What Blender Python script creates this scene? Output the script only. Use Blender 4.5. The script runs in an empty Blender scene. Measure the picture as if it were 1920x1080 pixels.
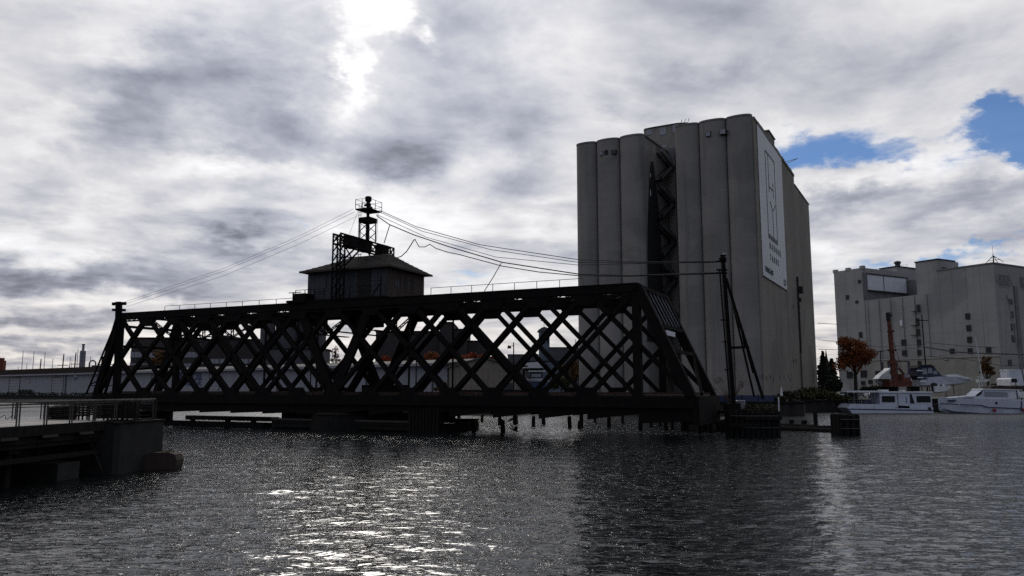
import bpy, math, random
import numpy as np
from mathutils import Vector, Matrix
random.seed(7)
np.random.seed(7)
SC = bpy.context.scene
COL = SC.collection
R = math.radians

# ------------------------------------------------------------------ camera, sky, sun, exposure
F, PITCH, EYE = 1450.0, R(7.35), 4.2
cam_d = bpy.data.cameras.new('camera')
cam = bpy.data.objects.new('camera', cam_d)
COL.objects.link(cam)
cam_d.sensor_width = 36.0
cam_d.lens = 36.0 * F / 1920.0
cam_d.clip_start = 0.1
cam_d.clip_end = 20000.0
cam.location = (0, 0, EYE)
cam.rotation_euler = (R(90) + PITCH, 0, 0)
SC.camera = cam
SUN_AZ, SUN_EL = R(-11.2), R(27.5)      # azimuth from +Y towards +X
SUN_DIR = Vector((math.sin(SUN_AZ) * math.cos(SUN_EL), math.cos(SUN_AZ) * math.cos(SUN_EL), math.sin(SUN_EL)))
sun_d = bpy.data.lights.new('sun', 'SUN')
sun = bpy.data.objects.new('sun', sun_d)
COL.objects.link(sun)
sun_d.energy = 0.5
sun_d.angle = R(13)
sun_d.color = (1.0, 0.95, 0.88)
sun.rotation_euler = (-SUN_DIR).to_track_quat('-Z', 'Y').to_euler()
SC.view_settings.view_transform = 'Standard'
SC.view_settings.look = 'None'
SC.view_settings.exposure = 0.0
SC.view_settings.gamma = 1.0
SC.view_settings.use_curve_mapping = False
SC.cycles.use_denoising = False
SC.cycles.max_bounces = 6
SC.cycles.sample_clamp_indirect = 6.0
SC.cycles.sample_clamp_direct = 20.0


def ray(px, py):
    x, v = (px - 960) / F, (540 - py) / F
    c, s = math.cos(PITCH), math.sin(PITCH)
    return Vector((x, c - v * s, s + v * c))


def at_y(px, py, Y):
    d = ray(px, py)
    t = Y / d.y
    return Vector((d.x * t, Y, EYE + d.z * t))


def at_z(px, py, z):
    d = ray(px, py)
    t = (z - EYE) / d.z
    return Vector((d.x * t, d.y * t, z))


def azel(px, py):
    d = ray(px, py).normalized()
    return math.degrees(math.atan2(d.x, d.y)), math.degrees(math.asin(d.z))


class Plane:
    """vertical plane through P along u; n points away from the viewer"""
    def __init__(self, P, u):
        self.P = Vector((P[0], P[1]))
        self.u = Vector(u).normalized()
        self.n = Vector((-self.u.y, self.u.x))
        self.rz = math.atan2(self.u.y, self.u.x)

    def s(self, px, py, w=0.0):
        d = ray(px, py)
        P = self.P + self.n * w
        # P + s u = t d
        den = self.u.x * d.y - self.u.y * d.x
        s = (P.y * d.x - P.x * d.y) / den
        t = (P.x + s * self.u.x) / d.x if abs(d.x) > abs(d.y) * 0.2 else (P.y + s * self.u.y) / d.y
        return s, EYE + d.z * t

    def q(self, px, py, s0=0.0):
        """on the side plane x = s0 running along n: returns (w, z)"""
        pl = Plane(self.P + self.u * s0, self.n)
        return pl.s(px, py)

    def w(self, x, y, z=0.0):
        p = self.P + self.u * x + self.n * y
        return Vector((p.x, p.y, z))


# ---- world
world = bpy.data.worlds.new('World')
SC.world = world
world.use_nodes = True
NT = world.node_tree
for n in list(NT.nodes):
    NT.nodes.remove(n)


class G:
    """small node-graph helper"""
    def __init__(self, nt):
        self.nt = nt

    def node(self, t, **kw):
        n = self.nt.nodes.new(t)
        for k, v in kw.items():
            setattr(n, k, v)
        return n

    def link(self, a, b):
        self.nt.links.new(a, b)

    def put(self, sock, v):
        if isinstance(v, bpy.types.NodeSocket):
            self.link(v, sock)
        else:
            sock.default_value = v

    def m(self, op, a, b=None, c=None, clamp=False):
        n = self.node('ShaderNodeMath', operation=op, use_clamp=clamp)
        self.put(n.inputs[0], a)
        if b is not None:
            self.put(n.inputs[1], b)
        if c is not None:
            self.put(n.inputs[2], c)
        return n.outputs[0]

    def v(self, op, a, b=None, scale=None):
        n = self.node('ShaderNodeVectorMath', operation=op)
        self.put(n.inputs[0], a)
        if b is not None:
            self.put(n.inputs[1], b)
        if scale is not None:
            self.put(n.inputs['Scale'], scale)
        return n.outputs['Value'] if op in ('DOT_PRODUCT', 'LENGTH') else n.outputs[0]

    def noise(self, vec, scale, detail=4, rough=0.5, dist=0.0, out=0):
        n = self.node('ShaderNodeTexNoise')
        self.put(n.inputs['Vector'], vec)
        n.inputs['Scale'].default_value = scale
        n.inputs['Detail'].default_value = detail
        n.inputs['Roughness'].default_value = rough
        n.inputs['Distortion'].default_value = dist
        return n.outputs[out]

    def ramp(self, x, a, b, lo=0.0, hi=1.0, smooth=True):
        n = self.node('ShaderNodeMapRange')
        n.interpolation_type = 'SMOOTHSTEP' if smooth else 'LINEAR'
        self.put(n.inputs[0], x)
        for i, q in enumerate((a, b, lo, hi)):
            self.put(n.inputs[1 + i], q)
        return n.outputs[0]

    def mix(self, f, a, b, typ='MIX'):
        n = self.node('ShaderNodeMix', data_type='RGBA', blend_type=typ)
        self.put(n.inputs[0], f)
        self.put(n.inputs[6], a if isinstance(a, bpy.types.NodeSocket) else (*a, 1) if len(a) == 3 else a)
        self.put(n.inputs[7], b if isinstance(b, bpy.types.NodeSocket) else (*b, 1) if len(b) == 3 else b)
        return n.outputs[2]

    def comb(self, x, y, z=0.0):
        n = self.node('ShaderNodeCombineXYZ')
        for i, q in enumerate((x, y, z)):
            self.put(n.inputs[i], q)
        return n.outputs[0]


g = G(NT)
tc = g.node('ShaderNodeTexCoord')
D = tc.outputs['Generated']
sep = g.node('ShaderNodeSeparateXYZ')
g.link(D, sep.inputs[0])
dx, dy, dz = sep.outputs
az = g.m('MULTIPLY', g.m('ARCTAN2', dx, dy), 57.2958)
el = g.m('MULTIPLY', g.m('ARCSINE', dz), 57.2958)
zz = g.m('ADD', g.m('MAXIMUM', dz, 0.0), 0.10)
P = g.comb(g.m('DIVIDE', dx, zz), g.m('DIVIDE', dy, zz), 3.7)
# soft warp so that hand-placed masses get ragged edges
AE = g.comb(az, el, 0.0)
wn = g.noise(g.v('MULTIPLY', AE, (1.0, 1.6, 1.0)), 0.16, 6, 0.55, out=1)
AEw = g.v('ADD', AE, g.v('MULTIPLY', g.v('SUBTRACT', wn, (0.5, 0.5, 0.5)), (9.0, 6.0, 0.0)))
wn2 = g.noise(g.v('MULTIPLY', AE, (1.0, 2.0, 1.0)), 0.7, 5, 0.6, out=1)
AEw = g.v('ADD', AEw, g.v('MULTIPLY', g.v('SUBTRACT', wn2, (0.5, 0.5, 0.5)), (2.4, 1.6, 0.0)))


def blob(px, py, rx, ry, rot=0.0, vec=None):
    """soft elliptical mass; centre and radii given in photograph pixels, turned into sky angles"""
    a, e = azel(px, py)
    k = math.degrees(1 / F)
    p = g.v('SUBTRACT', vec or AEw, (a, e, 0.0))
    if rot:
        r = g.node('ShaderNodeVectorRotate', rotation_type='Z_AXIS')
        g.link(p, r.inputs['Vector'])
        r.inputs['Angle'].default_value = R(rot)
        p = r.outputs[0]
    p = g.v('MULTIPLY', p, (1 / (rx * k), 1 / (ry * k), 1.0))
    return g.m('POWER', 2.718, g.m('MULTIPLY', g.v('DOT_PRODUCT', p, p), -1.0))


def total(items):
    acc = None
    for amp, b in items:
        t = g.m('MULTIPLY', b, amp)
        acc = t if acc is None else g.m('ADD', acc, t)
    return acc


#LIGHT masses (positive) and shaded cloud bases (negative): px, py, rx, ry, rot, amp
MASSES = [
    (690, 5, 52, 36, 0, 0.5), (735, 45, 28, 24, 0, 0.3), (662, 130, 22, 70, 12, 0.4), (790, 78, 22, 16, 0, 0.35),
    (350, 130, 260, 105, -12, -0.34), (460, 210, 260, 80, 8, -0.20), (160, 90, 90, 40, -35, 0.16), (210, 80, 60, 60, 0, 0.10),
    (100, 225, 95, 34, -38, 0.24), (60, 330, 120, 60, -25, -0.14), (90, 20, 130, 60, 0, -0.10),
    (420, 305, 130, 22, 0, 0.20), (760, 290, 120, 34, 0, -0.17), (430, 345, 120, 26, 0, -0.12),
    (640, 225, 60, 40, 0, 0.14), (560, 375, 130, 42, 0, 0.26), (760, 385, 130, 50, 10, 0.22), (300, 395, 120, 40, 0, 0.12),
    (70, 440, 130, 36, 0, 0.22), (150, 515, 190, 34, 0, -0.42), (360, 500, 120, 22, 0, -0.10), (420, 455, 130, 14, 0, -0.12),
    (560, 500, 130, 40, 0, -0.13), (880, 470, 80, 40, 0, -0.10), (620, 590, 260, 26, 0, 0.14), (40, 600, 120, 12, 0, -0.2), (250, 570, 160, 14, 0, 0.18),
    (60, 545, 120, 10, 0, 0.12), (120, 640, 220, 8, 0, -0.16), (100, 470, 60, 20, 0, 0.1), (330, 560, 160, 16, 0, -0.16), (90, 590, 140, 14, 0, -0.14), (470, 470, 90, 18, 0, -0.14), (60, 665, 200, 7, 0, 0.22),
    (900, 110, 120, 110, 0, -0.14), (1230, 180, 260, 44, -12, -0.16), (1080, 100, 90, 60, 0, 0.08), (1030, 50, 160, 40, 0, -0.06), (1080, 230, 110, 46, 0, 0.16),
    (1000, 300, 50, 90, 0, -0.12), (1030, 430, 90, 24, 0, 0.20), (900, 330, 70, 60, 0, 0.10),
    (1450, 60, 180, 60, 0, 0.10), (1700, 60, 220, 90, 0, 0.05), (1780, 120, 140, 40, -10, -0.12), (1500, 130, 160, 40, 0, -0.08),
    (1640, 330, 160, 18, -8, 0.16), (1620, 372, 150, 22, -4, -0.30), (1840, 320, 120, 20, 0, 0.16), (1800, 390, 160, 26, -6, -0.24),
    (1740, 350, 70, 16, 0, 0.14), (1600, 435, 110, 14, 0, 0.10), (1130, 150, 160, 60, 0, -0.10), (1880, 450, 90, 20, 0, -0.10), (1590, 520, 60, 40, 0, 0.04),
]
bright = total([(a, blob(x, y, rx, ry, rot)) for x, y, rx, ry, rot, a in MASSES])
n1 = g.noise(P, 0.55, 6, 0.52, 0.5)
n2 = g.noise(g.v('ADD', P, (7.3, 1.9, 0.4)), 2.2, 8, 0.64, 0.35)
tex = g.m('ADD', g.m('MULTIPLY', g.m('SUBTRACT', n1, 0.5), 0.78), g.m('MULTIPLY', g.m('SUBTRACT', n2, 0.5), 0.55))
n3 = g.noise(g.v('ADD', P, (2.3, 5.1, 0.7)), 1.15, 7, 0.55, 0.25)
bill = g.m('SUBTRACT', 0.16, g.m('ABSOLUTE', g.m('SUBTRACT', n3, 0.52)))
tex = g.m('ADD', tex, g.m('MULTIPLY', g.m('SUBTRACT', 0.07, g.m('MAXIMUM', bill, -0.1)), -1.5))
cosun = g.v('DOT_PRODUCT', D, tuple(SUN_DIR))
# forward scattering through the cloud: bright towards the sun, dim on the far side of the sky
fwd = g.m('ADD', g.ramp(cosun, -0.35, 0.86, 0.38, 1.0), g.m('MULTIPLY', g.ramp(cosun, 0.93, 1.0, 0.0, 1.0), 0.15))
val = g.m('MULTIPLY', g.m('MAXIMUM', g.m('ADD', g.m('ADD', tex, bright), 0.655), 0.24), fwd)
# horizon band slightly warm and pale
tint = g.mix(g.ramp(g.m('ADD', tex, bright), -0.35, 0.18), (0.86, 0.905, 1.09), (0.995, 0.99, 1.01))
tint = g.mix(g.ramp(el, 9.0, 0.0), tint, (1.04, 0.98, 0.90), 'MULTIPLY')
tint = g.mix(g.ramp(cosun, 0.6, -0.2), tint, (0.88, 0.97, 1.14), 'MULTIPLY')
cloud = g.v('MULTIPLY', tint, g.comb(val, val, val))
# gaps of blue
GAPS = [
    (1580, 290, 130, 30, -6, 1.2), (1555, 255, 80, 24, -20, 0.8), (1905, 262, 74, 44, 0, 2.1), (1870, 215, 70, 20, 8, 1.0), (1700, 300, 50, 12, 0, 0.7),
    (1905, 300, 60, 18, 0, 0.8), (1720, 478, 120, 15, 0, 1.0), (1880, 440, 60, 10, -10, 0.8), (1880, 185, 40, 18, -20, 0.6), (1760, 235, 60, 14, 0, -0.7),
    (548, 410, 17, 6, 0, 0.5), (870, 528, 60, 14, 0, 0.55), (60, 458, 55, 8, 0, 0.3), (1780, 285, 60, 18, 0, -0.5),
    (1020, 560, 40, 14, 0, 0.5), (1655, 505, 50, 10, 0, 0.5), (30, 575, 60, 7, 0, 0.3), (70, 625, 200, 12, 0, 0.35),
]
gap = total([(a, blob(x, y, rx, ry, rot)) for x, y, rx, ry, rot, a in GAPS])
gap = g.m('ADD', gap, g.m('MULTIPLY', g.m('SUBTRACT', g.noise(P, 3.4, 7, 0.6, 0.6), 0.5), 2.0))
gapm = g.ramp(gap, 0.30, 1.25, 0.0, 0.93)
sky = g.node('ShaderNodeTexSky', sky_type='NISHITA')
sky.sun_disc = False
sky.sun_elevation = SUN_EL
sky.sun_rotation = SUN_AZ
sky.dust_density = 0.1
sky.ozone_density = 2.5
b1 = g.node('ShaderNodeBackground')
g.link(cloud, b1.inputs[0])
b2 = g.node('ShaderNodeBackground')
g.link(g.mix(1.0, sky.outputs[0], (0.50, 0.74, 1.05), 'MULTIPLY'), b2.inputs[0])
b2.inputs[1].default_value = 0.075
ms = g.node('ShaderNodeMixShader')
g.link(gapm, ms.inputs[0])
g.link(b1.outputs[0], ms.inputs[1])
g.link(b2.outputs[0], ms.inputs[2])
wo = g.node('ShaderNodeOutputWorld')
g.link(ms.outputs[0], wo.inputs[0])
world.cycles.sampling_method = 'MANUAL'
world.cycles.sample_map_resolution = 512


# ------------------------------------------------------------------ materials
def mat(name, c1, c2=None, rough=0.7, metal=0.0, scale=3.0, stretch=(1, 1, 1), bump=0.0, bscale=30.0, spec=0.5,
        streak=0.0, streak_c=(0.02, 0.02, 0.022), lifts=0.0, detail=5, world_co=False, patch=None):
    m = bpy.data.materials.new(name)
    m.use_nodes = True
    h = G(m.node_tree)
    bs = m.node_tree.nodes['Principled BSDF']
    t = h.node('ShaderNodeTexCoord')
    co = t.outputs['Object']
    if world_co:
        co = h.node('ShaderNodeNewGeometry').outputs['Position']
    c2 = c2 or tuple(q * 0.7 for q in c1)
    f = h.ramp(h.noise(h.v('MULTIPLY', co, stretch), scale, detail, 0.6), 0.32, 0.68)
    col = h.mix(f, c1, c2)
    if patch:
        pf = h.ramp(h.noise(co, patch[0], 3, 0.5, 0.4), patch[1], patch[1] + 0.06)
        col = h.mix(h.m('MULTIPLY', pf, patch[3]), col, patch[2])
    if streak:
        f2 = h.ramp(h.noise(h.v('MULTIPLY', co, (1, 1, 0.035)), 0.9, 6, 0.65), 0.48, 0.75)
        col = h.mix(h.m('MULTIPLY', f2, streak), col, streak_c)
    if lifts:
        sp = h.node('ShaderNodeSeparateXYZ')
        h.link(co, sp.inputs[0])
        fr = h.m('FRACT', h.m('MULTIPLY', sp.outputs[2], 1 / lifts))
        ln = h.ramp(fr, 0.0, 0.06, 0.22, 0.0)
        band = h.noise(h.comb(0.0, 0.0, h.m('FLOOR', h.m('MULTIPLY', sp.outputs[2], 1 / lifts))), 7.3, 0, 0.5)
        col = h.mix(ln, col, (0.05, 0.05, 0.05))
        col = h.mix(h.m('MULTIPLY', band, 0.42), col, tuple(q * 0.6 for q in c1))
    h.link(col, bs.inputs['Base Color'])
    bs.inputs['Roughness'].default_value = rough
    bs.inputs['Metallic'].default_value = metal
    bs.inputs['Specular IOR Level'].default_value = spec
    if bump:
        b = h.node('ShaderNodeBump')
        b.inputs['Strength'].default_value = bump
        b.inputs['Distance'].default_value = 0.05
        h.link(h.noise(co, bscale, 4, 0.6), b.inputs['Height'])
        h.link(b.outputs[0], bs.inputs['Normal'])
    return m


M = {}
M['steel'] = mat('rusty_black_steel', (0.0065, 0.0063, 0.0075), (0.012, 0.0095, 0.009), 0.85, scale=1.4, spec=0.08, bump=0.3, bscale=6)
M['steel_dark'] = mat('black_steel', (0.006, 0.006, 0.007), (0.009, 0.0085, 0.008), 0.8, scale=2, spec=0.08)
M['rust_red'] = mat('red_rust_steel', (0.09, 0.03, 0.018), (0.04, 0.02, 0.016), 0.8, scale=2)
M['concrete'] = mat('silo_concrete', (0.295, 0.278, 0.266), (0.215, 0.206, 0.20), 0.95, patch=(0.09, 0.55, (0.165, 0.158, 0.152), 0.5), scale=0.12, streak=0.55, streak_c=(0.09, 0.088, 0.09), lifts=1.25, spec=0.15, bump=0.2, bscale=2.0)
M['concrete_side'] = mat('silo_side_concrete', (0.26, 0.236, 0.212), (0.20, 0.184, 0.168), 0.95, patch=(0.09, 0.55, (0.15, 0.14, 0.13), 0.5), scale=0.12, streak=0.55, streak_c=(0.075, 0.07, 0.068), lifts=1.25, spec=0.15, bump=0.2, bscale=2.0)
M['matt_black'] = mat('dull_black', (0.012, 0.012, 0.014), (0.022, 0.021, 0.022), 0.9, scale=1)  # plain dull black shared by many parts
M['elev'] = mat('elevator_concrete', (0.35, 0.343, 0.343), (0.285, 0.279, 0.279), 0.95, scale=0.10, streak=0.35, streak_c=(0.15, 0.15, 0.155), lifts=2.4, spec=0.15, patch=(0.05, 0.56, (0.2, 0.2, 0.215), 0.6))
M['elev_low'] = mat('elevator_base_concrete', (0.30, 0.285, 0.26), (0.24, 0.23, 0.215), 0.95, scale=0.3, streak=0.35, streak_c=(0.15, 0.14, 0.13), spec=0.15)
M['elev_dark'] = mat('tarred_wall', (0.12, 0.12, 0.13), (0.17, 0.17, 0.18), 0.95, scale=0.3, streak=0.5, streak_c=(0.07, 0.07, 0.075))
M['panel_white'] = mat('billboard_face', (0.60, 0.62, 0.68), (0.52, 0.54, 0.6), 0.6, scale=0.5)
M['banner'] = mat('banner_vinyl', (0.50, 0.52, 0.56), (0.44, 0.46, 0.50), 0.6, scale=0.15)
M['ink'] = mat('banner_ink', (0.055, 0.06, 0.08), None, 0.7)
M['glass_dark'] = mat('dark_window_glass', (0.010, 0.011, 0.014), (0.016, 0.016, 0.02), 0.3, scale=1, spec=0.2)
M['glass_pale'] = mat('dusty_window_glass', (0.30, 0.31, 0.36), (0.22, 0.23, 0.26), 0.4, scale=2)
M['frame'] = mat('grey_window_frame', (0.045, 0.045, 0.048), None, 0.7)
M['board_blue'] = mat('grey_blue_boards', (0.065, 0.07, 0.09), (0.03, 0.03, 0.038), 0.85, scale=2.5, stretch=(3, 3, 0.25), streak=0.6, streak_c=(0.03, 0.03, 0.04))
M['board_brown'] = mat('rusty_brown_boards', (0.034, 0.023, 0.019), (0.055, 0.033, 0.025), 0.85, scale=2.5, stretch=(3, 3, 0.3), streak=0.5)
M['shingle'] = mat('roof_shingles', (0.020, 0.020, 0.020), (0.034, 0.033, 0.032), 0.95, scale=1.2, bump=0.4, bscale=8, spec=0.1, patch=(0.45, 0.6, (0.06, 0.058, 0.055), 0.7))
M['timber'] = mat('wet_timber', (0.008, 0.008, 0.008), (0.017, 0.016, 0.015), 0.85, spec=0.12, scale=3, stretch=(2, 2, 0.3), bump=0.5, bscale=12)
M['timber_pale'] = mat('weathered_timber', (0.045, 0.042, 0.04), (0.03, 0.028, 0.027), 0.9, scale=4, stretch=(2, 2, 0.3))
M['deck'] = mat('deck_boards', (0.42, 0.39, 0.34), (0.33, 0.30, 0.26), 0.5, scale=2, stretch=(0.3, 4, 1))
M['rail'] = mat('dark_bronze_rail', (0.03, 0.028, 0.027), None, 0.45, scale=5)
M['rail_top'] = mat('timber_handrail', (0.20, 0.185, 0.165), (0.13, 0.12, 0.105), 0.7, scale=5)
M['conc_pier'] = mat('pier_concrete', (0.018, 0.0175, 0.017), (0.009, 0.009, 0.0085), 0.95, scale=1.2, streak=0.5, bump=0.5, bscale=5)
M['siding'] = mat('warehouse_siding', (0.24, 0.24, 0.29), (0.20, 0.20, 0.245), 0.7, scale=0.5, streak=0.2)
M['siding_tan'] = mat('tan_siding', (0.26, 0.225, 0.18), (0.21, 0.18, 0.145), 0.8, scale=0.5, streak=0.2)
M['roof_pale'] = mat('pale_metal_roof', (0.14, 0.135, 0.12), (0.10, 0.095, 0.09), 0.8, scale=0.6, spec=0.2)
M['roof_dark'] = mat('dark_roof', (0.015, 0.013, 0.013), (0.025, 0.019, 0.018), 1.0, scale=0.6, spec=0.0)
M['door'] = mat('pale_door', (0.27, 0.27, 0.32), None, 0.7, scale=1)
M['sign_blue'] = mat('blue_lettering', (0.03, 0.07, 0.20), None, 0.6)
M['white'] = mat('white_paint', (0.75, 0.76, 0.78), (0.62, 0.64, 0.68), 0.45, scale=1.2)
M['hull'] = mat('blue_white_hull', (0.62, 0.65, 0.76), (0.52, 0.55, 0.67), 0.35, scale=1.0, streak=0.15)
M['stripe'] = mat('navy_stripe', (0.03, 0.04, 0.09), None, 0.5)
M['navy'] = mat('navy_canvas', (0.03, 0.038, 0.075), (0.05, 0.06, 0.10), 0.85, scale=2)
M['orange'] = mat('orange_crane_paint', (0.18, 0.04, 0.016), (0.09, 0.024, 0.013), 0.55, scale=1.2, streak=0.4)
M['red'] = mat('red_rubber', (0.28, 0.03, 0.03), None, 0.5)
M['brick'] = mat('dark_brick', (0.040, 0.033, 0.034), (0.055, 0.045, 0.044), 0.95, scale=1.0, streak=0.2)
M['brick_dark'] = mat('sooty_brick', (0.030, 0.027, 0.031), (0.042, 0.037, 0.04), 0.95, scale=0.5, streak=0.2)
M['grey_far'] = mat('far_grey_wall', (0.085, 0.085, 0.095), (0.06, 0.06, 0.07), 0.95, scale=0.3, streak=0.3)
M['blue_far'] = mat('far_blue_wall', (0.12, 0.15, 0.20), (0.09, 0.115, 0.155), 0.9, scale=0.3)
M['redbrick'] = mat('red_brick', (0.15, 0.035, 0.02), (0.10, 0.025, 0.018), 0.9, scale=3)
M['galv'] = mat('galvanised_steel', (0.22, 0.22, 0.24), (0.15, 0.15, 0.17), 0.5, 0.3, scale=1)
M['tyre'] = mat('black_rubber', (0.015, 0.015, 0.015), None, 0.8)
M['car_dark'] = mat('dark_car_paint', (0.02, 0.022, 0.028), None, 0.3)
M['tarp'] = mat('blue_tarp', (0.03, 0.045, 0.12), (0.02, 0.03, 0.08), 0.6, scale=1)
M['ground'] = mat('gravel_ground', (0.10, 0.095, 0.08), (0.06, 0.065, 0.045), 0.95, scale=0.15, bump=0.3, bscale=2, world_co=True, patch=(0.03, 0.5, (0.07, 0.075, 0.04), 0.6))
M['sheet'] = mat('rusted_sheet_pile', (0.014, 0.013, 0.013), (0.025, 0.02, 0.018), 0.85, scale=1.5, streak=0.5)
M['bark'] = mat('bark', (0.035, 0.028, 0.022), None, 0.95, scale=4)
M['wire'] = mat('cable_black', (0.03, 0.03, 0.032), None, 0.6)
M['concrete_sill'] = mat('pale_ledge', (0.33, 0.32, 0.31), None, 0.9)


def leafmat(name, c1, c2):
    m = bpy.data.materials.new(name)
    m.use_nodes = True
    h = G(m.node_tree)
    bs = m.node_tree.nodes['Principled BSDF']
    p = h.node('ShaderNodeNewGeometry').outputs['Position']
    col = h.mix(h.ramp(h.noise(p, 1.3, 4, 0.7), 0.3, 0.7), c1, c2)
    h.link(col, bs.inputs['Base Color'])
    bs.inputs['Roughness'].default_value = 0.8
    bs.inputs['Specular IOR Level'].default_value = 0.2
    return m


M['leaf_orange'] = leafmat('orange_leaves', (0.27, 0.062, 0.018), (0.10, 0.05, 0.018))
M['leaf_red'] = leafmat('red_leaves', (0.24, 0.03, 0.02), (0.28, 0.07, 0.02))
M['leaf_rust'] = leafmat('rust_leaves', (0.16, 0.075, 0.03), (0.09, 0.055, 0.025))
M['leaf_dark'] = leafmat('dark_needles', (0.018, 0.026, 0.018), (0.028, 0.036, 0.02))
M['leaf_olive'] = leafmat('olive_brush', (0.085, 0.075, 0.035), (0.05, 0.055, 0.025))
M['leaf_green'] = leafmat('dull_green_brush', (0.028, 0.03, 0.018), (0.045, 0.042, 0.025))


def watermat():
    m = bpy.data.materials.new('harbour_water')
    m.use_nodes = True
    h = G(m.node_tree)
    bs = m.node_tree.nodes['Principled BSDF']
    bs.inputs['Base Color'].default_value = (0.006, 0.008, 0.008, 1)
    spz = h.node('ShaderNodeSeparateXYZ')
    h.link(h.node('ShaderNodeNewGeometry').outputs['Position'], spz.inputs[0])
    h.link(h.ramp(spz.outputs[1], 84.0, 130.0, 0.10, 0.42, smooth=False), bs.inputs['Roughness'])
    bs.inputs['IOR'].default_value = 1.36
    p = h.node('ShaderNodeNewGeometry').outputs['Position']
    a = h.noise(h.v('MULTIPLY', p, (0.5, 1.3, 1)), 1.3, 3, 0.55, 0.3)
    b = h.noise(h.v('MULTIPLY', p, (0.6, 1.5, 1)), 3.0, 2, 0.55, 0.4)
    msk = h.ramp(h.noise(h.v('MULTIPLY', p, (0.7, 1.5, 1)), 3.1, 3, 0.6, 0.6), 0.51, 0.66)
    cs = h.m('ADD', h.m('MULTIPLY', msk, 0.13), 0.008)
    gust = h.ramp(h.noise(h.v('MULTIPLY', p, (1.0, 0.35, 1)), 0.05, 3, 0.5, 0.8), 0.35, 0.65, 0.75, 1.25)
    c = h.noise(h.v('MULTIPLY', p, (0.8, 1.4, 1)), 6.8, 2, 0.55, 0.3)
    hgt = h.m('MULTIPLY', h.m('ADD', h.m('ADD', h.m('MULTIPLY', a, 0.09), h.m('MULTIPLY', b, 0.062)), h.m('MULTIPLY', c, cs)), gust)
    bp = h.node('ShaderNodeBump')
    bp.inputs['Strength'].default_value = 1.0
    bp.inputs['Distance'].default_value = WBUMP
    h.link(hgt, bp.inputs['Height'])
    h.link(bp.outputs[0], bs.inputs['Normal'])
    return m


WBUMP = 0.5
M['water'] = watermat()


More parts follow.
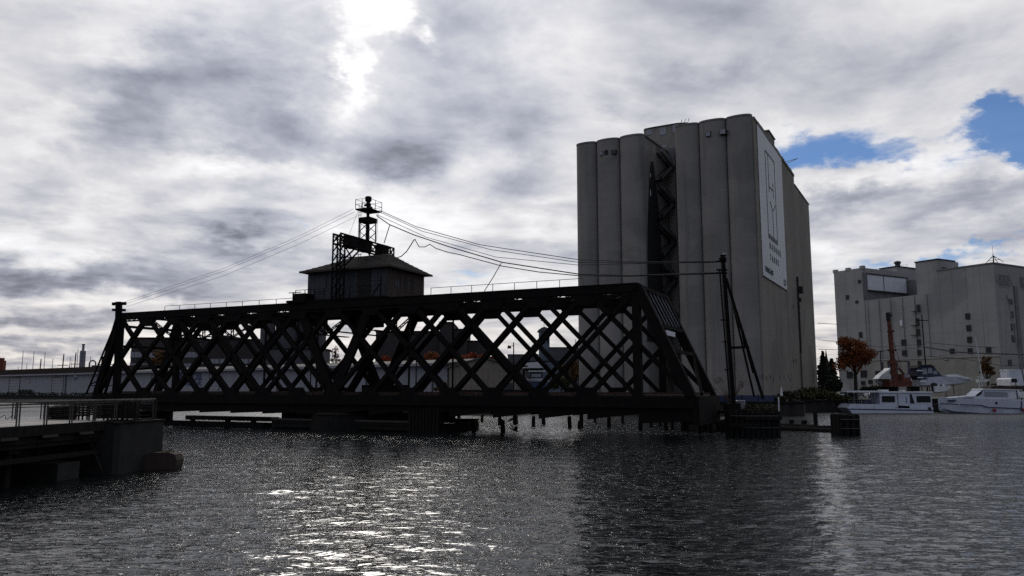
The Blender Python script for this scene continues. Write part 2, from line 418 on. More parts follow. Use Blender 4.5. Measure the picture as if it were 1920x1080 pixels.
# ------------------------------------------------------------------ mesh building
class MB:
    def __init__(self):
        self.v, self.f = [], []

    def add(self, vs, fs):
        o = len(self.v)
        self.v += [tuple(q) for q in vs]
        self.f += [tuple(o + i for i in f) for f in fs]
        return self

    def box(self, x0, x1, y0, y1, z0, z1):
        vs = [(x, y, z) for z in (z0, z1) for y in (y0, y1) for x in (x0, x1)]
        return self.add(vs, [(0, 2, 3, 1), (4, 5, 7, 6), (0, 1, 5, 4), (2, 6, 7, 3), (0, 4, 6, 2), (1, 3, 7, 5)])

    def beam(self, p, q, w, h, up=(0, 0, 1)):
        """rectangular bar p->q; w across 'side', h along 'up'-ish"""
        p, q, up = Vector(p), Vector(q), Vector(up)
        d = (q - p).normalized()
        side = d.cross(up)
        if side.length < 1e-4:
            side = d.cross(Vector((0, 1, 0)))
        side.normalize()
        u2 = side.cross(d).normalized()
        vs = []
        for e in (p, q):
            for a, b in ((-1, -1), (1, -1), (1, 1), (-1, 1)):
                vs.append(e + side * (a * w / 2) + u2 * (b * h / 2))
        return self.add(vs, [(0, 1, 2, 3), (7, 6, 5, 4), (0, 4, 5, 1), (1, 5, 6, 2), (2, 6, 7, 3), (3, 7, 4, 0)])

    def tube(self, p, q, r, r2=None, n=8, cap=True):
        p, q = Vector(p), Vector(q)
        r2 = r if r2 is None else r2
        d = (q - p).normalized()
        a = d.cross(Vector((0, 0, 1)))
        if a.length < 1e-3:
            a = Vector((1, 0, 0))
        a.normalize()
        b = d.cross(a)
        vs = []
        for e, rr in ((p, r), (q, r2)):
            for i in range(n):
                t = 2 * math.pi * i / n
                vs.append(e + a * (math.cos(t) * rr) + b * (math.sin(t) * rr))
        fs = [(i, (i + 1) % n, n + (i + 1) % n, n + i) for i in range(n)]
        if cap:
            fs += [tuple(range(n - 1, -1, -1)), tuple(range(n, 2 * n))]
        return self.add(vs, fs)

    def path(self, pts, r, n=6):
        for a, b in zip(pts, pts[1:]):
            self.tube(a, b, r, n=n)
        return self

    def prism(self, poly, axis, a, b):
        """extrude a 2D polygon; axis 'z': poly is (x,y); 'y': poly is (x,z); 'x': poly is (y,z)"""
        def mk(p, t):
            return {'z': (p[0], p[1], t), 'y': (p[0], t, p[1]), 'x': (t, p[0], p[1])}[axis]
        n = len(poly)
        vs = [mk(p, a) for p in poly] + [mk(p, b) for p in poly]
        fs = [(i, (i + 1) % n, n + (i + 1) % n, n + i) for i in range(n)] + [tuple(range(n - 1, -1, -1)), tuple(range(n, 2 * n))]
        return self.add(vs, fs)

    def lathe(self, prof, n=16, c=(0, 0)):
        vs, fs = [], []
        for r, z in prof:
            for i in range(n):
                t = 2 * math.pi * i / n
                vs.append((c[0] + r * math.cos(t), c[1] + r * math.sin(t), z))
        for k in range(len(prof) - 1):
            for i in range(n):
                j = (i + 1) % n
                fs.append((k * n + i, k * n + j, (k + 1) * n + j, (k + 1) * n + i))
        fs.append(tuple(range(n - 1, -1, -1)))
        fs.append(tuple((len(prof) - 1) * n + i for i in range(n)))
        return self.add(vs, fs)

    def laced(self, p, q, w, up=(0, 0, 1), bar=0.07, depth=0.07, pitch=None):
        """open laced strut: two rails a distance w apart joined by a zigzag of flats"""
        p, q, up = Vector(p), Vector(q), Vector(up)
        d = (q - p)
        L = d.length
        d.normalize()
        s = d.cross(up).normalized()
        o = s.cross(d)
        # rails lie at +-w/2 along o
        self.beam(p + o * w / 2, q + o * w / 2, depth, bar, o)
        self.beam(p - o * w / 2, q - o * w / 2, depth, bar, o)
        n = max(2, int(L / (pitch or w)))
        for i in range(n):
            a = p + d * (L * i / n) + o * (w / 2 if i % 2 else -w / 2)
            b = p + d * (L * (i + 1) / n) + o * (-w / 2 if i % 2 else w / 2)
            self.beam(a, b, depth * 0.7, bar * 0.8, o)
        return self

    def build(self, name, m, parent=None, loc=None, rz=0.0, smooth=False, kind=None):
        me = bpy.data.meshes.new(name)
        me.from_pydata(self.v, [], self.f)
        me.materials.append(m if isinstance(m, bpy.types.Material) else M[m])
        me.validate()
        if smooth:
            me.shade_smooth()
        return link(name, me, parent, loc, rz, kind)


def link(name, me, parent=None, loc=None, rz=0.0, kind=None):
    o = bpy.data.objects.new(name, me)
    COL.objects.link(o)
    if parent:
        o.parent = parent
    if loc is not None:
        o.location = loc
    if rz:
        o.rotation_euler = (0, 0, rz)
    if kind:
        o['kind'] = kind
    return o


def tag(o, label, cat, group=None):
    o['label'] = label
    o['category'] = cat
    if group:
        o['group'] = group
    return o


def thing(name, label, cat, loc=(0, 0, 0), rz=0.0, group=None):
    o = bpy.data.objects.new(name, None)
    COL.objects.link(o)
    o.location = loc
    o.rotation_euler = (0, 0, rz)
    o.empty_display_size = 0.3
    return tag(o, label, cat, group)


def children(o):
    return [c for c in bpy.data.objects if c.parent == o]


def copy_tree(o, parent=None, kids=None):
    kids = kids or {}
    c = o.copy()
    COL.objects.link(c)
    if parent:
        c.parent = parent
    for ch in children(o):
        copy_tree(ch, c)
    return c


def text_mesh(s, size, m, name='lettering', depth=0.02, spacing=1.0):
    cu = bpy.data.curves.new(name, 'FONT')
    cu.body = s
    cu.size = size
    cu.extrude = depth
    cu.align_x = 'CENTER'
    cu.align_y = 'CENTER'
    cu.space_character = spacing
    cu.resolution_u = 2
    o = bpy.data.objects.new('tmp', cu)
    COL.objects.link(o)
    dg = bpy.context.evaluated_depsgraph_get()
    me = bpy.data.meshes.new_from_object(o.evaluated_get(dg))
    me.name = name
    me.materials.clear()
    me.materials.append(M[m])
    bpy.data.objects.remove(o)
    bpy.data.curves.remove(cu)
    return me


def leaves(mb, c, r, n, size, rng, flat=1.0):
    """n leaf clumps (small crossed faces) spread through an ellipsoid"""
    c, r = Vector(c), Vector(r)
    for _ in range(n):
        d = Vector((rng.gauss(0, 1), rng.gauss(0, 1), rng.gauss(0, 1))).normalized() * (rng.random() ** 0.45)
        p = c + Vector((d.x * r.x, d.y * r.y, d.z * r.z))
        a = Vector((rng.gauss(0, 1), rng.gauss(0, 1), rng.gauss(0, 1) * flat)).normalized()
        b = a.cross(Vector((rng.gauss(0, 1), rng.gauss(0, 1), rng.gauss(0, 1)))).normalized()
        s = size * rng.uniform(0.5, 1.3)
        mb.add([p + a * s, p + b * s * 0.7, p - a * s * 0.8, p - b * s * 0.6], [(0, 1, 2, 3)])
    return mb

# ------------------------------------------------------------------ water
def make_water():
    rings, rays = 640, 760
    r = 5.0 * (170.0 / 5.0) ** (np.linspace(0, 1, rings))
    th = np.linspace(R(-50), R(50), rays)
    RR, TT = np.meshgrid(r, th, indexing='ij')
    X, Y = RR * np.sin(TT), RR * np.cos(TT)
    Z = np.zeros_like(X)
    rg = np.random.RandomState(3)
    dr = RR * (math.log(34.0) / rings)
    for k in range(78):
        lam = 0.30 * (9.0 ** rg.rand())
        ang = rg.normal(R(4), R(24))
        kx, ky = math.sin(ang) * 2 * math.pi / lam, math.cos(ang) * 2 * math.pi / lam
        amp = WAMP * lam * (0.6 + 0.8 * rg.rand()) * (0.72 if lam > 1.1 else 1.0)
        fade = np.clip(lam / (dr * 3.2) - 0.6, 0, 1)
        ph = rg.rand() * 6.28 + 0.8 * np.sin(X * 0.11 + rg.rand() * 6) + 0.8 * np.sin(Y * 0.09 + rg.rand() * 6)
        s = np.sin(kx * X + ky * Y + ph)
        Z += amp * fade * (s + 0.25 * np.cos(2 * (kx * X + ky * Y + ph)))
    edge = np.clip((170.0 - RR) / 12.0, 0, 1)
    Z *= edge
    co = np.stack([X, Y, Z], -1).reshape(-1, 3)
    idx = np.arange(rings * rays).reshape(rings, rays)
    q = np.stack([idx[:-1, :-1], idx[:-1, 1:], idx[1:, 1:], idx[1:, :-1]], -1).reshape(-1, 4)
    # calm outer skirt: round the sides and far beyond, at the same level
    n0 = len(co)
    far = []
    for j in list(range(0, rays, 20)) + [rays - 1]:
        t = th[j]
        far.append((math.sin(t) * 170, math.cos(t) * 170, 0))
    extra = [(math.sin(t) * 170, math.cos(t) * 170, 0.0) for t in np.linspace(R(50), R(310), 40)]
    out = [(math.sin(t) * 4000, math.cos(t) * 4000, 0.0) for t in np.linspace(R(-50), R(310), 80)]
    me = bpy.data.meshes.new('water')
    me.vertices.add(len(co))
    me.vertices.foreach_set('co', co.ravel())
    me.loops.add(q.size)
    me.loops.foreach_set('vertex_index', q.ravel().astype(np.int32))
    me.polygons.add(len(q))
    me.polygons.foreach_set('loop_start', (np.arange(len(q)) * 4).astype(np.int32))
    me.polygons.foreach_set('use_smooth', np.ones(len(q), bool))
    me.update(calc_edges=True)
    me.materials.append(M['water'])
    o = link('water', me, kind='structure')
    o['label'] = 'rippled grey harbour water with sparkling glints under the swing bridge'
    b = MB()
    # flat water round the rippled sheet (sides, behind the viewer, out to sea), edge to edge with it
    vs, fs = [], []
    inner = []
    for t in np.linspace(R(-50), R(50), 60):
        inner.append((math.sin(t) * 170, math.cos(t) * 170, -0.004))
    for t in np.linspace(R(50), R(310), 60)[1:-1]:
        inner.append((math.sin(t) * 5.0, math.cos(t) * 5.0, -0.004))
    n = len(inner)
    for i, p in enumerate(inner):
        vs.append(p)
    for p in inner:
        a = math.atan2(p[0], p[1])
        vs.append((math.sin(a) * 6000, math.cos(a) * 6000, -0.004))
    for i in range(n):
        j = (i + 1) % n
        fs.append((i, j, n + j, n + i))
    b.add(vs, fs)
    b.build('water', 'water', kind='structure')


WAMP = 0.0022
make_water()

# ------------------------------------------------------------------ ground
GZ = 1.9
shore = [(-900, 300), (-420, 268), (-185, 256), (-60, 166), (-30, 136), (18, 129), (26, 120), (44, 118), (47.5, 134), (60, 136.5), (160, 139), (900, 150)]


def make_ground():
    b = MB()
    n = len(shore)
    far = [(x * 9, 6000) for x, y in shore]
    vs = [(x, y, GZ) for x, y in shore] + [(x, y, GZ) for x, y in far]
    fs = [(i, i + 1, n + i + 1, n + i) for i in range(n - 1)]
    b.add(vs, fs)
    b.build('ground', 'ground', kind='structure')
    # sheet piling along the quay: real corrugation
    for i in range(n - 1):
        a, c = Vector(shore[i]), Vector(shore[i + 1])
        L = (c - a).length
        if a.x < -430 or a.x > 170:
            continue
        t = thing('quay_wall', QW[i], 'quay wall', (a.x, a.y, 0), math.atan2((c - a).y, (c - a).x), 'lengths of the quay wall')
        step = 0.9
        pts, m = [], int(L / step)
        for k in range(m + 1):
            pts.append((k * L / m, -0.32 if (k // 1) % 2 else -0.02))
        vs, fs = [], []
        for x, y in pts:
            vs += [(x, y, -0.8), (x, y, GZ - 0.05)]
        for k in range(m):
            fs.append((2 * k, 2 * k + 2, 2 * k + 3, 2 * k + 1))
        MB().add(vs, fs).build('sheet_piling', 'sheet', t)
        MB().box(0, L, -0.42, 0.25, GZ - 0.05, GZ + 0.22).build('cap_beam', 'timber', t)


QW = ['far quay wall at the left', 'quay wall beyond the wooden pier, far left', 'dark quay wall below the long pale warehouse',
      'quay wall behind the near part of the pale warehouse', 'quay wall under the tan gabled shed, seen under the bridge',
      'quay wall at the foot of the silos behind the bridge', 'short return of the quay wall near the bridge end', 'quay wall below the grain silos',
      'short quay return beside the brush mound', 'rusty quay wall below the brush mound at the silo corner', 'dark quay wall behind the moored white boats', 'far quay wall at the right']
make_ground()

# ------------------------------------------------------------------ swing bridge
BU = Vector((3110, -1462)).normalized()
pb = at_y(685, 640, 77.0)
BP = Plane((pb.x, pb.y), BU)
s0, _ = BP.s(1195, 640)
s14, _ = BP.s(224, 640)
PNL = (s0 - s14) / 14
smid = (s0 + s14) / 2
BP = Plane(BP.P + BP.u * smid, BU)       # origin now at the middle of the near truss
WB = 8.5                                  # distance between the two trusses
ZT, ZB = 13.0, 3.5
ZTW, ZBW = 12.5, 3.35


def node(k):
    return (7 - k) * PNL


BR = thing('swing_bridge', 'black steel lattice swing bridge standing open along the channel', 'bridge', BP.w(0, 0, 0), BP.rz)
NEARDIST = []


def diag(k0, z0, k1, z1, w, wid, double=False):
    p, q = Vector((node(k0), w, z0)), Vector((node(k1), w, z1))
    b = MB()
    if double:
        for o in (-0.3, 0.3):
            b.beam(p + Vector((0, o, 0)), q + Vector((0, o, 0)), 0.07, wid * 0.62, (0, 0, 1))
        d = q - p
        n = int(d.length / 1.3)
        for i in range(1, n):
            c = p + d * (i / n)
            b.beam(c + Vector((0, -0.3, 0)), c + Vector((0, 0.3, 0)), 0.05, 0.12)
    else:
        for o in (-0.17, 0.17):
            b.beam(p + Vector((0, o, 0)), q + Vector((0, o, 0)), 0.06, wid, (0, 0, 1))
        b.beam(p, q, 0.28, wid * 0.72, (0, 0, 1))
    return b.build('diagonal_brace', 'steel', BR)


def plate(cx, z, w, wid, hgt, up):
    """gusset plate: trapezoid narrowing away from the chord"""
    pts = [(cx - wid / 2, z), (cx + wid / 2, z), (cx + wid * 0.27, z + hgt * up), (cx - wid * 0.27, z + hgt * up)]
    if up < 0:
        pts = pts[::-1]
    return MB().prism(pts, 'y', w - 0.26, w + 0.26).build('gusset_plate', 'steel', BR)


e_r, ez = BP.s(1305, 748)
e_l, _ = BP.s(178, 745)
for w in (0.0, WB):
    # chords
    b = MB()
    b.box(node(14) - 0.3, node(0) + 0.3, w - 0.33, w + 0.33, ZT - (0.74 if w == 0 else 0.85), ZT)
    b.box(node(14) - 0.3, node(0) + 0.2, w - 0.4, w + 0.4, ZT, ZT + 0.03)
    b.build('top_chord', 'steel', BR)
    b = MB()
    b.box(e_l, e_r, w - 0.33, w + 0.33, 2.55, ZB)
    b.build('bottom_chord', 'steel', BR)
    for k in range(15):
        kk = k
        if k < 14:
            # web plate under each panel: deeper at its left end
            dz = 0.55 if k < 7 else 0.18
            x1, x0 = node(k), node(k + 1)
            MB().prism([(x0, 1.5), (x1, 1.5 + dz), (x1, 2.55), (x0, 2.55)], 'y', w - 0.06, w + 0.06).build('web_plate', 'steel', BR)
        if k not in (0, 14):
            plate(node(k), ZB - 0.02, w, 2.1, 0.75, 1)
            plate(node(k), ZT - 0.7, w, 2.7, 0.95, -1)
    MB().prism([(node(0), 1.25), (e_r + 0.2, 1.55), (e_r + 0.3, 2.55), (node(0), 2.55)], 'y', w - 0.06, w + 0.06).build('web_plate', 'steel', BR)
    # lattice
    for k in range(2, 8):        # right arm "/": bottom k -> top k-2 ; "\": top k -> bottom k-2
        diag(k, ZBW, k - 2, ZTW, w, 0.42 if k > 4 else 0.37)
        diag(k, ZTW, k - 2, ZBW, w, 0.40 if k > 3 else 0.35)
    for k in range(7, 13):       # left arm
        diag(k, ZTW, k + 2, ZBW, w, 0.42)
        diag(k, ZBW, k + 2, ZTW, w, 0.46 if k < 11 else 0.40)
    # centre fan over the pivot
    for a, c in ((6, 7), (8, 7)):
        diag(a, ZTW, c, ZBW, w, 0.95)
    # half diagonals at the ends
    diag(1, ZBW, 0, (ZBW + ZTW) / 2, w, 0.4)
    diag(1, ZTW, -1, ZBW, w, 0.4)
    diag(13, ZBW, 14, (ZBW + ZTW) / 2, w, 0.5)
    diag(13, ZTW, 14.75, ZBW, w, 0.55)
    # end verticals and inclined end posts
    for x in (node(0), node(14)):
        MB().box(x - 0.34, x + 0.34, w - 0.3, w + 0.3, ZB, ZT - 0.5).build('end_vertical', 'steel', BR)
    MB().beam((node(0) + 0.1, w, ZT - 0.3), (e_r - 0.3, w, ZB - 0.2), 0.66, 0.85).build('end_post', 'steel', BR)
    MB().beam((node(14) - 0.1, w, ZT - 0.3), (e_l + 0.3, w, ZB - 0.2), 0.66, 0.8).build('end_post', 'steel', BR)
    # slim hangers below every second panel point
    for k in (5, 9):
        MB().box(node(k) - 0.07, node(k) + 0.07, w - 0.08, w + 0.08, ZB, ZT - 0.6).build('hanger', 'steel', BR)

# floor beams, stringers, ties, rails
for k in range(15):
    MB().box(node(k) - 0.18, node(k) + 0.18, 0.34, WB - 0.34, 2.1, 3.35).build('floor_beam', 'steel', BR)
for y in (1.6, 3.3, 6.1, 7.8):
    MB().box(e_l + 0.3, e_r - 0.3, y - 0.14, y + 0.14, 2.35, 3.42).build('stringer', 'steel', BR)
b = MB()
x = e_l + 0.4
while x < e_r - 0.4:
    b.box(x, x + 0.24, 1.0, WB - 1.0, 3.425, 3.62 + random.uniform(-0.01, 0.02))
    x += 0.52
b.build('track_tie', 'timber_pale', BR, kind='stuff')
for y in (1.75, 3.2, 6.25, 7.7):
    MB().box(e_l + 0.3, e_r - 0.3, y - 0.04, y + 0.04, 3.64, 3.78).build('track_rail', 'rust_red', BR)
MB().box(e_l - 0.1, e_l + 0.3, -0.3, WB + 0.3, 1.5, ZB).build('end_floor_beam', 'steel', BR)
MB().box(e_r - 0.25, e_r + 0.3, -0.3, WB + 0.3, 1.2, ZB).build('end_floor_beam', 'steel', BR)
# top lateral bracing: laced struts and crossing laced diagonals
for k in range(15):
    MB().laced((node(k), 0.3, ZT - 0.32), (node(k), WB - 0.3, ZT - 0.32), 0.42, (1, 0, 0), 0.07, 0.08, 0.5).build('top_strut', 'steel', BR)
    if k < 14:
        for a, c in ((0.3, WB - 0.3), (WB - 0.3, 0.3)):
            MB().beam((node(k), a, ZT - 0.35), (node(k + 1), c, ZT - 0.35), 0.16, 0.12).build('lateral_brace', 'steel', BR)
b = MB()
for w in (0.0, WB):              # lacing under the two top chords: the row of little holes
    n = int((node(0) - node(14)) / 0.42)
    for i in range(n):
        x = node(14) + i * 0.42
        if abs(x - node(round(7 - x / PNL))) < 1.1:
            b.box(x, x + 0.42, w - 0.2, w - 0.16, ZT - 0.98, ZT - 0.62)
            continue
        b.beam((x, w - 0.2, ZT - 0.72 if i % 2 else ZT - 0.90), (x + 0.42, w - 0.2, ZT - 0.90 if i % 2 else ZT - 0.72), 0.05, 0.08)
    b.box(node(14), node(0), w - 0.24, w - 0.16, ZT - 1.06, ZT - 0.88)
b.build('chord_lacing', 'steel', BR, kind='stuff')
# sway frames with laced knees between the trusses
for k in (13, 12, 11, 8, 7, 6):
    f = MB().laced((node(k), 0.3, ZT - 3.1), (node(k), WB - 0.3, ZT - 3.1), 0.4, (1, 0, 0), 0.08, 0.1, 0.45).build('sway_strut', 'steel', BR)
    for a, c in ((0.3, WB / 2), (WB - 0.3, WB / 2)):
        MB().laced((node(k), a, ZT - 0.7), (node(k), c, ZT - 3.0), 0.38, (1, 0, 0), 0.08, 0.1, 0.42).build('knee_brace', 'steel', f)
    MB().laced((node(k), WB / 2, ZT - 0.6), (node(k), WB / 2, ZT - 3.0), 0.38, (1, 0, 0), 0.08, 0.1, 0.42).build('sway_post', 'steel', f)
# portal at the right end: a ladder of flats in the slope of the end posts, sign board, strut
pa, pz = Vector((node(0) + 0.1, 0, ZT - 0.3)), Vector((e_r - 0.3, 0, ZB - 0.2))


def pt(t, w):
    return pa + (pz - pa) * t + Vector((0.18, w, 0.18))


port = MB()
for t in (0.02, 0.37):
    port.beam(pt(t, 0.3), pt(t, WB - 0.3), 0.3, 0.3)
port.build('portal_strut', 'steel', BR)
for i in range(6):
    w = 1.2 + i * 1.35
    MB().beam(pt(0.02, w), pt(0.36, w + 0.3), 0.1, 0.1).build('portal_bar', 'galv', BR)
MB().beam(pt(0.43, 1.2), pt(0.43, 4.4), 0.06, 0.42, (0, 0, 1)).build('clearance_sign', 'panel_white', BR)
MB().beam(pt(0.6, 0.3), pt(0.6, WB - 0.3), 0.22, 0.3).build('portal_strut', 'steel', BR)
MB().beam(pt(0.6, WB - 0.3), pt(0.98, WB * 0.4), 0.22, 0.3).build('portal_strut', 'steel', BR)
for t, a in ((0.05, 0), (0.45, 0.2)):
    MB().beam(Vector((node(14), 0.3, ZT - 1.2 - t * 6)), Vector((node(14), WB - 0.3, ZT - 1.2 - t * 6)), 0.22, 0.3).build('portal_strut', 'steel', BR)
# slim handrail along the top chord
def handrail(x0, x1, w, n, h=0.85):
    b = MB()
    b.beam((x0, w, ZT + h), (x1, w, ZT + h), 0.045, 0.045)
    for i in range(n + 1):
        x = x0 + (x1 - x0) * i / n
        b.beam((x, w, ZT), (x, w, ZT + h), 0.045, 0.045)
    return b.build('handrail', 'rail', BR)


x1, _ = BP.s(306, 585)
x2, _ = BP.s(548, 570)
x3, _ = BP.s(806, 550)
x4, _ = BP.s(1092, 535)
handrail(x1, x2, 0.2, 8, 0.6)
handrail(x3, x4, 0.2, 7, 0.75)
# inspection platform on the left of the cabin
px_, _ = BP.s(551, 560)
b = MB()
b.box(px_ - 0.5, px_ + 1.9, -0.6, 1.2, ZT + 0.03, ZT + 0.25)
b.box(px_ + 0.35, px_ + 1.9, -0.5, 1.1, ZT + 0.25, ZT + 0.95)
b.build('service_platform', 'steel', BR)
b = MB()
b.beam((px_ - 0.1, 0, ZT + 0.2), (px_ - 0.1, 0, ZT + 1.15), 0.12, 0.12)
b.beam((px_ - 0.7, 0, ZT + 1.15), (px_ + 0.9, 0, ZT + 1.15), 0.07, 0.07)
b.build('davit', 'steel', BR)
MB().box(node(8.3), node(4.9), 0.4, WB - 0.4, ZT - 0.95, ZT + 0.02).build('machinery_floor', 'steel', BR)
MB().box(node(6.6), node(6.15), 1.0, 3.2, ZT - 2.6, ZT - 0.96).build('gear_housing', 'steel', BR)
# pivot: drum, rollers, masonry pier
MB().lathe([(4.3, 1.75), (4.3, 2.35), (3.9, 2.5)], 28, (0, WB / 2)).build('turntable_drum', 'steel', BR)
b = MB()
for x in (-3.2, 3.2):
    b.box(x - 0.4, x + 0.4, 0.34, WB - 0.34, 2.15, 3.4)
b.build('pivot_girder', 'steel', BR)
# machinery stack on the deck at the pivot
b = MB()
b.box(1.0, 5.3, 3.5, 6.0, 3.62, 4.5)
b.box(5.3, 6.6, 3.8, 5.4, 3.62, 4.1)
b.box(6.5, 7.5, 3.9, 5.0, 3.62, 3.95)
b.build('machinery_box', 'steel_dark', BR)
b = MB()
b.laced((-1.2, WB / 2, 3.6), (3.2, WB / 2, ZT - 3.2), 0.7, (0, 1, 0), 0.1, 0.5, 0.5)
b.build('stair_flight', 'steel', BR)

pp = thing('pivot_pier', 'round dark masonry pivot pier under the middle of the bridge', 'bridge pier', BP.w(0, WB / 2, 0), BP.rz)
MB().lathe([(5.0, -1), (4.8, 1.45), (4.9, 1.5), (4.6, 1.74)], 32).build('pier_drum', 'timber', pp)

# ---- timber fender under the bridge (long, low, planked)
fx0, fx1 = BP.s(522, 790, 1.2)[0], BP.s(826, 790, 0.4)[0]


def fender(name, label, x0, x1, w0, w1, zt, rows, loc=None, grp=None):
    t = thing(name, label, 'timber fender', BP.w(x0, w0, 0), BP.rz, grp)
    L, Wd = x1 - x0, w1 - w0
    for r_ in range(rows):
        z = 0.12 + r_ * (zt - 0.1) / rows
        o = MB().box(0, L, -0.1, 0.12, z, z + (zt - 0.1) / rows - 0.05).build('waler_plank', 'timber', t)
        MB().box(0, L, Wd - 0.12, Wd + 0.1, z, z + (zt - 0.1) / rows - 0.05).build('waler_plank', 'timber', t)
    n = int(L / 1.6)
    b = MB()
    b.tube((0, 0.3, -1), (0, 0.3, zt), 0.17, n=8)
    pm = b.build('pile', 'timber', t, (0.2, 0, 0))
    for i in range(1, n + 1):
        link('pile', pm.data, t, (0.2 + (L - 0.4) * i / n, 0, 0))
    MB().box(-0.1, L + 0.1, -0.18, 0.5, zt - 0.12, zt + 0.06).build('cap_plank', 'timber_pale', t)
    MB().box(-0.1, L + 0.1, Wd - 0.4, Wd + 0.2, zt - 0.12, zt + 0.06).build('cap_plank', 'timber_pale', t)
    MB().box(L - 0.1, L + 0.15, -0.05, Wd, 0, zt - 0.2).build('end_planking', 'timber', t)
    MB().box(-0.15, 0.1, -0.05, Wd, 0, zt - 0.2).build('end_planking', 'timber', t)
    return t


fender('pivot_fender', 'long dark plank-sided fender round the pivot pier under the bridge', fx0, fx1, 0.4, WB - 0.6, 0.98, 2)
t = thing('pivot_crib', 'black timber crib filling the space between the fender and the bridge floor', 'bridge pier', BP.w(fx0 + 0.4, 1.2, 0), BP.rz)
MB().box(0, fx1 - fx0 - 3.9, 0, 1.2, 0.0, 1.72).build('crib_wall', 'steel', t)
for i in range(8):
    MB().box(0.4 + i * 2.0, 0.7 + i * 2.0, -0.12, 0.0, 0, 1.7).build('crib_post', 'timber', t)
o = thing('fender_block', 'dark tall timber block at the right end of the pivot fender', 'timber fender', BP.w(fx1 - 3.3, 0.1, 0), BP.rz)
MB().box(0, 3.4, 0, 3, 1.0, 2.4).build('block_body', 'timber', o)
b = MB()
for i in range(9):
    b.tube((0.2 + i * 0.38, -0.1, -1), (0.2 + i * 0.38, -0.1, 2.3), 0.17, n=7)
b.build('pile_row', 'timber', o, kind='stuff')
lx0 = BP.s(312, 790, 3)[0]
lx1 = BP.s(520, 790, 3)[0]
t = thing('low_boom', 'low black floating boom left of the pivot fender', 'floating boom', BP.w(lx0, 2.0, 0), BP.rz)
MB().box(0, lx1 - lx0 - 0.6, -0.5, 0.9, -0.2, 0.42).build('boom_log', 'timber', t)
for i, (a, c) in enumerate(((0.8, 0.16), (4.9, 0.12), (10.2, 0.2), (14.0, 0.14))):
    MB().box(a, a + 0.3 + c, 0, 0.4, 0.42, 0.55 + c).build('cleat', 'timber', t)
t = thing('far_boom', 'thin floating timber on the bright water behind the low boom', 'floating boom', BP.w(BP.s(352, 782, 14)[0], 14, 0), BP.rz)
MB().box(0, BP.s(520, 782, 14)[0] - BP.s(352, 782, 14)[0], -0.4, 0.4, -0.1, 0.5).build('boom_log', 'timber', t)
MB().box(0, 9, 1.2, 1.7, -0.1, 0.3).build('boom_log', 'timber', t)

# ---- single piles standing in the water: px, y top, y waterline, half width px, how it looks
PIL = [(846, 778, 792, 3, 'short stub pile first right of the fender block'), (861, 778, 798, 3.5, 'leaning thin pile second from the fender block'),
       (889, 786, 809, 4.5, 'free-standing thick pile with a flat top near the fender block'), (902.5, 777, 791, 3, 'far short pile under the bridge girder'),
       (937, 778, 797, 3.5, 'slim pile touching a thicker pile under the second web step'), (944, 787, 810, 4.5, 'thick pile in front of a slim one under the second web step'),
       (967, 778, 795, 5, 'pile with splintered wood hanging from its side'), (969, 800, 807, 3, 'low stump just above the water below the splintered pile'),
       (999, 780, 799, 3.5, 'lone pile under the third girder panel'), (1020, 778, 795, 4, 'far pile under the middle of the third panel'),
       (1069.5, 780, 802, 4, 'lone pile left of a paired group'), (1084.5, 788, 803, 3, 'lower pile of the pair right of a lone pile'),
       (1089.5, 776, 801, 4, 'taller pile of the pair right of a lone pile'), (1142.5, 779, 801, 4, 'lone pile under the fifth girder panel'),
       (1200.5, 784, 806, 4.5, 'thick pile below the end vertical of the bridge'), (1220, 781, 800, 3.5, 'thin pile right of the end vertical'),
       (1262, 784, 805, 3.5, 'dark pile under the sloping end post'), (1283, 780, 802, 4, 'pile halfway to the right end of the bridge'), (1312, 788, 812, 5, 'pale-topped pile beside the right pier'),
       (1332, 786, 812, 5, 'pile against the right pier'), (1238, 783, 799, 3, 'thin far pile between the end vertical and the sloping post'), (1250, 786, 806, 4, 'pile standing just left of the dark pile under the end post'), (1298, 784, 803, 3.5, 'thin pile left of the pale-topped pile'), (1115, 778, 793, 3, 'far thin pile right of the paired group'), (1168, 778, 794, 3, 'far thin pile left of the thick pile under the end vertical'), (279, 774, 787, 3, 'thin pile standing off the left bridge end'),
       (1530, 770, 802, 4, 'tall single pile rising from the floating logs')]
for i, (px, yt, yb, hw, lab) in enumerate(PIL):
    c = at_z(px, yb, 0)
    top = EYE + (727 - yt) / 1462 * c.y
    r_ = hw / 1462 * c.y
    b = MB()
    lean = Vector((random.uniform(-0.12, 0.12), random.uniform(-0.1, 0.1), 0))
    b.tube((0, 0, -1.2), (lean.x, lean.y, max(top, 0.35)), r_ * 1.06, r_ * 0.94, n=10)
    b.tube((lean.x, lean.y, max(top, 0.35)), (lean.x + 0.03, lean.y, max(top, 0.35) + 0.06), r_ * 0.9, r_ * 0.55, n=10)
    if 'splinter' in lab:
        for j in range(5):
            b.tube((-r_ * 0.5, 0, top - 0.1 * j), (-r_ - 0.25 - 0.1 * j, -0.1, 0.25 + 0.12 * (j % 3)), 0.07, 0.03, n=5)
    o = b.build('mooring_pile', 'timber', None, (c.x, c.y, 0))
    tag(o, lab, 'pile', 'piles standing in the water')

# ------------------------------------------------------------------ control cabin on the bridge
CW = 0.9
ca, _ = BP.s(577, 540, CW)
cb, cz = BP.s(727, 500, CW)
zc0 = ZT + 0.25
CX = thing('control_cabin', 'dark boarded bridge-tender cabin with hipped roof on top of the bridge', 'cabin', BP.w(ca, CW, zc0), BP.rz)
pl_end = Plane(BP.P + BP.u * cb + BP.n * CW, BP.n)
ce, _ = pl_end.s(795, 530)
_, z_eave = BP.s(727, 499, CW)
LX, LY, LH = cb - ca, ce, z_eave - zc0


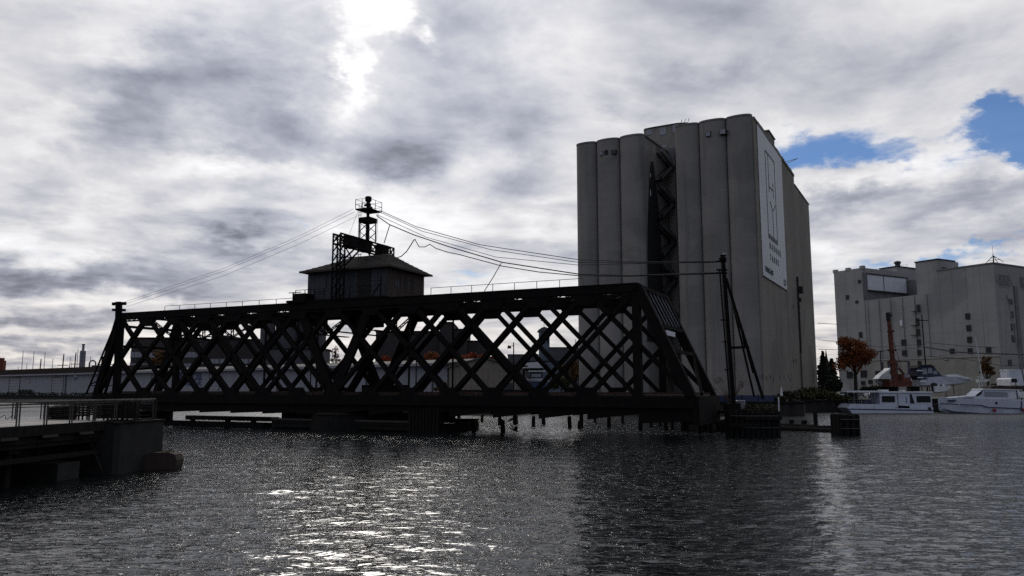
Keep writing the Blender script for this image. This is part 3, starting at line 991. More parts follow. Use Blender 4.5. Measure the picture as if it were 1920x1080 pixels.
def wall_boards(L, H, axis, off, m, name, step=0.28, gap=None):
    """vertical boards with battens; returns backing wall part, boards joined as one"""
    b = MB()
    x = 0.0
    while x < L - 0.02:
        e = min(L, x + step - 0.025)
        z0, z1 = random.uniform(0, 0.05), H - random.uniform(0, 0.04)
        d = random.uniform(0.0, 0.03)
        if not (gap and e > gap[0] and x < gap[1]):
            if axis == 'x':
                b.box(x, e, off - 0.06 - d, off - 0.005, z0, z1)
            else:
                b.box(off + 0.005, off + 0.06 + d, x, e, z0, z1)
        x += step
    return b.build(name, m, CX, kind='stuff')


MB().box(-0.8, LX + 0.5, -1.15, LY + 0.6, -0.22, -0.02).build('cabin_floor', 'steel_dark', CX)
MB().box(0.05, LX - 0.05, 0.05, LY - 0.05, 0, LH).build('wall_core', 'board_brown', CX)
wall_boards(LX, LH, 'x', 0.05, 'board_blue', 'front_boards', gap=(LX * 0.655, LX * 0.80))
wall_boards(LY, LH, 'y', LX - 0.05, 'board_brown', 'end_boards')
dr = MB().box(LX * 0.675, LX * 0.79, -0.02, 0.045, 0.02, LH - 0.45).build('door', 'matt_black', CX)
MB().box(LX * 0.665, LX * 0.80, -0.06, 0.0, LH - 0.45, LH - 0.3).build('door_lintel', 'board_brown', CX)
for a, c in ((0.10, 0.24), (0.33, 0.47)):
    w_ = MB().box(LX * a, LX * c, -0.075, -0.03, 1.0, LH - 0.5).build('boarded_window', 'board_blue', CX)
    MB().box(LX * a - 0.06, LX * c + 0.06, -0.10, -0.076, LH - 0.5, LH - 0.42).build('head_trim', 'board_brown', w_)
for a, c in ((0.35, 0.72),):
    w_ = MB().box(LX + 0.03, LX + 0.07, LY * a, LY * c, 0.9, LH - 0.55).build('boarded_window', 'board_brown', CX)
for a in (0.42, 0.6):
    w_ = MB().box(LX + 0.07, LX + 0.10, LY * a, LY * (a + 0.1), 1.1, LH - 0.7).build('window_opening', 'matt_black', CX)
MB().box(LX + 0.04, LX + 0.075, LY * 0.18, LY * 0.30, 1.2, 1.9).build('patch_board', 'board_blue', CX)
# hipped roof with thick ragged shingle courses
OV = 0.65
RH = 1.95
b = MB()
rx0, rx1, ry = LY / 2 * 0.95, LX - LY / 2 * 0.62, LY / 2
e = [(-OV, -OV), (LX + OV, -OV), (LX + OV, LY + OV), (-OV, LY + OV)]
for a in range(9):
    t0, t1 = a / 9, (a + 1) / 9
    lo, hi = [], []
    ridge = [(rx0, ry), (rx1, ry), (rx1, ry), (rx0, ry)]
    for q in range(4):
        for t_, lst in ((t0, lo), (t1 + 0.015, hi)):
            t2 = min(1, t_)
            lst.append((e[q][0] + (ridge[q][0] - e[q][0]) * t2, e[q][1] + (ridge[q][1] - e[q][1]) * t2, LH + 0.02 + RH * t2 * (1 - 0.12 * (1 - t2)) + (0.05 if lst is lo else 0.0)))
    b.add(lo + hi, [(0, 1, 5, 4), (1, 2, 6, 5), (2, 3, 7, 6), (3, 0, 4, 7)])
    b.add([(p[0], p[1], p[2] - 0.05) for p in lo] + lo, [(0, 1, 5, 4), (1, 2, 6, 5), (2, 3, 7, 6), (3, 0, 4, 7)])
b.build('roof', 'shingle', CX)
MB().box(-OV + 0.02, LX + OV - 0.02, -OV + 0.02, LY + OV - 0.02, LH - 0.12, LH - 0.01).build('soffit', 'board_brown', CX)
for (p, q) in (((-OV, -OV), (LX + OV, -OV)), ((LX + OV, -OV), (LX + OV, LY + OV))):
    MB().beam((p[0], p[1], LH - 0.04), (q[0], q[1], LH - 0.04), 0.1, 0.22).build('fascia_board', 'board_brown', CX)
b = MB()
vx = LX * 0.46
for a in (0, 0.25):
    b.tube((vx + a, LY * 0.35, LH + 1.3), (vx + a, LY * 0.35, LH + 2.05), 0.035, n=6)
b.beam((vx - 0.25, LY * 0.35, LH + 2.0), (vx + 0.5, LY * 0.35, LH + 2.0), 0.06, 0.06)
b.build('roof_vent', 'steel', CX)
for x0_, x1_ in ((-0.7, LX * 0.30), (LX * 0.62, LX * 0.99)):
    b = MB()
    for z in (0.55, 1.1):
        b.beam((x0_, -1.05, z), (x1_, -1.05, z), 0.05, 0.05)
    n = max(2, int((x1_ - x0_) / 1.1))
    for i in range(n + 1):
        x = x0_ + (x1_ - x0_) * i / n
        b.beam((x, -1.05, -0.05), (x, -1.05, 1.1), 0.06, 0.06)
    b.build('walkway_railing', 'steel', CX)
b = MB()
b.path([(LX * 0.88, -0.9, 0), (LX * 0.93, -0.9, 0.7), (LX * 0.98, -0.9, 1.3), (LX * 0.985, -0.9, 0.1)], 0.06)
b.tube((LX * 0.985, -0.9, 0), (LX * 0.985, -0.9, 1.9), 0.05)
b.tube((LX * 0.86, -0.9, 1.6), (LX * 1.0, -0.9, 1.5), 0.03)
b.build('hand_winch', 'steel', CX)

# ------------------------------------------------------------------ cable gantry and mast over the cabin
GX = thing('cable_gantry', 'black lattice portal gantry with a mast straddling the bridge cabin', 'gantry', BP.w(0, 0, ZT), BP.rz)
gl0, _ = BP.s(627.5, 500, -0.3)
gl1, _ = BP.s(641.5, 500, -0.3)
_, GT = BP.s(634, 438, -0.3)
GT -= ZT
gxc, gw = (gl0 + gl1) / 2, (gl1 - gl0)
hw = gw / 2
GW0, GW1 = -0.3, WB + 0.1
for w in (GW0, GW1):
    f = MB()
    for a in (-hw, hw):
        for c in (-0.36, 0.36):
            f.beam((gxc + a, w + c, 0), (gxc + a, w + c, GT), 0.13, 0.13, (0, 1, 0))
    for i in range(7):
        z0_, z1_ = GT * i / 7, GT * (i + 1) / 7
        for c in (-0.36, 0.36):
            f.beam((gxc - hw, w + c, z0_), (gxc + hw, w + c, z1_), 0.05, 0.07, (0, 1, 0))
            f.beam((gxc + hw, w + c, z0_), (gxc - hw, w + c, z1_), 0.05, 0.07, (0, 1, 0))
        for a in (-hw, hw):
            f.beam((gxc + a, w - 0.36, z0_), (gxc + a, w + 0.36, z1_), 0.05, 0.07, (1, 0, 0))
    f.build('gantry_leg', 'steel_dark', GX)
bd = 1.15
f = MB()
for a in (-hw, hw):
    for z in (GT - bd + 0.08, GT - 0.08):
        f.beam((gxc + a, GW0 - 0.4, z), (gxc + a, GW1 + 0.4, z), 0.14, 0.16)
nb = 9
for i in range(nb):
    y0_, y1_ = GW0 - 0.4 + (GW1 - GW0 + 0.8) * i / nb, GW0 - 0.4 + (GW1 - GW0 + 0.8) * (i + 1) / nb
    for a in (-hw, hw):
        f.beam((gxc + a, y0_, GT - bd + 0.1), (gxc + a, y1_, GT - 0.1), 0.05, 0.08, (1, 0, 0))
        f.beam((gxc + a, y1_, GT - bd + 0.1), (gxc + a, y0_, GT - 0.1), 0.05, 0.08, (1, 0, 0))
        f.beam((gxc + a, y0_, GT - bd), (gxc + a, y0_, GT), 0.06, 0.08, (1, 0, 0))
f.build('gantry_beam', 'steel_dark', GX)
for c in (1.9, WB / 2 + 0.1, 7.6):
    MB().box(gxc - hw - 0.05, gxc + hw + 0.05, GW0 + c - 0.6, GW0 + c + 0.6, GT - bd - 0.06, GT + 0.02).build('cladding_plate', 'steel_dark', GX)
for w, s_ in ((GW0, 1), (GW1, -1)):
    f = MB()
    for a in (-hw, hw):
        f.beam((gxc + a, w + s_ * 0.3, GT - 3.4), (gxc + a, w + s_ * 3.1, GT - bd), 0.12, 0.14)
        f.beam((gxc + a, w + s_ * 0.3, GT - bd - 0.1), (gxc + a, w + s_ * 1.6, GT - 2.4), 0.1, 0.1)
        f.beam((gxc + a, w + s_ * 0.3, GT - 2.35), (gxc + a, w + s_ * 1.7, GT - 2.35), 0.1, 0.1)
    f.build('knee_brace', 'steel_dark', GX)
# mast in the middle of the beam
my = WB / 2 + 0.3
mh = 0.62
mt = GT + 2.55
f = MB()
for a in (-mh, mh):
    for c in (-mh, mh):
        f.beam((gxc + a, my + c, GT - 0.1), (gxc + a, my + c, mt), 0.1, 0.1)
for zz0, zz1 in ((GT + 0.1, GT + 1.05), (GT + 1.05, GT + 2.0)):
    for c in (-mh, mh):
        f.beam((gxc - mh, my + c, zz0), (gxc + mh, my + c, zz1), 0.05, 0.07, (0, 1, 0))
        f.beam((gxc + mh, my + c, zz0), (gxc - mh, my + c, zz1), 0.05, 0.07, (0, 1, 0))
        f.beam((gxc + c, my - mh, zz0), (gxc + c, my + mh, zz1), 0.05, 0.07, (1, 0, 0))
f.build('mast_frame', 'steel_dark', GX)
MB().box(gxc - mh - 0.1, gxc + mh + 0.1, my - mh - 0.1, my + mh + 0.1, mt - 0.5, mt + 0.02).build('mast_collar', 'steel_dark', GX)
ptz = at_y(687, 395, BP.w(gxc, my).y).z - ZT
MB().tube((gxc, my, GT - 0.2), (gxc, my, ptz + 0.1), 0.17, n=10).build('mast_pole', 'steel_dark', GX)
PLA = (gxc - 0.75, gxc + 0.95, my - 1.25, my + 1.2)
MB().box(*PLA, ptz - 0.06, ptz + 0.03).build('platform', 'steel_dark', GX)
f = MB()
for i in range(9):
    f.box(PLA[0], PLA[1], PLA[2] + i * 0.27, PLA[2] + i * 0.27 + 0.06, ptz - 0.14, ptz - 0.06)
f.build('platform_joists', 'steel_dark', GX, kind='stuff')
f = MB()
cs = [(PLA[0], PLA[2]), (PLA[1], PLA[2]), (PLA[1], PLA[3]), (PLA[0], PLA[3])]
for i in range(4):
    p, q = cs[i], cs[(i + 1) % 4]
    f.beam((*p, ptz), (*p, ptz + 1.05), 0.05, 0.05)
    for h_ in (0.5, 1.05):
        f.beam((*p, ptz + h_), (*q, ptz + h_), 0.035, 0.035)
    f.beam(((p[0] + q[0]) / 2, (p[1] + q[1]) / 2, ptz), ((p[0] + q[0]) / 2, (p[1] + q[1]) / 2, ptz + 1.05), 0.04, 0.04)
f.build('platform_railing', 'steel_dark', GX)
f = MB()
f.lathe([(0.2, ptz), (0.2, ptz + 0.5), (0.33, ptz + 0.62), (0.3, ptz + 0.75), (0.16, ptz + 0.85), (0.3, ptz + 1.05), (0.36, ptz + 1.1), (0.36, ptz + 1.5), (0.24, ptz + 1.58)], 14, (gxc, my))
f.tube((gxc, my - 0.1, ptz + 0.6), (gxc + 0.1, my - 0.75, ptz + 0.42), 0.13, n=8)
f.tube((gxc, my + 0.1, ptz + 0.6), (gxc + 0.1, my + 0.6, ptz + 0.4), 0.1, n=8)
f.build('beacon_head', 'steel_dark', GX)
f = MB()
for c in (-0.2, 0.2):
    f.beam((gxc - mh - 0.15, my - 0.4 + c, GT), (gxc - mh - 0.15, my - 0.4 + c, mt + 1.6), 0.035, 0.035)
for i in range(13):
    z = GT + 0.2 + i * 0.3
    f.beam((gxc - mh - 0.15, my - 0.6, z), (gxc - mh - 0.15, my - 0.2, z), 0.03, 0.03)
f.build('ladder', 'galv', GX)
f = MB()
f.tube((gxc + mh + 0.3, my + 0.4, GT), (gxc + 0.7, my + 0.9, ptz), 0.02, n=5)
f.tube((gxc - 0.6, my - 2.6, GT), (gxc - 0.5, my - 1.0, ptz), 0.015, n=5)
f.build('stay_wire', 'wire', GX)

# ------------------------------------------------------------------ masts at both bridge ends
def frame_mast(name, label, Y, parts, mkey, extra=None):
    base = at_y(parts[0][2], parts[0][3], Y)
    t = thing(name, label, 'mast', (base.x, base.y, base.z))
    for (x0, y0, x1, y1, wpx, off, nm) in parts:
        a, c = at_y(x0, y0, Y + off) - base, at_y(x1, y1, Y + off) - base
        MB().beam(a, c, wpx / 1462 * Y, wpx / 1462 * Y, (0, 1, 0)).build(nm, mkey, t)
    return t, base


RY = 66.5
RM, rb = frame_mast('cable_mast', 'leaning dark steel mast with a braced A-frame leg at the right end of the bridge', RY, [
    (1355, 486, 1375, 757, 7, 0, 'main_post'), (1349, 504, 1368, 748, 2.6, -0.4, 'side_post'), (1361, 522, 1431, 748, 4.5, 0.3, 'back_leg'),
    (1372, 560, 1414, 744, 3.2, 0.7, 'inner_leg'), (1371, 652, 1404, 651, 4.5, 0.2, 'cross_strut'), (1350, 600, 1364, 600, 2, -0.2, 'cross_strut'),
    (1354, 641, 1369, 641, 2, -0.2, 'cross_strut'), (1358, 693, 1372, 693, 2, -0.2, 'cross_strut'), (1372, 560, 1385, 600, 2, 0.4, 'lattice_bar'),
    (1386, 600, 1396, 650, 2, 0.4, 'lattice_bar'), (1400, 655, 1412, 700, 2, 0.4, 'lattice_bar')], 'steel_dark')
f = MB()
c0 = at_y(1355, 484, RY) - rb
f.lathe([(0.3, c0.z - 0.2), (0.34, c0.z), (0.2, c0.z + 0.15), (0.26, c0.z + 0.25)], 10, (c0.x, c0.y))
for yy, wd in ((490, 13), (506, 14), (512, 14)):
    a, c = at_y(1355 - wd + 2, yy, RY) - rb, at_y(1355 + wd - 6, yy, RY) - rb
    f.beam(a, c, 0.14, 0.14)
f.build('insulator_crossarm', 'steel_dark', RM)
MB().lathe([(0.1, c0.z + 0.2), (0.16, c0.z + 0.3), (0.1, c0.z + 0.45)], 10, (c0.x + 0.2, c0.y)).build('lamp', 'galv', RM)
LY_ = 92.5
LM, lb = frame_mast('cable_post', 'dark timber post with two crossarms at the left end of the bridge', LY_, [
    (223, 566, 219, 747, 9, -0.6, 'post'), (211, 570, 236, 569, 5.5, -0.8, 'crossarm'), (211, 581, 235, 581.5, 4.5, -0.8, 'crossarm'),
    (219, 600, 162, 738, 2.5, -1.2, 'stay_leg'), (224, 610, 176, 738, 2.2, -1.8, 'stay_leg'), (209, 628, 203, 648, 1.8, -1.4, 'lattice_bar'), (203, 640, 212, 648, 1.8, -1.4, 'lattice_bar'),
    (193, 668, 190, 685, 1.8, -1.4, 'lattice_bar'), (186, 684, 205, 684, 1.8, -1.4, 'lattice_bar'), (168, 722, 186, 712, 1.8, -1.4, 'lattice_bar'), (166, 723, 210, 723, 1.5, -1.4, 'lattice_bar'),
    (212, 690, 196, 740, 4, -0.8, 'back_leg')], 'steel_dark')


# ---- cables
def cable(label, pts, Ya, Yb, rpx=0.8, grp='cables between the masts', sag=0.0, sub=7):
    """pts: photo points along a cable that runs from depth Ya to Yb in space"""
    P3, n = [], len(pts)
    xs = [p[0] for p in pts]
    tot = [0.0]
    for a, c in zip(pts, pts[1:]):
        tot.append(tot[-1] + math.hypot(c[0] - a[0], c[1] - a[1]))
    for p, t in zip(pts, tot):
        k = t / tot[-1]
        Y = 1 / ((1 - k) / Ya + k / Yb)
        P3.append(at_y(p[0], p[1], Y))
    out = []
    for i in range(n - 1):
        for j in range(sub):
            k = j / sub
            q = P3[i].lerp(P3[i + 1], k)
            q.z -= sag * 4 * k * (1 - k)
            out.append(q)
    out.append(P3[-1])
    b = MB()
    o0 = out[0].copy()
    b.path([q - o0 for q in out], rpx / 1462 * (Ya + Yb) / 2, n=5)
    o = b.build('overhead_cable', 'wire', None, o0)
    return tag(o, label, 'cable', grp)


MY = BP.w(gxc, my).y
cable('uppermost thin cable from the mast platform to the left post', [(662, 392), (560, 443), (420, 503), (232, 567)], MY - 1, LY_ - 1, 0.27)
cable('middle thin cable from the mast platform to the left post', [(665, 397), (560, 448), (420, 508), (234, 570)], MY - 1, LY_ - 1, 0.27)
cable('lowest thin cable from the mast platform to the left post', [(676, 402), (560, 458), (420, 517), (237, 575)], MY, LY_ - 1, 0.27)
cable('uppermost cable from the mast platform across the silos to the right mast', [(711, 394), (780, 425), (900, 459), (1085, 487), (1200, 491), (1345, 490)], MY, RY, 0.7)
cable('second cable below the top one, mast platform to right mast', [(711, 397), (790, 433), (920, 468), (1085, 492), (1220, 493), (1346, 491)], MY, RY, 0.6)
cable('pale middle cable from the mast to the right mast', [(706, 402), (800, 445), (930, 482), (1085, 497), (1200, 494), (1346, 492)], MY, RY, 0.55)
cable('thick twisted cable sagging low from the mast to the right mast', [(706, 404), (730, 421), (775, 440), (840, 462), (942, 492), (1085, 514), (1180, 517), (1347, 511)], MY, RY, 1.1)
cable('wavy loose cable hanging below the thick twisted cable', [(778, 449), (786, 463), (797, 463), (806, 458), (818, 466), (840, 473), (860, 477), (942, 499), (1010, 510), (1085, 517), (1180, 518), (1347, 513)], MY, RY, 0.9, sub=4)
cable('cable dropping from the gantry beam end in a loop to the loose cable', [(745, 483), (752, 481), (762, 472), (770, 460), (776, 450), (779, 449)], MY, MY - 1, 1.0)
cable('short cable rising from the gantry top to the thick twisted cable', [(720, 456), (726, 437), (731, 421)], MY, MY - 0.6, 0.9)
cable('cable rising from the top chord to the thick twisted cable', [(908, 546), (924, 521), (940, 493)], 70.5, 70.5, 0.8)

# ------------------------------------------------------------------ grain silos
SU = Vector((2660, -1462)).normalized()
sc_ = at_y(1421, 480, 125.0)
SP = Plane((sc_.x, sc_.y), SU)


def sx(px, w=0.0, py=480):
    return SP.s(px, py, w)[0]


_, stop = SP.s(1421, 215)
HT = stop - GZ
SI = thing('grain_silo', 'tall grey concrete grain silo block with rounded bins and a hanging banner', 'silo', SP.w(0, 0, GZ), SP.rz)


def bin_(x0, x1, top, bulge=0.40, back=0.8):
    r_ = (x1 - x0) / 2
    c = (x0 + x1) / 2
    pts = []
    for i in range(17):
        t = math.pi * i / 16
        pts.append((c - r_ * math.cos(t), back - (back + bulge * r_ * 1.3) * math.sin(t) ** 0.6))
    pts = pts + [(x1, back + 0.02), (x0, back + 0.02)]
    o = MB().prism(pts, 'z', 0, top).build('silo_bin', 'concrete', SI)
    lip = [(c + (p[0] - c) * 1.012, p[1] - 0.08 if p[1] < back else p[1]) for p in pts]
    MB().prism(lip, 'z', top, top + 0.28).build('bin_coping', 'concrete', o)
    return o


XL = [sx(p) for p in (1083, 1122, 1166, 1213)]
XR = [sx(p) for p in (1272, 1318, 1370, 1420)]
for a, c in zip(XL, XL[1:]):
    bin_(a, c, HT - 0.4, 0.34, 0.55)
for i, (a, c) in enumerate(zip(XR, XR[1:])):
    bin_(a, c, HT, 0.30, 0.5)
_, wrec = 0, SP.q(1258, 480, XL[-1])[0]
D1, D2 = SP.q(1495, 480, 0)[0], SP.q(1525, 560, 0)[0]
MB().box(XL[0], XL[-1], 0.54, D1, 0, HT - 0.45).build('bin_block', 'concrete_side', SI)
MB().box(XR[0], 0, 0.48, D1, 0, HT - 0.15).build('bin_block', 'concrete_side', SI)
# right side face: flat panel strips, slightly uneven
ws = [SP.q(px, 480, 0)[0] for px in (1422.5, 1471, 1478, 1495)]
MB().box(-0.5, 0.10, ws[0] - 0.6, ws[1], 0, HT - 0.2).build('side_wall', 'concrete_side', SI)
MB().box(-0.5, -0.05, ws[1], ws[1] + 0.5, 0, HT - 0.4).build('side_joint', 'matt_black', SI)
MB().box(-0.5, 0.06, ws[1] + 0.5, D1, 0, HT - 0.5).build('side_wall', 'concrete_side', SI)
b = MB()
for i in range(14):
    y0_ = ws[0] + (D1 - ws[0]) * i / 14
    b.box(-0.6, 0.22, y0_, y0_ + (D1 - ws[0]) / 14 * 0.9, HT - 0.35 - (i % 3) * 0.08, HT + 0.05 + (i * 7 % 5) * 0.05)
b.build('parapet', 'concrete_side', SI)
z2 = SP.q(1500, 362, 0)[1] - GZ
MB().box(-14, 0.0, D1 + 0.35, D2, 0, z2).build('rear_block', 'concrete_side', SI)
MB().box(-14, -0.6, D1, D1 + 0.35, 0, z2 - 0.4).build('joint_recess', 'matt_black', SI)
b = MB()
b.box(-14, 0.15, D1 + 0.3, D2 + 0.1, z2, z2 + 0.25)
b.build('rear_parapet', 'concrete_side', SI)
# ladder cage / conveyor slot low on the side
wq = SP.q(1494, 540, 0)[0]
b = MB()
zq0, zq1 = SP.q(1494, 660, 0)[1] - GZ, SP.q(1494, 520, 0)[1] - GZ
b.box(0.1, 0.4, wq - 0.4, wq + 0.2, zq0, zq1)
b.box(0.1, 1.1, wq, wq + 1.4, zq1 - 3.4, zq1 - 2.0)
b.box(0.1, 0.7, wq, wq + 1.0, zq1 - 5.2, zq1 - 4.4)
b.build('service_ladder', 'matt_black', SI)
b = MB()
b.box(0.12, 0.3, ws[3] - 3.2, ws[3] - 2.9, 2, 24)
b.build('drain_pipe', 'frame', SI)
# head house seen over the recess
hw0 = 13.0
hxa, hz = SP.s(1204, 250, hw0)
hxb, _ = SP.s(1290, 250, hw0)
_, hzt = SP.s(1208, 243, hw0)
hzt -= GZ
hp = [(hxa, hw0 + 1), (hxa + 0.5, hw0 + 0.2), (hxa + 2, hw0), (hxb - 2, hw0), (hxb - 0.3, hw0 + 0.6), (hxb, hw0 + 2.5), (hxb, hw0 + 9), (hxa, hw0 + 9)]
HH = MB().prism(hp, 'z', HT - 3, hzt).build('head_house', 'concrete', SI)
MB().prism([(x * 1.0, y - 0.15 if y < hw0 + 5 else y) for x, y in hp], 'z', hzt, hzt + 0.22).build('coping', 'frame', HH)
for px, py, wd, ht in ((1217, 248, 1.2, 1.0), (1243, 246, 1.3, 1.5), (1267, 241, 1.2, 1.6), (1246, 277, 1.0, 1.0)):
    x, z = SP.s(px, py, hw0)
    MB().box(x - wd / 2, x + wd / 2, hw0 - 0.08, hw0 + 0.02, z - GZ - ht / 2, z - GZ + ht / 2).build('window', 'glass_pale', HH)
b = MB()
x, z = SP.s(1281, 230, hw0)
for dx_ in (-0.9, -0.2, 0.5):
    b.tube((x + dx_, hw0 + 1, hzt), (x + dx_ + 0.4, hw0 + 1, hzt + 1.1), 0.06, n=5)
b.build('roof_bracket', 'galv', HH)
# openings near the top of the bins
for px, py, wpx, hpx, mk in ((1128, 288, 7, 9, 'glass_pale'), (1137, 286, 8, 10, 'matt_black'), (1151, 285, 11, 9, 'frame'), (1328, 251, 9, 11, 'glass_pale'), (1355, 247, 12, 11, 'glass_pale')):
    w_ = -0.95 if px < 1200 else -1.0
    x, z = SP.s(px, py, w_)
    k = 1 / 1462 * 128
    wd, ht = wpx * k, hpx * k
    fr = MB()
    fr.box(x - wd / 2, x + wd / 2, w_ - 0.12, w_ + 0.9, z - GZ - ht / 2, z - GZ + ht / 2)
    o = fr.build('bin_window', 'frame', SI)
    MB().box(x - wd / 2 + 0.08, x + wd / 2 - 0.08, w_ - 0.15, w_ - 0.12, z - GZ - ht / 2 + 0.08, z - GZ + ht / 2 - 0.08).build('pane', mk, o)
b = MB()
x, z = SP.s(1093, 268, 0.6)
b.lathe([(0.7, HT - 0.4), (0.7, HT + 0.35), (0.3, HT + 0.5)], 12, (x, 1.4))
b.build('roof_vent', 'concrete', SI)
# roof items above the side wall
for px, pz_, wd in ((1447, 262, 3.2),):
    w_, z = SP.q(px, pz_, -0.5)
    b = MB().box(-2.6, -0.5, w_ - wd, w_ + wd * 0.9, HT, HT + 2.6)
    b.box(-2.9, -0.3, w_ - wd - 0.2, w_ + wd * 0.9 + 0.2, HT + 2.6, HT + 2.8)
    b.build('roof_hatch_house', 'concrete_side', SI)
w_, z = SP.q(1470, 282, 0.2)
b = MB()
b.tube((0.2, w_, HT - 0.3), (2.6, w_ + 1, HT + 0.4), 0.06, n=5)
b.tube((0.2, w_ + 2, HT - 0.2), (2.6, w_ + 1, HT + 0.4), 0.05, n=5)
b.build('roof_davit', 'galv', SI)

# zigzag fire stair on the splayed wall of the recess
RB = 8.0
rbx = SP.s(1258, 480, RB)[0]
ev = Vector((rbx - XL[-1], RB - 0.55)).normalized()
A2 = Vector((XL[-1], 0.55))
nv = Vector((ev.y, -ev.x))
AW = SP.w(A2.x, A2.y)
SW = Plane((AW.x, AW.y), SP.u * ev.x + SP.n * ev.y)
ztop2 = SW.s(1258, 290)[1] - GZ


def wp(t, off, z):
    p = A2 + ev * t + nv * off
    return Vector((p.x, p.y, z))


def tz(px, py):
    t_, z_ = SW.s(px, py)
    return t_, z_ - GZ


tl_, tr_ = tz(1233, 400)[0], tz(1257, 400)[0]
tend = tz(1258, 400)[0]
b = MB()
pts_ = [wp(0, 0, 0), wp(tend, 0, 0), Vector((XL[-1], RB, 0)), wp(0, 0, HT - 0.4), wp(tend, 0, ztop2), Vector((XL[-1], RB, HT - 0.4))]
b.add(pts_, [(0, 2, 1), (3, 4, 5), (0, 1, 4, 3), (1, 2, 5, 4), (2, 0, 3, 5)])
b.build('splayed_wall', 'concrete', SI)
MB().box(rbx, XR[0] - 0.01, RB, D1, 0, ztop2).build('recess_wall', 'concrete', SI)
MB().box(XL[-1] - 0.02, rbx - 0.01, RB, D1, 0, HT - 0.46).build('bin_block', 'concrete_side', SI)
MB().beam(wp(-0.1, 0, HT - 0.35), wp(tend, 0, ztop2 + 0.08), 0.35, 0.3).build('recess_coping', 'frame', SI)
per = 76 / 1462 * 136
zr0 = tz(1257, 318)[1]
for k in range(7):
    zr = zr0 - k * per
    if zr < 4:
        break
    for (ta, za, tb, zb_) in ((tl_, zr + per * 0.30, tr_, zr), (tr_, zr, tl_, zr - per * 0.46)):
        f = MB()
        for o_ in (0.15, 1.1):
            f.beam(wp(ta, o_, za), wp(tb, o_, zb_), 0.10, 0.38)
            f.beam(wp(ta, o_, za + 1.05), wp(tb, o_, zb_ + 1.05), 0.07, 0.09)
        f.build('stair_flight', 'matt_black', SI)
        f = MB()
        vs = [wp(ta, 1.12, za + 0.15), wp(tb, 1.12, zb_ + 0.15), wp(tb, 1.12, zb_ + 1.0), wp(ta, 1.12, za + 1.0)]
        vs += [v + Vector((nv.x, nv.y, 0)) * 0.02 for v in vs]
        f.add(vs, [(0, 1, 2, 3), (7, 6, 5, 4), (0, 4, 5, 1), (1, 5, 6, 2), (2, 6, 7, 3), (3, 7, 4, 0)])
        f.build('mesh_guard', 'elev_dark', SI)
        f = MB()
        for i in range(12):
            t2 = (i + 0.5) / 12
            p_ = wp(ta + (tb - ta) * t2, 0.2, za + (zb_ - za) * t2)
            q_ = wp(ta + (tb - ta) * t2, 1.05, za + (zb_ - za) * t2)
            f.beam(p_, q_, 0.28, 0.04)
        f.build('stair_tread', 'frame', SI, kind='stuff')
    f = MB()
    f.beam(wp(tr_ - 0.1, 0.65, zr), wp(tr_ + 2.0, 0.65, zr), 1.3, 0.35)
    f.build('stair_landing', 'matt_black', SI)
    f = MB()
    f.beam(wp(tr_ + 0.1, 1.25, zr + 0.75), wp(tr_ + 1.9, 1.25, zr + 0.75), 0.05, 1.3)
    f.build('landing_guard', 'elev_dark', SI)
    f = MB()
    f.beam(wp(tl_ - 0.8, 0.6, zr - per * 0.46), wp(tl_ + 0.3, 0.6, zr - per * 0.46), 1.1, 0.14)
    f.beam(wp(tl_ - 0.75, 1.1, zr - per * 0.58), wp(tl_ - 0.75, 1.1, zr - per * 0.2), 0.07, 0.07)
    f.build('stair_landing', 'matt_black', SI)
MB().beam(wp(tr_ - 0.6, 0.8, zr0 + 2.0), wp(tr_ + 2.2, 0.8, zr0 + 2.0), 1.5, 3.6).build('stair_head_box', 'elev_dark', SI)
poly = [(1212.6, 640), (1243, 640), (1242, 560), (1239, 470), (1234, 400), (1230, 360), (1223, 303), (1220, 303), (1217, 340), (1214.5, 400), (1213.2, 480)]  # black tapering plate, stands in for the dark wedge on this wall
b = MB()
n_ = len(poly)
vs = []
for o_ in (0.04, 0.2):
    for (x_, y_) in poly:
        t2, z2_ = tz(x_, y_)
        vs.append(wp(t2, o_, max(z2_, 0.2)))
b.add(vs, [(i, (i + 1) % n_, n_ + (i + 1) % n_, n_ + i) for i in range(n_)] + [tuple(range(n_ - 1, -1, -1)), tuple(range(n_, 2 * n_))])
b.build('black_wedge', 'matt_black', SI)
for y0_, y1_ in ((326, 333), (356, 368)):
    t2, za = tz(1217.5, y0_)
    _, zb_ = tz(1217.5, y1_)
    MB().beam(wp(t2, 0.24, za), wp(t2, 0.24, zb_), 0.04, 0.22, (ev.x, ev.y, 0)).build('pale_strip', 'panel_white', SI)  # small pale plates laid on the black wedge
MB().tube((XR[0] - 0.25, 0.9, 0), (XR[0] - 0.25, 0.9, HT - 6), 0.24, n=8).build('down_pipe', 'matt_black', SI)
MB().tube((XR[0] - 0.7, 2.2, 0), (XR[0] - 0.7, 2.2, HT - 12), 0.1, n=6).build('down_pipe', 'matt_black', SI)
# stains: row of little dark openings low on the right bins
b = MB()
for px, py in ((1421, 713), (1430, 705), (1437, 708), (1444, 706), (1450, 710), (1462, 707), (1470, 706), (1478, 704), (1482, 711), (1488, 676), (1493, 676), (1488, 575), (1500, 575)):
    w_, z = SP.q(px, py, 0.1)
    b.box(0.08, 0.14, w_ - 0.25, w_ + 0.1, z - GZ - 0.4, z - GZ + 0.3)
b.build('vent_hole', 'matt_black', SI, kind='stuff')

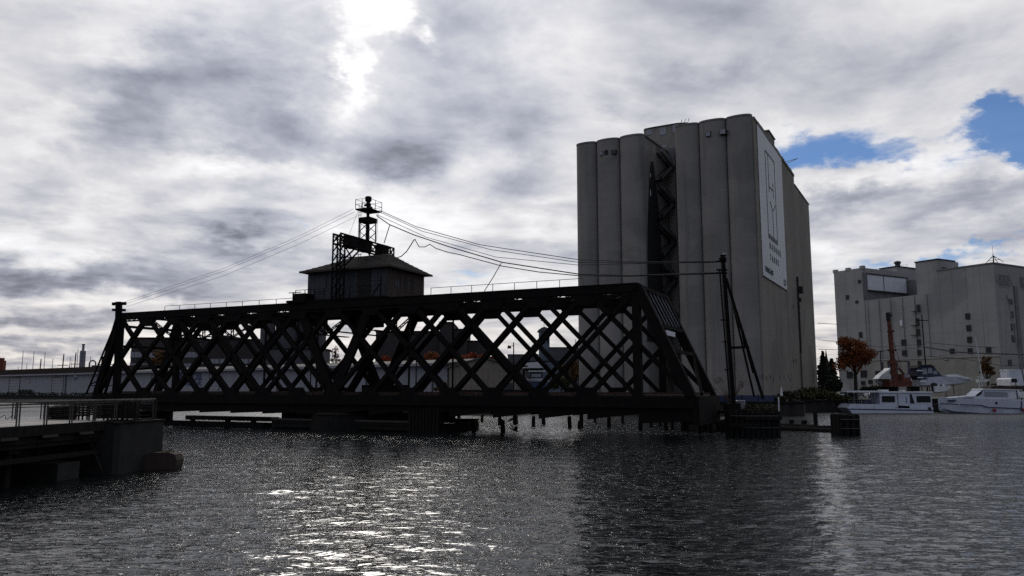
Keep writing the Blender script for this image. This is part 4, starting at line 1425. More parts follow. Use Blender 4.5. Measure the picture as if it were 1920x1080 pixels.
# banner
BNx = 0.16
wb0, wb1 = SP.q(1423.5, 350, BNx)[0], SP.q(1470, 420, BNx)[0]
zb1, zb0 = HT - 0.5, SP.q(1432, 521, BNx)[1] - GZ
zb0b = SP.q(1472, 540, BNx)[1] - GZ
zb0 = (zb0 + zb0b) / 2
BN = thing('silo_banner', 'tall pale banner with a thin framed HY emblem hung on the side of the silo', 'banner', SP.w(BNx, 0, GZ), SP.rz)
b = MB().prism([(wb0, zb0), (wb1, zb0), (wb1, zb1), (wb0, zb1)], 'x', 0.0, 0.05)
b.build('banner_sheet', 'banner', BN)
BW, BH = wb1 - wb0, zb1 - zb0


def bl(u0, v0, u1, v1, th=0.24, name='emblem_line'):
    """stroke on the banner; u across 0..1, v down 0..1"""
    a = Vector((0.07, wb0 + u0 * BW, zb1 - v0 * BH))
    c = Vector((0.07, wb0 + u1 * BW, zb1 - v1 * BH))
    return MB().beam(a, c, 0.02, th, Vector((0, c.z - a.z, -(c.y - a.y))) if False else (1, 0, 0)) if False else stroke(a, c, th, name)


def stroke(a, c, th, name):
    d = (c - a).normalized()
    n = Vector((0, -d.z, d.y)) * th / 2
    vs = [a + n, a - n, c - n, c + n]
    vs = vs + [v + Vector((0.03, 0, 0)) for v in vs]
    return MB().add(vs, [(0, 1, 2, 3), (7, 6, 5, 4), (0, 4, 5, 1), (1, 5, 6, 2), (2, 6, 7, 3), (3, 7, 4, 0)]).build(name, 'ink', BN)


fr0, fr1, vt, vb = 0.27, 0.64, 0.115, 0.70
bl(fr0, vt, fr1, vt)
bl(fr0, vt, fr0, vb)
bl(fr1, vt, fr1, vb)
bl(fr0, vb, fr1, vb, 0.8)
bl(0.37, vt, 0.37, 0.385)
bl(0.37, 0.345, 0.54, 0.345)
bl(0.54, 0.29, 0.54, 0.40)
bl(0.40, 0.445, 0.485, 0.50)
bl(0.61, 0.435, 0.485, 0.50)
bl(0.485, 0.50, 0.485, vb)
for txt, v, size, sp_, u in (('HARBOR', 0.765, 1.6, 2.1, 0.52), ('YARDS', 0.845, 1.6, 2.1, 0.47), ('WANGARD', 0.945, 1.4, 0.95, 0.24), ('CO', 0.953, 1.7, 1.0, 0.9)):
    me = text_mesh(txt, size, 'ink', 'lettering', 0.02, sp_)
    o = bpy.data.objects.new('lettering', me)
    COL.objects.link(o)
    o.parent = BN
    o.location = (0.09, wb0 + u * BW, zb1 - v * BH)
    o.rotation_euler = (R(90), 0, R(90))
for z in (zb0, zb1):
    MB().beam((0.06, wb0, z), (0.06, wb1, z), 0.08, 0.14).build('banner_rail', 'frame', BN)

# blue screen fence and brush at the foot of the silo
def quad_fence(label, px0, px1, y0, y1, Y0, Y1, mk, name='fence', cat='fence', grp=None):
    a, c = at_y(px0, y0, Y0), at_y(px1, y1, Y1)
    L = (Vector((c.x, c.y)) - Vector((a.x, a.y))).length
    t = thing(name, label, cat, (a.x, a.y, GZ), math.atan2(c.y - a.y, c.x - a.x), grp)
    h_ = a.z - GZ
    n = max(2, int(L / 2.4))
    pm = MB().box(-0.05, 0.05, -0.05, 0.05, 0, h_ + 0.1).build('fence_post', 'steel_dark', t)
    sm = MB().box(0.06, L / n - 0.06, -0.02, 0.02, 0.1, h_).build('fence_panel', mk, t)
    for i in range(1, n + 1):
        link('fence_post', pm.data, t, (i * L / n, 0, 0))
        if i < n:
            link('fence_panel', sm.data, t, (i * L / n, random.uniform(-0.03, 0.03), 0))
    return t


quad_fence('dark blue screened fence along the foot of the silos', 1330, 1452, 741, 742, 121.0, 120.5, 'tarp')


def brush(label, spots, mk, name='brush_clump', cat='bush', n=240, size=0.35, grp=None, twig=True):
    rng = random.Random(len(label) * 7 + int(spots[0][0]))
    c0 = Vector(spots[0][:3])
    t = thing(name, label, cat, c0, 0, grp)
    b, s = MB(), MB()
    for (x, y, z, rx, ry, rz_) in spots:
        leaves(b, Vector((x, y, z)) - c0, (rx, ry, rz_), int(n), size, rng)
        for i in range(7 if twig else 0):
            p = Vector((x + rng.uniform(-rx, rx) * 0.6, y, max(z - rz_, GZ) - 0.1)) - c0
            q = p + Vector((rng.uniform(-0.6, 0.6), rng.uniform(-0.4, 0.4), rz_ * rng.uniform(1.2, 2.2)))
            s.tube(p, q, 0.035, 0.012, n=4)
    b.build('foliage', mk, t)
    if twig:
        s.build('twigs', 'bark', t)
    return t


def yb(px, py, Y, rpx, hpx):
    p = at_y(px, py, Y)
    return (p.x, p.y, p.z, rpx / 1462 * Y, rpx / 1462 * Y * 0.6, hpx / 1462 * Y)


brush('olive and brown brush mound in front of the silo corner', [yb(1520, 738, 141, 34, 12), yb(1505, 742, 139, 22, 8), yb(1547, 741, 140, 26, 8), yb(1575, 747, 139.5, 22, 6)], 'leaf_olive', n=900, size=0.3)
brush('dark scrub with bare twigs at the silo base', [yb(1478, 742, 124, 22, 8), yb(1462, 748, 122, 16, 6)], 'leaf_green', n=350, size=0.28)
for i, (px, py, lab) in enumerate(((1466, 727, 'small pale bush post against the silo wall'),)):
    p = at_y(px, 750, 123)
    o = MB().lathe([(0.25, 0), (0.3, 0.4), (0.12, 2.0), (0.05, 2.4)], 8).build('cone_marker', 'panel_white', None, (p.x, p.y, GZ))
    tag(o, 'pale tapered marker standing in the scrub at the silo base', 'marker')
# reddish bare shrub beside the A-frame
rngb = random.Random(5)
p = at_y(1396, 750, 112)
sh = thing('bare_shrub', 'bare reddish shrub with spreading twigs behind the A-frame leg', 'bush', (p.x, 119.2, GZ))
b = MB()
for i in range(16):
    a = rngb.uniform(-1.2, 1.2)
    q = Vector((math.sin(a) * 2.6, rngb.uniform(-0.8, 0.8), 2.2 + rngb.random() * 2.4))
    b.tube((0, 0, 0), q, 0.05, 0.02, n=4)
    for j in range(3):
        b.tube(q * 0.8, q + Vector((rngb.uniform(-0.9, 0.9), 0, rngb.uniform(-0.2, 0.5))), 0.02, 0.01, n=4)
b.build('branches', 'rust_red', sh)

# ------------------------------------------------------------------ right elevator building
pe = at_y(1872, 620, 225.0)
EU = Vector((960 - 130, -1462)).normalized()           # along the long face, towards the viewer at the right
EP = Plane((pe.x, pe.y), EU)
_, ez1 = EP.s(1872, 493)
EH = ez1 - GZ
EL = thing('grain_elevator', 'big pale concrete elevator building with roof houses and billboard panels, right edge', 'building', EP.w(0, 0, GZ), EP.rz)


def ex(px, w=0.0, py=620):
    return EP.s(px, py, w)[0]


def ezz(px, py, w=0.0):
    return EP.s(px, py, w)[1] - GZ


xa, xb, xc, xd = ex(1569), ex(1624), ex(1762), 0.0
DP = 60.0
zA = ezz(1569, 509)
MB().box(xa, xb, 0, 34, 0, zA).build('tower_block', 'elev', EL)
zB = ezz(1662, 559)
MB().box(xb, xc, 0.25, DP, 0, zB).build('middle_block', 'elev', EL)
MB().box(xc, xd, 0, DP, 0, EH).build('right_block', 'elev', EL)
MB().box(xb + 0.1, xd - 0.1, -0.18, 0.0, 0, ezz(1800, 672)).build('base_storey', 'elev_low', EL)
b = MB()
b.box(xb - 2, xd + 0.05, -0.35, 0.0, ezz(1800, 671), ezz(1800, 668))
b.build('base_ledge', 'concrete_sill', EL)
# wall ribs
b = MB()
nrib = 13
for i in range(nrib + 1):
    x = xa + (xd - xa) * i / nrib
    top = zA if x < xb else (zB if x < xc else EH)
    if i in (0, nrib):
        continue
    b.box(x - 0.07, x + 0.07, -0.05, 0.26, 0, top - 0.3)
b.build('wall_rib', 'elev', EL, kind='stuff')
for px in (1571, 1595, 1622):
    x = ex(px)
    MB().box(x - 0.7, x + 0.7, -0.15, 1.2, zA - 0.5, zA + 0.7).build('parapet_pier', 'elev', EL)
# set-back upper walls
# side of the tower carries two pale billboards
wbb = [EP.q(px, 530, xb)[0] for px in (1625, 1656, 1699)]
zt_, zbb = EP.q(1625, 512, xb)[1] - GZ, EP.q(1625, 543, xb)[1] - GZ
sb = wbb[2] + 0.3
zC = ezz(1740, 521, sb)
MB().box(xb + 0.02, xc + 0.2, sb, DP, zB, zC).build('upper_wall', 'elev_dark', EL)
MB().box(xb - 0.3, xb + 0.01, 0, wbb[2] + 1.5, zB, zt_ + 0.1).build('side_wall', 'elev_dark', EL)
MB().box(xb + 0.02, xb + 0.25, wbb[0] + 0.3, wbb[1] - 0.3, zbb, zt_ - 0.5).build('billboard_panel', 'panel_white', EL)
MB().box(xb + 0.02, xb + 0.25, wbb[1] + 0.3, wbb[2] - 0.3, zbb, zt_ - 0.5).build('billboard_panel', 'panel_white', EL)
b = MB()
b.box(xb + 0.02, xb + 0.7, wbb[0], wbb[2], zbb - 0.5, zbb - 0.2)
b.box(xb + 0.02, xb + 0.5, wbb[0], wbb[2], zt_ - 0.4, zt_ - 0.15)
b.build('billboard_frame', 'matt_black', EL)
# penthouses
pxa, pxb = ex(1657, sb + 1), ex(1707, sb + 1)
zp = ezz(1670, 502, sb + 1)
PH = MB().box(pxa, (pxa + pxb) / 2 + 1.5, sb + 1, sb + 14, zB, zp).build('roof_house', 'elev', EL)
MB().box(pxa - 0.3, (pxa + pxb) / 2 + 1.8, sb + 0.7, sb + 14.3, zp, zp + 0.4).build('roof_slab', 'roof_dark', PH)
x = ex(1670, sb + 1)
MB().box(x - 0.9, x + 0.5, sb + 0.9, sb + 1.0, zp - 4.2, zp - 1.5).build('window', 'glass_dark', PH)
MB().lathe([(0.9, zp + 0.4), (0.9, zp + 1.6), (1.2, zp + 1.7), (1.2, zp + 2.3), (0.5, zp + 2.6)], 12, (ex(1691, sb + 4), sb + 4)).build('vent_cowl', 'frame', PH)
za_, zb_ = ezz(1722, 491), 0
PT = MB().box(ex(1721), ex(1764), 1.0, 12, zB - 0.5, za_).build('stair_tower', 'elev', EL)
MB().box(ex(1721) - 0.2, ex(1764) + 0.2, 0.8, 10.2, za_, za_ + 0.35).build('roof_slab', 'roof_dark', PT)
w_, z = EP.q(1763, 500, ex(1764))
MB().box(ex(1764), ex(1764) + 0.08, 3, 5, za_ - 4.5, za_ - 2.2).build('window', 'glass_dark', PT)
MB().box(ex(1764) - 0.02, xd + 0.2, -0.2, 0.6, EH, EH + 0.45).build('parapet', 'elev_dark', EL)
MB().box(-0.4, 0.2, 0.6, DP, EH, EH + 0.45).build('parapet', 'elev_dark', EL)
b = MB()
for i in range(9):
    b.tube((ex(1628, 4) + i * 1.9, 5.0, zB if False else zt_), (ex(1628, 4) + i * 1.9, 5.0, zt_ + 1.4), 0.05, n=4)
for z in (0.8, 1.4):
    b.beam((ex(1628, 4), 5.0, zt_ + z), (ex(1628, 4) + 15.2, 5.0, zt_ + z), 0.06, 0.06)
b.build('roof_rail', 'galv', EL)
b = MB()
ax = -0.6
for a, c in ((-2.5, 0), (2.8, 0), (0, 2.5)):
    b.tube((ax + a, 1.5 + c, EH + 0.4), (ax, 1.5, EH + 2.6), 0.09, n=5)
b.tube((ax, 1.5, EH + 0.4), (ax, 1.5, EH + 3.2), 0.22, 0.1, n=6)
b.tube((ax, 1.5, EH + 3.2), (ax, 1.5, EH + 5.5), 0.04, n=4)
for k in (0.35, 0.7):
    b.path([(ax - 2.5 * (1 - k), 1.5, EH + 0.4 + 2.2 * k), (ax, 1.5, EH + 0.6 + 2 * k), (ax + 2.8 * (1 - k), 1.5, EH + 0.4 + 2.2 * k)], 0.06, 4)
b.build('roof_antenna', 'steel_dark', EL)


def ewin(px, py, wm, hm, mk='glass_dark', par=None, face='front', ledge=False):
    if face == 'front':
        x, z = EP.s(px, py)
        z -= GZ
        fr = MB()
        y = -0.15 if py < 672 else -0.3
        for (a0, a1, z0, z1) in ((x - wm / 2 - 0.12, x + wm / 2 + 0.12, z + hm / 2, z + hm / 2 + 0.12), (x - wm / 2 - 0.12, x + wm / 2 + 0.12, z - hm / 2 - 0.15, z - hm / 2),
                                 (x - wm / 2 - 0.12, x - wm / 2, z - hm / 2, z + hm / 2), (x + wm / 2, x + wm / 2 + 0.12, z - hm / 2, z + hm / 2), (x - 0.04, x + 0.04, z - hm / 2, z + hm / 2)):
            fr.box(a0, a1, y - 0.05, 0.3, z0, z1)
        o = fr.build('window', 'frame', EL)
        MB().box(x - wm / 2, x + wm / 2, y - 0.02, 0.3, z - hm / 2, z + hm / 2).build('pane', mk, o)
        if ledge:
            MB().box(x - wm / 2 - 1.6, x + wm / 2 + 0.4, -0.9, 0.0, z - hm / 2 - 0.35, z - hm / 2 - 0.2).build('balcony_ledge', 'matt_black', o)
    else:
        w_, z = EP.q(px, py, 0)
        z -= GZ
        o = MB().box(-0.02, 0.14, w_ - wm / 2, w_ + wm / 2, z - hm / 2, z + hm / 2).build('window', 'frame', EL)
        MB().box(0.14, 0.16, w_ - wm / 2 + 0.1, w_ + wm / 2 - 0.1, z - hm / 2 + 0.1, z + hm / 2 - 0.1).build('pane', mk, o)


for px, py, w_, h_, l_ in ((1611.7, 527.7, 0.9, 0.9, 0), (1589.3, 557.3, 0.9, 1.3, 0), (1606.7, 566, 0.9, 0.7, 0), (1614, 627.7, 1.0, 1.7, 0), (1721.7, 576.7, 0.7, 1.7, 1), (1720, 602.7, 0.8, 1.8, 1),
                          (1721, 621.7, 0.9, 1.6, 1), (1722.7, 642, 0.9, 1.8, 0), (1694.3, 642, 1.2, 1.7, 0), (1695.7, 661.7, 1.2, 1.5, 0), (1723.3, 660.7, 0.9, 1.4, 0), (1725, 682, 1.0, 1.6, 0),
                          (1814.7, 593, 1.2, 1.6, 0), (1816.7, 615.3, 1.2, 1.6, 0), (1818.3, 637, 1.2, 1.6, 0), (1819.3, 657.7, 1.2, 1.3, 0), (1785.7, 658.3, 1.2, 1.3, 0), (1854, 656, 1.2, 1.5, 0),
                          (1647.3, 701.7, 1.8, 2.0, 0), (1620, 701, 2.0, 2.2, 0), (1594, 703, 2.0, 2.0, 0), (1619, 718, 1.2, 1.2, 0), (1633, 716, 1.4, 1.2, 0)):
    ewin(px, py, w_, h_, ledge=bool(l_))
for px, py, w_, h_ in ((1894, 565.7, 2.2, 1.5), (1896.7, 590, 1.8, 2.0), (1899, 613.3, 2.0, 2.0), (1900, 635, 1.8, 2.0), (1893.3, 680, 1.8, 1.8)):
    ewin(px, py, w_, h_, face='side')
# dark painted sign bands on the side face
for w0_, w1_, txt, sp_ in ((EP.q(1873, 530, 0)[0], EP.q(1893, 530, 0)[0], 'KINSA', 0.9), (EP.q(1912, 530, 0)[0], EP.q(1950, 530, 0)[0], 'C', 1)):
    z = EP.q(1874, 526, 0)[1] - GZ
    o = MB().box(0.0, 0.05, w0_, w1_, z - 1.9, z + 1.9).build('painted_sign', 'elev_dark', EL)
    for dz_ in (-1.9, 1.8):
        MB().box(0.05, 0.07, w0_, w1_, z + dz_, z + dz_ + 0.25).build('border_line', 'concrete_sill', o)
    me = text_mesh(txt, 3.4, 'elev', 'lettering', 0.03, sp_)
    q = bpy.data.objects.new('lettering', me)
    COL.objects.link(q)
    q.parent = o
    q.location = (0.08, (w0_ + w1_) / 2 - (0 if len(txt) > 1 else 3), z)
    q.rotation_euler = (R(90), 0, R(90))
b = MB()
b.box(0.0, 0.3, 9.8, 11.6, 3, EH - 6)
b.build('vertical_duct', 'elev_dark', EL)
o = MB().box(ex(1690) - 0.3, ex(1690) + 0.6, -0.1, 0, ezz(1690, 611), ezz(1690, 600)).build('wall_patch', 'panel_white', EL)
o = MB().box(ex(1768), ex(1775), -0.5, -0.18, ezz(1770, 675), ezz(1770, 673)).build('door_canopy', 'concrete_sill', EL)
b = MB()
b.box(xa, xd, 0.5, 0.9, -1.5, 0)

# ------------------------------------------------------------------ wooden pier at the left
DZ = EYE - 1.65
A0, A1 = at_z(0, 803, DZ), at_z(252, 787, DZ)
edge = (A1 - A0).normalized()
PR = thing('wooden_pier', 'dark wooden pier with a pale boarded deck and railings at the left', 'pier', (A1.x, A1.y, 0), math.atan2(edge.x, edge.y) * -1)
# local: +y away from the viewer along the pier edge, +x to the right; edge is x = 0, end at y = 0
B1 = at_z(0, 786, DZ)
prz = PR.rotation_euler.z


def ploc(v):
    d = Vector((v.x - A1.x, v.y - A1.y))
    return Vector((d.x * math.cos(prz) + d.y * math.sin(prz), -d.x * math.sin(prz) + d.y * math.cos(prz)))


far = ploc(at_z(0, 786, DZ))
LEN, WID = 40.0, 34.0
YE = 1.6


def yend(x):            # the pier's end edge runs a little askew
    return YE + (far.y - YE) * min(1, x / far.x) if x < 0 else YE


b = MB()
x = 0.0
while x > -WID:
    e = yend(x)
    b.box(x - 0.135, x, -LEN, e, DZ - 0.05, DZ + random.uniform(-0.006, 0.006))
    x -= 0.145
b.build('deck_board', 'deck', PR, kind='stuff')
MB().box(-WID, -0.1, -LEN, 0.0, DZ - 0.75, DZ - 0.06).build('deck_frame', 'timber', PR)
MB().box(-0.12, 0.06, -LEN, YE, DZ - 0.42, DZ + 0.03).build('edge_beam', 'timber', PR)
MB().box(-0.5, -0.2, -LEN, YE, DZ - 0.95, DZ - 0.42).build('edge_girder', 'timber', PR)
MB().box(-0.28, -0.02, -LEN, YE - 2.0, 1.02, 1.22).build('lower_waler', 'timber', PR)
for i, y in enumerate((-2.2, -7.4, -12.6, -17.8, -23)):
    for xo in (-0.75, -5, -10, -15):
        MB().tube((xo, y, -1.5), (xo, y, DZ - 0.6), 0.24, n=10).build('pier_pile', 'timber', PR)
    MB().box(-16, -0.35, y - 0.3, y + 0.3, DZ - 1.15, DZ - 0.75).build('cross_head', 'timber', PR)
for y in (-4.6, -10.6):
    MB().box(-2.8, -0.1, y - 0.5, y + 0.9, -0.6, 0.78).build('concrete_footing', 'conc_pier', PR)
for i in range(6):
    y = -1.8 - i * 2.3
    MB().box(0.06, 0.14, y, y + 0.9, DZ - 0.5 - 0.03, DZ - 0.42).build('edge_cleat', 'timber_pale', PR)
# corrugated dark wall added under the deck to make the space there black
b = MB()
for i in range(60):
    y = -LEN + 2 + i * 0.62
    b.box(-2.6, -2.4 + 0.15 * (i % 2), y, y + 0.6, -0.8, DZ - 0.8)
b.build('dark_backing', 'sheet', PR, kind='stuff')
# railings: paired posts, boarded top rail and a mid rail
def pier_rail(p, q, n, name='railing', top=1.06):
    p, q = Vector(p), Vector(q)
    t = bpy.data.objects.new(name, None)
    COL.objects.link(t)
    t.parent = PR
    rb_ = MB().beam((p.x, p.y, DZ + top), (q.x, q.y, DZ + top), 0.15, 0.045).build('handrail_board', 'rail_top', t)
    MB().beam((p.x, p.y, DZ + top - 0.12), (q.x, q.y, DZ + top - 0.12), 0.04, 0.06).build('rail_bar', 'rail', t)
    MB().beam((p.x, p.y, DZ + top - 0.24), (q.x, q.y, DZ + top - 0.24), 0.03, 0.03).build('rail_bar', 'rail', t)
    d = (q - p).normalized()
    for i in range(n + 1):
        c = p.lerp(q, i / n)
        b_ = MB()
        for o in (-0.075, 0.075):
            e = c + d * o
            b_.box(e.x - 0.025, e.x + 0.025, e.y - 0.02, e.y + 0.02, DZ - 0.3, DZ + top - 0.02)
        b_.build('rail_post', 'rail', t)
    b_ = MB()
    for k in range(3):
        z = DZ + 0.2 + k * 0.22
        b_.beam((p.x, p.y, z), (q.x, q.y, z), 0.006, 0.006)
    b_.build('rail_wire', 'rail', t, kind='stuff')


pier_rail((0.02, YE), (0.02, -LEN + 1), 26)
pier_rail((0.02, YE + 0.02), (far.x * 2.2, yend(far.x) + (far.y - YE) * 1.2), 12, top=1.0)
# concrete nose at the pier's corner
nz = at_z(311, 872, 0)
ln = ploc(nz)
MB().prism([(-1.5, -2.6), (ln.x + 0.2, -2.2), (ln.x + 0.35, -1.9), (ln.x + 0.35, 1.6), (-1.5, 1.8)], 'z', -1, DZ - 0.12).build('concrete_nose', 'conc_pier', PR)
MB().box(-0.2, ln.x + 0.4, -2.25, 1.7, DZ - 0.12, DZ - 0.03).build('nose_cap', 'timber', PR)
MB().beam((0.02 + ln.x * 0.0 + 0.3, -2.75, 0.2), (-0.6, -2.75, DZ - 0.5), 0.12, 0.12).build('diagonal_strap', 'timber', PR)
# old timber fender log at the foot
lg = at_z(300, 880, 0)
t = thing('fender_log', 'broad brown mossy log lying at the foot of the pier corner', 'log', (lg.x, lg.y, 0), 0)
b = MB()
b.prism([(-1.6, -0.3), (0.75, -0.3), (0.95, 0.2), (0.98, 0.5), (0.85, 0.78), (0.5, 0.9), (-0.3, 0.86), (-1.6, 0.6)], 'y', -0.3, 0.55)
b.build('log_body', 'board_brown', t)
b = MB()
rg_ = random.Random(9)
leaves(b, (0.3, 0.1, 0.92), (0.5, 0.3, 0.05), 60, 0.05, rg_)
b.build('moss', 'leaf_olive', t, kind='stuff')

# pier furniture: slatted planters, benches, tall slatted screens
def slat_box(name, label, cat, pxa, pxb, yt, ybm, Y, depth, ns, wide=0.75, grp=None, legs=0.0, plants=False):
    a, c = at_z(pxa, 786, DZ), at_z(pxb, 786, DZ)
    a = at_y(pxa, ybm, Y)
    c = at_y(pxb, ybm, Y)
    W_ = c.x - a.x
    Ht = at_y(pxa, yt, Y).z - DZ
    t = thing(name, label, cat, ((a.x + c.x) / 2, Y, DZ), 0.0, grp)
    st = (Ht - legs) / ns
    sm = MB().box(-W_ / 2, W_ / 2, -0.02, 0.02, 0, st * wide).build('slat', 'timber', t, (0, 0, legs))
    sm2 = MB().box(-0.02, 0.02, 0, depth, 0, st * wide).build('slat', 'timber', t, (-W_ / 2, 0, legs))
    for i in range(ns):
        z = legs + i * st
        if i:
            link('slat', sm.data, t, (0, 0, z))
            link('slat', sm2.data, t, (-W_ / 2, 0, z))
        link('slat', sm.data, t, (0, depth, z))
        link('slat', sm2.data, t, (W_ / 2, 0, z))
    for sx_ in (-1, 1):
        for yy in (0.04, depth - 0.04):
            MB().box(sx_ * (W_ / 2 - 0.06) - 0.035, sx_ * (W_ / 2 - 0.06) + 0.035, yy - 0.03, yy + 0.03, 0, Ht).build('leg', 'timber', t)
    if plants:
        MB().box(-W_ / 2 + 0.05, W_ / 2 - 0.05, 0.05, depth - 0.05, 0.1, Ht - 0.06).build('soil', 'timber', t)
        rg = random.Random(11)
        gb = MB()
        for i in range(150):
            x, y = rg.uniform(-W_ / 2, W_ / 2), rg.uniform(0.05, depth - 0.05)
            q = (x + rg.uniform(-0.12, 0.12), y, Ht + rg.uniform(0.1, 0.38) * (0.6 + 0.4 * x / W_ * 2))
            gb.tube((x, y, Ht - 0.05), q, 0.008, 0.003, n=3, cap=False)
        gb.build('grasses', 'leaf_olive', t, kind='stuff')
    return t


slat_box('planter', 'low slatted planter filled with dry grasses on the pier', 'planter', 86.5, 121, 763, 784, 41.0, 0.9, 6, plants=True)
slat_box('slatted_bin', 'narrow slatted box right beside the grassy planter', 'slatted box', 121, 132, 762, 784, 40.8, 0.6, 7)
slat_box('deck_chair', 'slatted chair-backed bench second from the planter', 'bench', 136, 156, 753, 784, 40.2, 0.5, 6, legs=0.2)
slat_box('deck_chair', 'wide slatted bench with open legs in the middle of the pier end', 'bench', 164, 196, 752, 784, 40.0, 0.5, 7, legs=0.26)
slat_box('slatted_screen', 'tall slatted screen with light showing between its slats', 'screen', 199, 222, 753, 785, 39.7, 0.5, 10, wide=0.55)
slat_box('slatted_screen', 'tall slatted screen at the right end of the pier rail', 'screen', 228, 253, 752, 785, 39.4, 0.5, 10, wide=0.6)
for px, lab in ((4, 'small curved ladder rail at the pier edge, left one'), (20, 'small curved ladder rail at the pier edge beside another')):
    p = at_z(px, 786, DZ)
    b = MB()
    b.path([(0, 0, 0), (0.1, 0, 0.1), (0.3, 0, 0.22), (0.38, 0, 0.16), (0.38, 0, 0)], 0.02, 6)
    o = b.build('ladder_rail', 'rail', None, (p.x, p.y - 0.3, DZ))
    tag(o, lab, 'ladder rail', 'ladder rails')

# ------------------------------------------------------------------ dolphins
def pile_cluster(name, label, px0, px1, yt, yw, rows, ragged=0.2, bands=True, top_stuff=None, lean=0.0):
    a, c = at_z(px0, yw, 0), at_z(px1, yw, 0)
    W_ = c.x - a.x
    top = EYE + (727 - yt) / 1462 * a.y
    t = thing(name, label, 'dolphin', ((a.x + c.x) / 2, a.y, 0))
    rg = random.Random(int(px0))
    r_ = 0.21
    n = max(4, int(W_ / 0.42))
    meshes = []
    for k in range(4):
        b = MB()
        h_ = top - rg.random() * ragged
        b.tube((0, 0, -1.2), (0, 0, h_), r_ * 1.05, r_, n=9)
        b.tube((0, 0, h_), (0.02, 0.01, h_ + 0.07), r_ * 0.9, r_ * 0.6, n=9)
        meshes.append(b)
    ms_ = []
    for b in meshes:
        o = b.build('pile', 'timber', t)
        ms_.append(o)
    spots = []
    for j in range(rows):
        for i in range(n):
            x = -W_ / 2 + r_ + (W_ - 2 * r_) * i / (n - 1)
            arc = 0.25 * (1 - (2 * i / (n - 1) - 1) ** 2)
            spots.append((x, -arc + j * 0.5 + rg.uniform(-0.04, 0.04)))
    for k, (x, y) in enumerate(spots):
        if k < 4:
            ms_[k].location = (x, y, 0)
        else:
            link('pile', ms_[k % 4].data, t, (x, y, 0), rg.uniform(0, 6))
    if bands:
        for z in (top * 0.35, top * 0.78):
            b = MB()
            pts = [(x, y - r_ - 0.03) for x, y in spots[:n]]
            b.path([(x, y, z) for x, y in pts], 0.045, 5)
            b.build('cable_wrap', 'wire', t)
    return t, W_, top


t, _, _ = pile_cluster('pile_dolphin', 'squat cluster of bound timber piles standing alone at the right', 1571.5, 1613.5, 777, 817, 4)
MD, mw, mtp = pile_cluster('mooring_dolphin', 'wide dark timber pile platform overgrown with weeds at the right bridge end', 1366, 1464, 768, 820, 3, 0.5)
t = MD
for yy, x0_, x1_ in ((0.9, -mw / 2, mw * 0.1), (1.5, -mw * 0.2, mw / 2)):
    MB().box(x0_, x1_, -0.55, -0.33, yy, yy + 0.28).build('waler', 'timber', t)
MB().box(-mw / 2, mw / 2, -0.1, 3.6, mtp - 0.35, mtp - 0.1).build('platform_deck', 'timber', t)
MB().box(-mw / 2 + 0.3, -mw / 2 + 1.3, 0.6, 2.4, mtp - 0.1, mtp + 0.55).build('footing_block', 'timber', t)
pp_ = at_z(1399, 820, 0)
MB().lathe([(0.42, mtp - 0.1), (0.42, mtp + 0.75), (0.36, mtp + 0.8)], 14, (mw * -0.17, 1.2)).build('steel_drum', 'galv', t)
MB().tube((mw / 2 - 0.05, 0, mtp - 0.3), (mw / 2 - 0.05, 0, mtp + 1.1), 0.06, n=8).build('marker_post', 'panel_white', t)
brush('weeds and scrub growing on the right pile platform', [(pp_.x + 1.7, pp_.y + 1.2, mtp + 0.15, 1.6, 1.2, 0.5), (pp_.x + 0.3, pp_.y + 1.5, mtp + 0.1, 1.2, 1.0, 0.35)], 'leaf_green', n=420, size=0.12)
bp_ = at_z(1340, 812, 0)
t = thing('end_pier', 'dark rest pier of timber and pale broken concrete under the right bridge end', 'pier', (bp_.x, bp_.y + 3, 0), BP.rz)
MB().box(-2.2, 2.0, 0, 7.5, -1, 1.15).build('pier_body', 'conc_pier', t)
for i in range(8):
    MB().tube((-2.3 + i * 0.6, -0.2, -1), (-2.3 + i * 0.6, -0.2, 1.0 + 0.25 * (i % 3)), 0.2, n=8).build('pile', 'timber', t)
MB().box(-1.6, -0.6, -0.55, -0.1, 0.05, 0.6).build('broken_concrete', 'timber_pale', t)
MB().box(0.4, 1.0, -0.5, -0.1, 0.1, 0.7).build('broken_concrete', 'timber_pale', t)
eb = BP.w(node(14) - 1.5, 1, 0)
t = thing('left_rest_pier', 'dark rest pier of piles below the left bridge end', 'pier', eb, BP.rz)
MB().box(-3.0, 1.4, 0, 7.5, -1, 1.35).build('pier_body', 'timber', t)
for i in range(7):
    MB().tube((-3 + i * 0.7, -0.2, -1), (-3 + i * 0.7, -0.2, 1.5), 0.2, n=8).build('pile', 'timber', t)

# floating logs beside the lone pile
for (xa_, ya_, xb_, yb_, r_, lab) in ((1462, 806, 1561, 810, 0.34, 'long floating log in front, beside the right dolphin'), (1462, 799, 1532, 801, 0.2, 'thin floating timber behind the long log'),
                                      (1500, 803, 1556, 802, 0.18, 'short drifting plank touching the lone pile')):
    a, c = at_z(xa_, ya_, 0), at_z(xb_, yb_, 0)
    b = MB()
    b.tube((0, 0, 0.12), Vector((c.x - a.x, c.y - a.y, 0.08)), r_, r_ * 0.85, n=9)
    o = b.build('floating_log', 'timber', None, (a.x, a.y, 0))
    tag(o, lab, 'log', 'floating logs')
for px, py, w_ in ((1484, 796, 7), (1508, 797, 9)):
    c = at_z(px, py, 0)
    o = MB().box(-w_ / 1462 * c.y / 2, w_ / 1462 * c.y / 2, -0.2, 0.2, 0.1, 0.55).build('timber_block', 'timber', None, (c.x, c.y, 0))
    tag(o, 'dark block on the thin floating timber, %s' % ('nearer the dolphin' if px < 1500 else 'nearer the lone pile'), 'timber block', 'timber blocks')

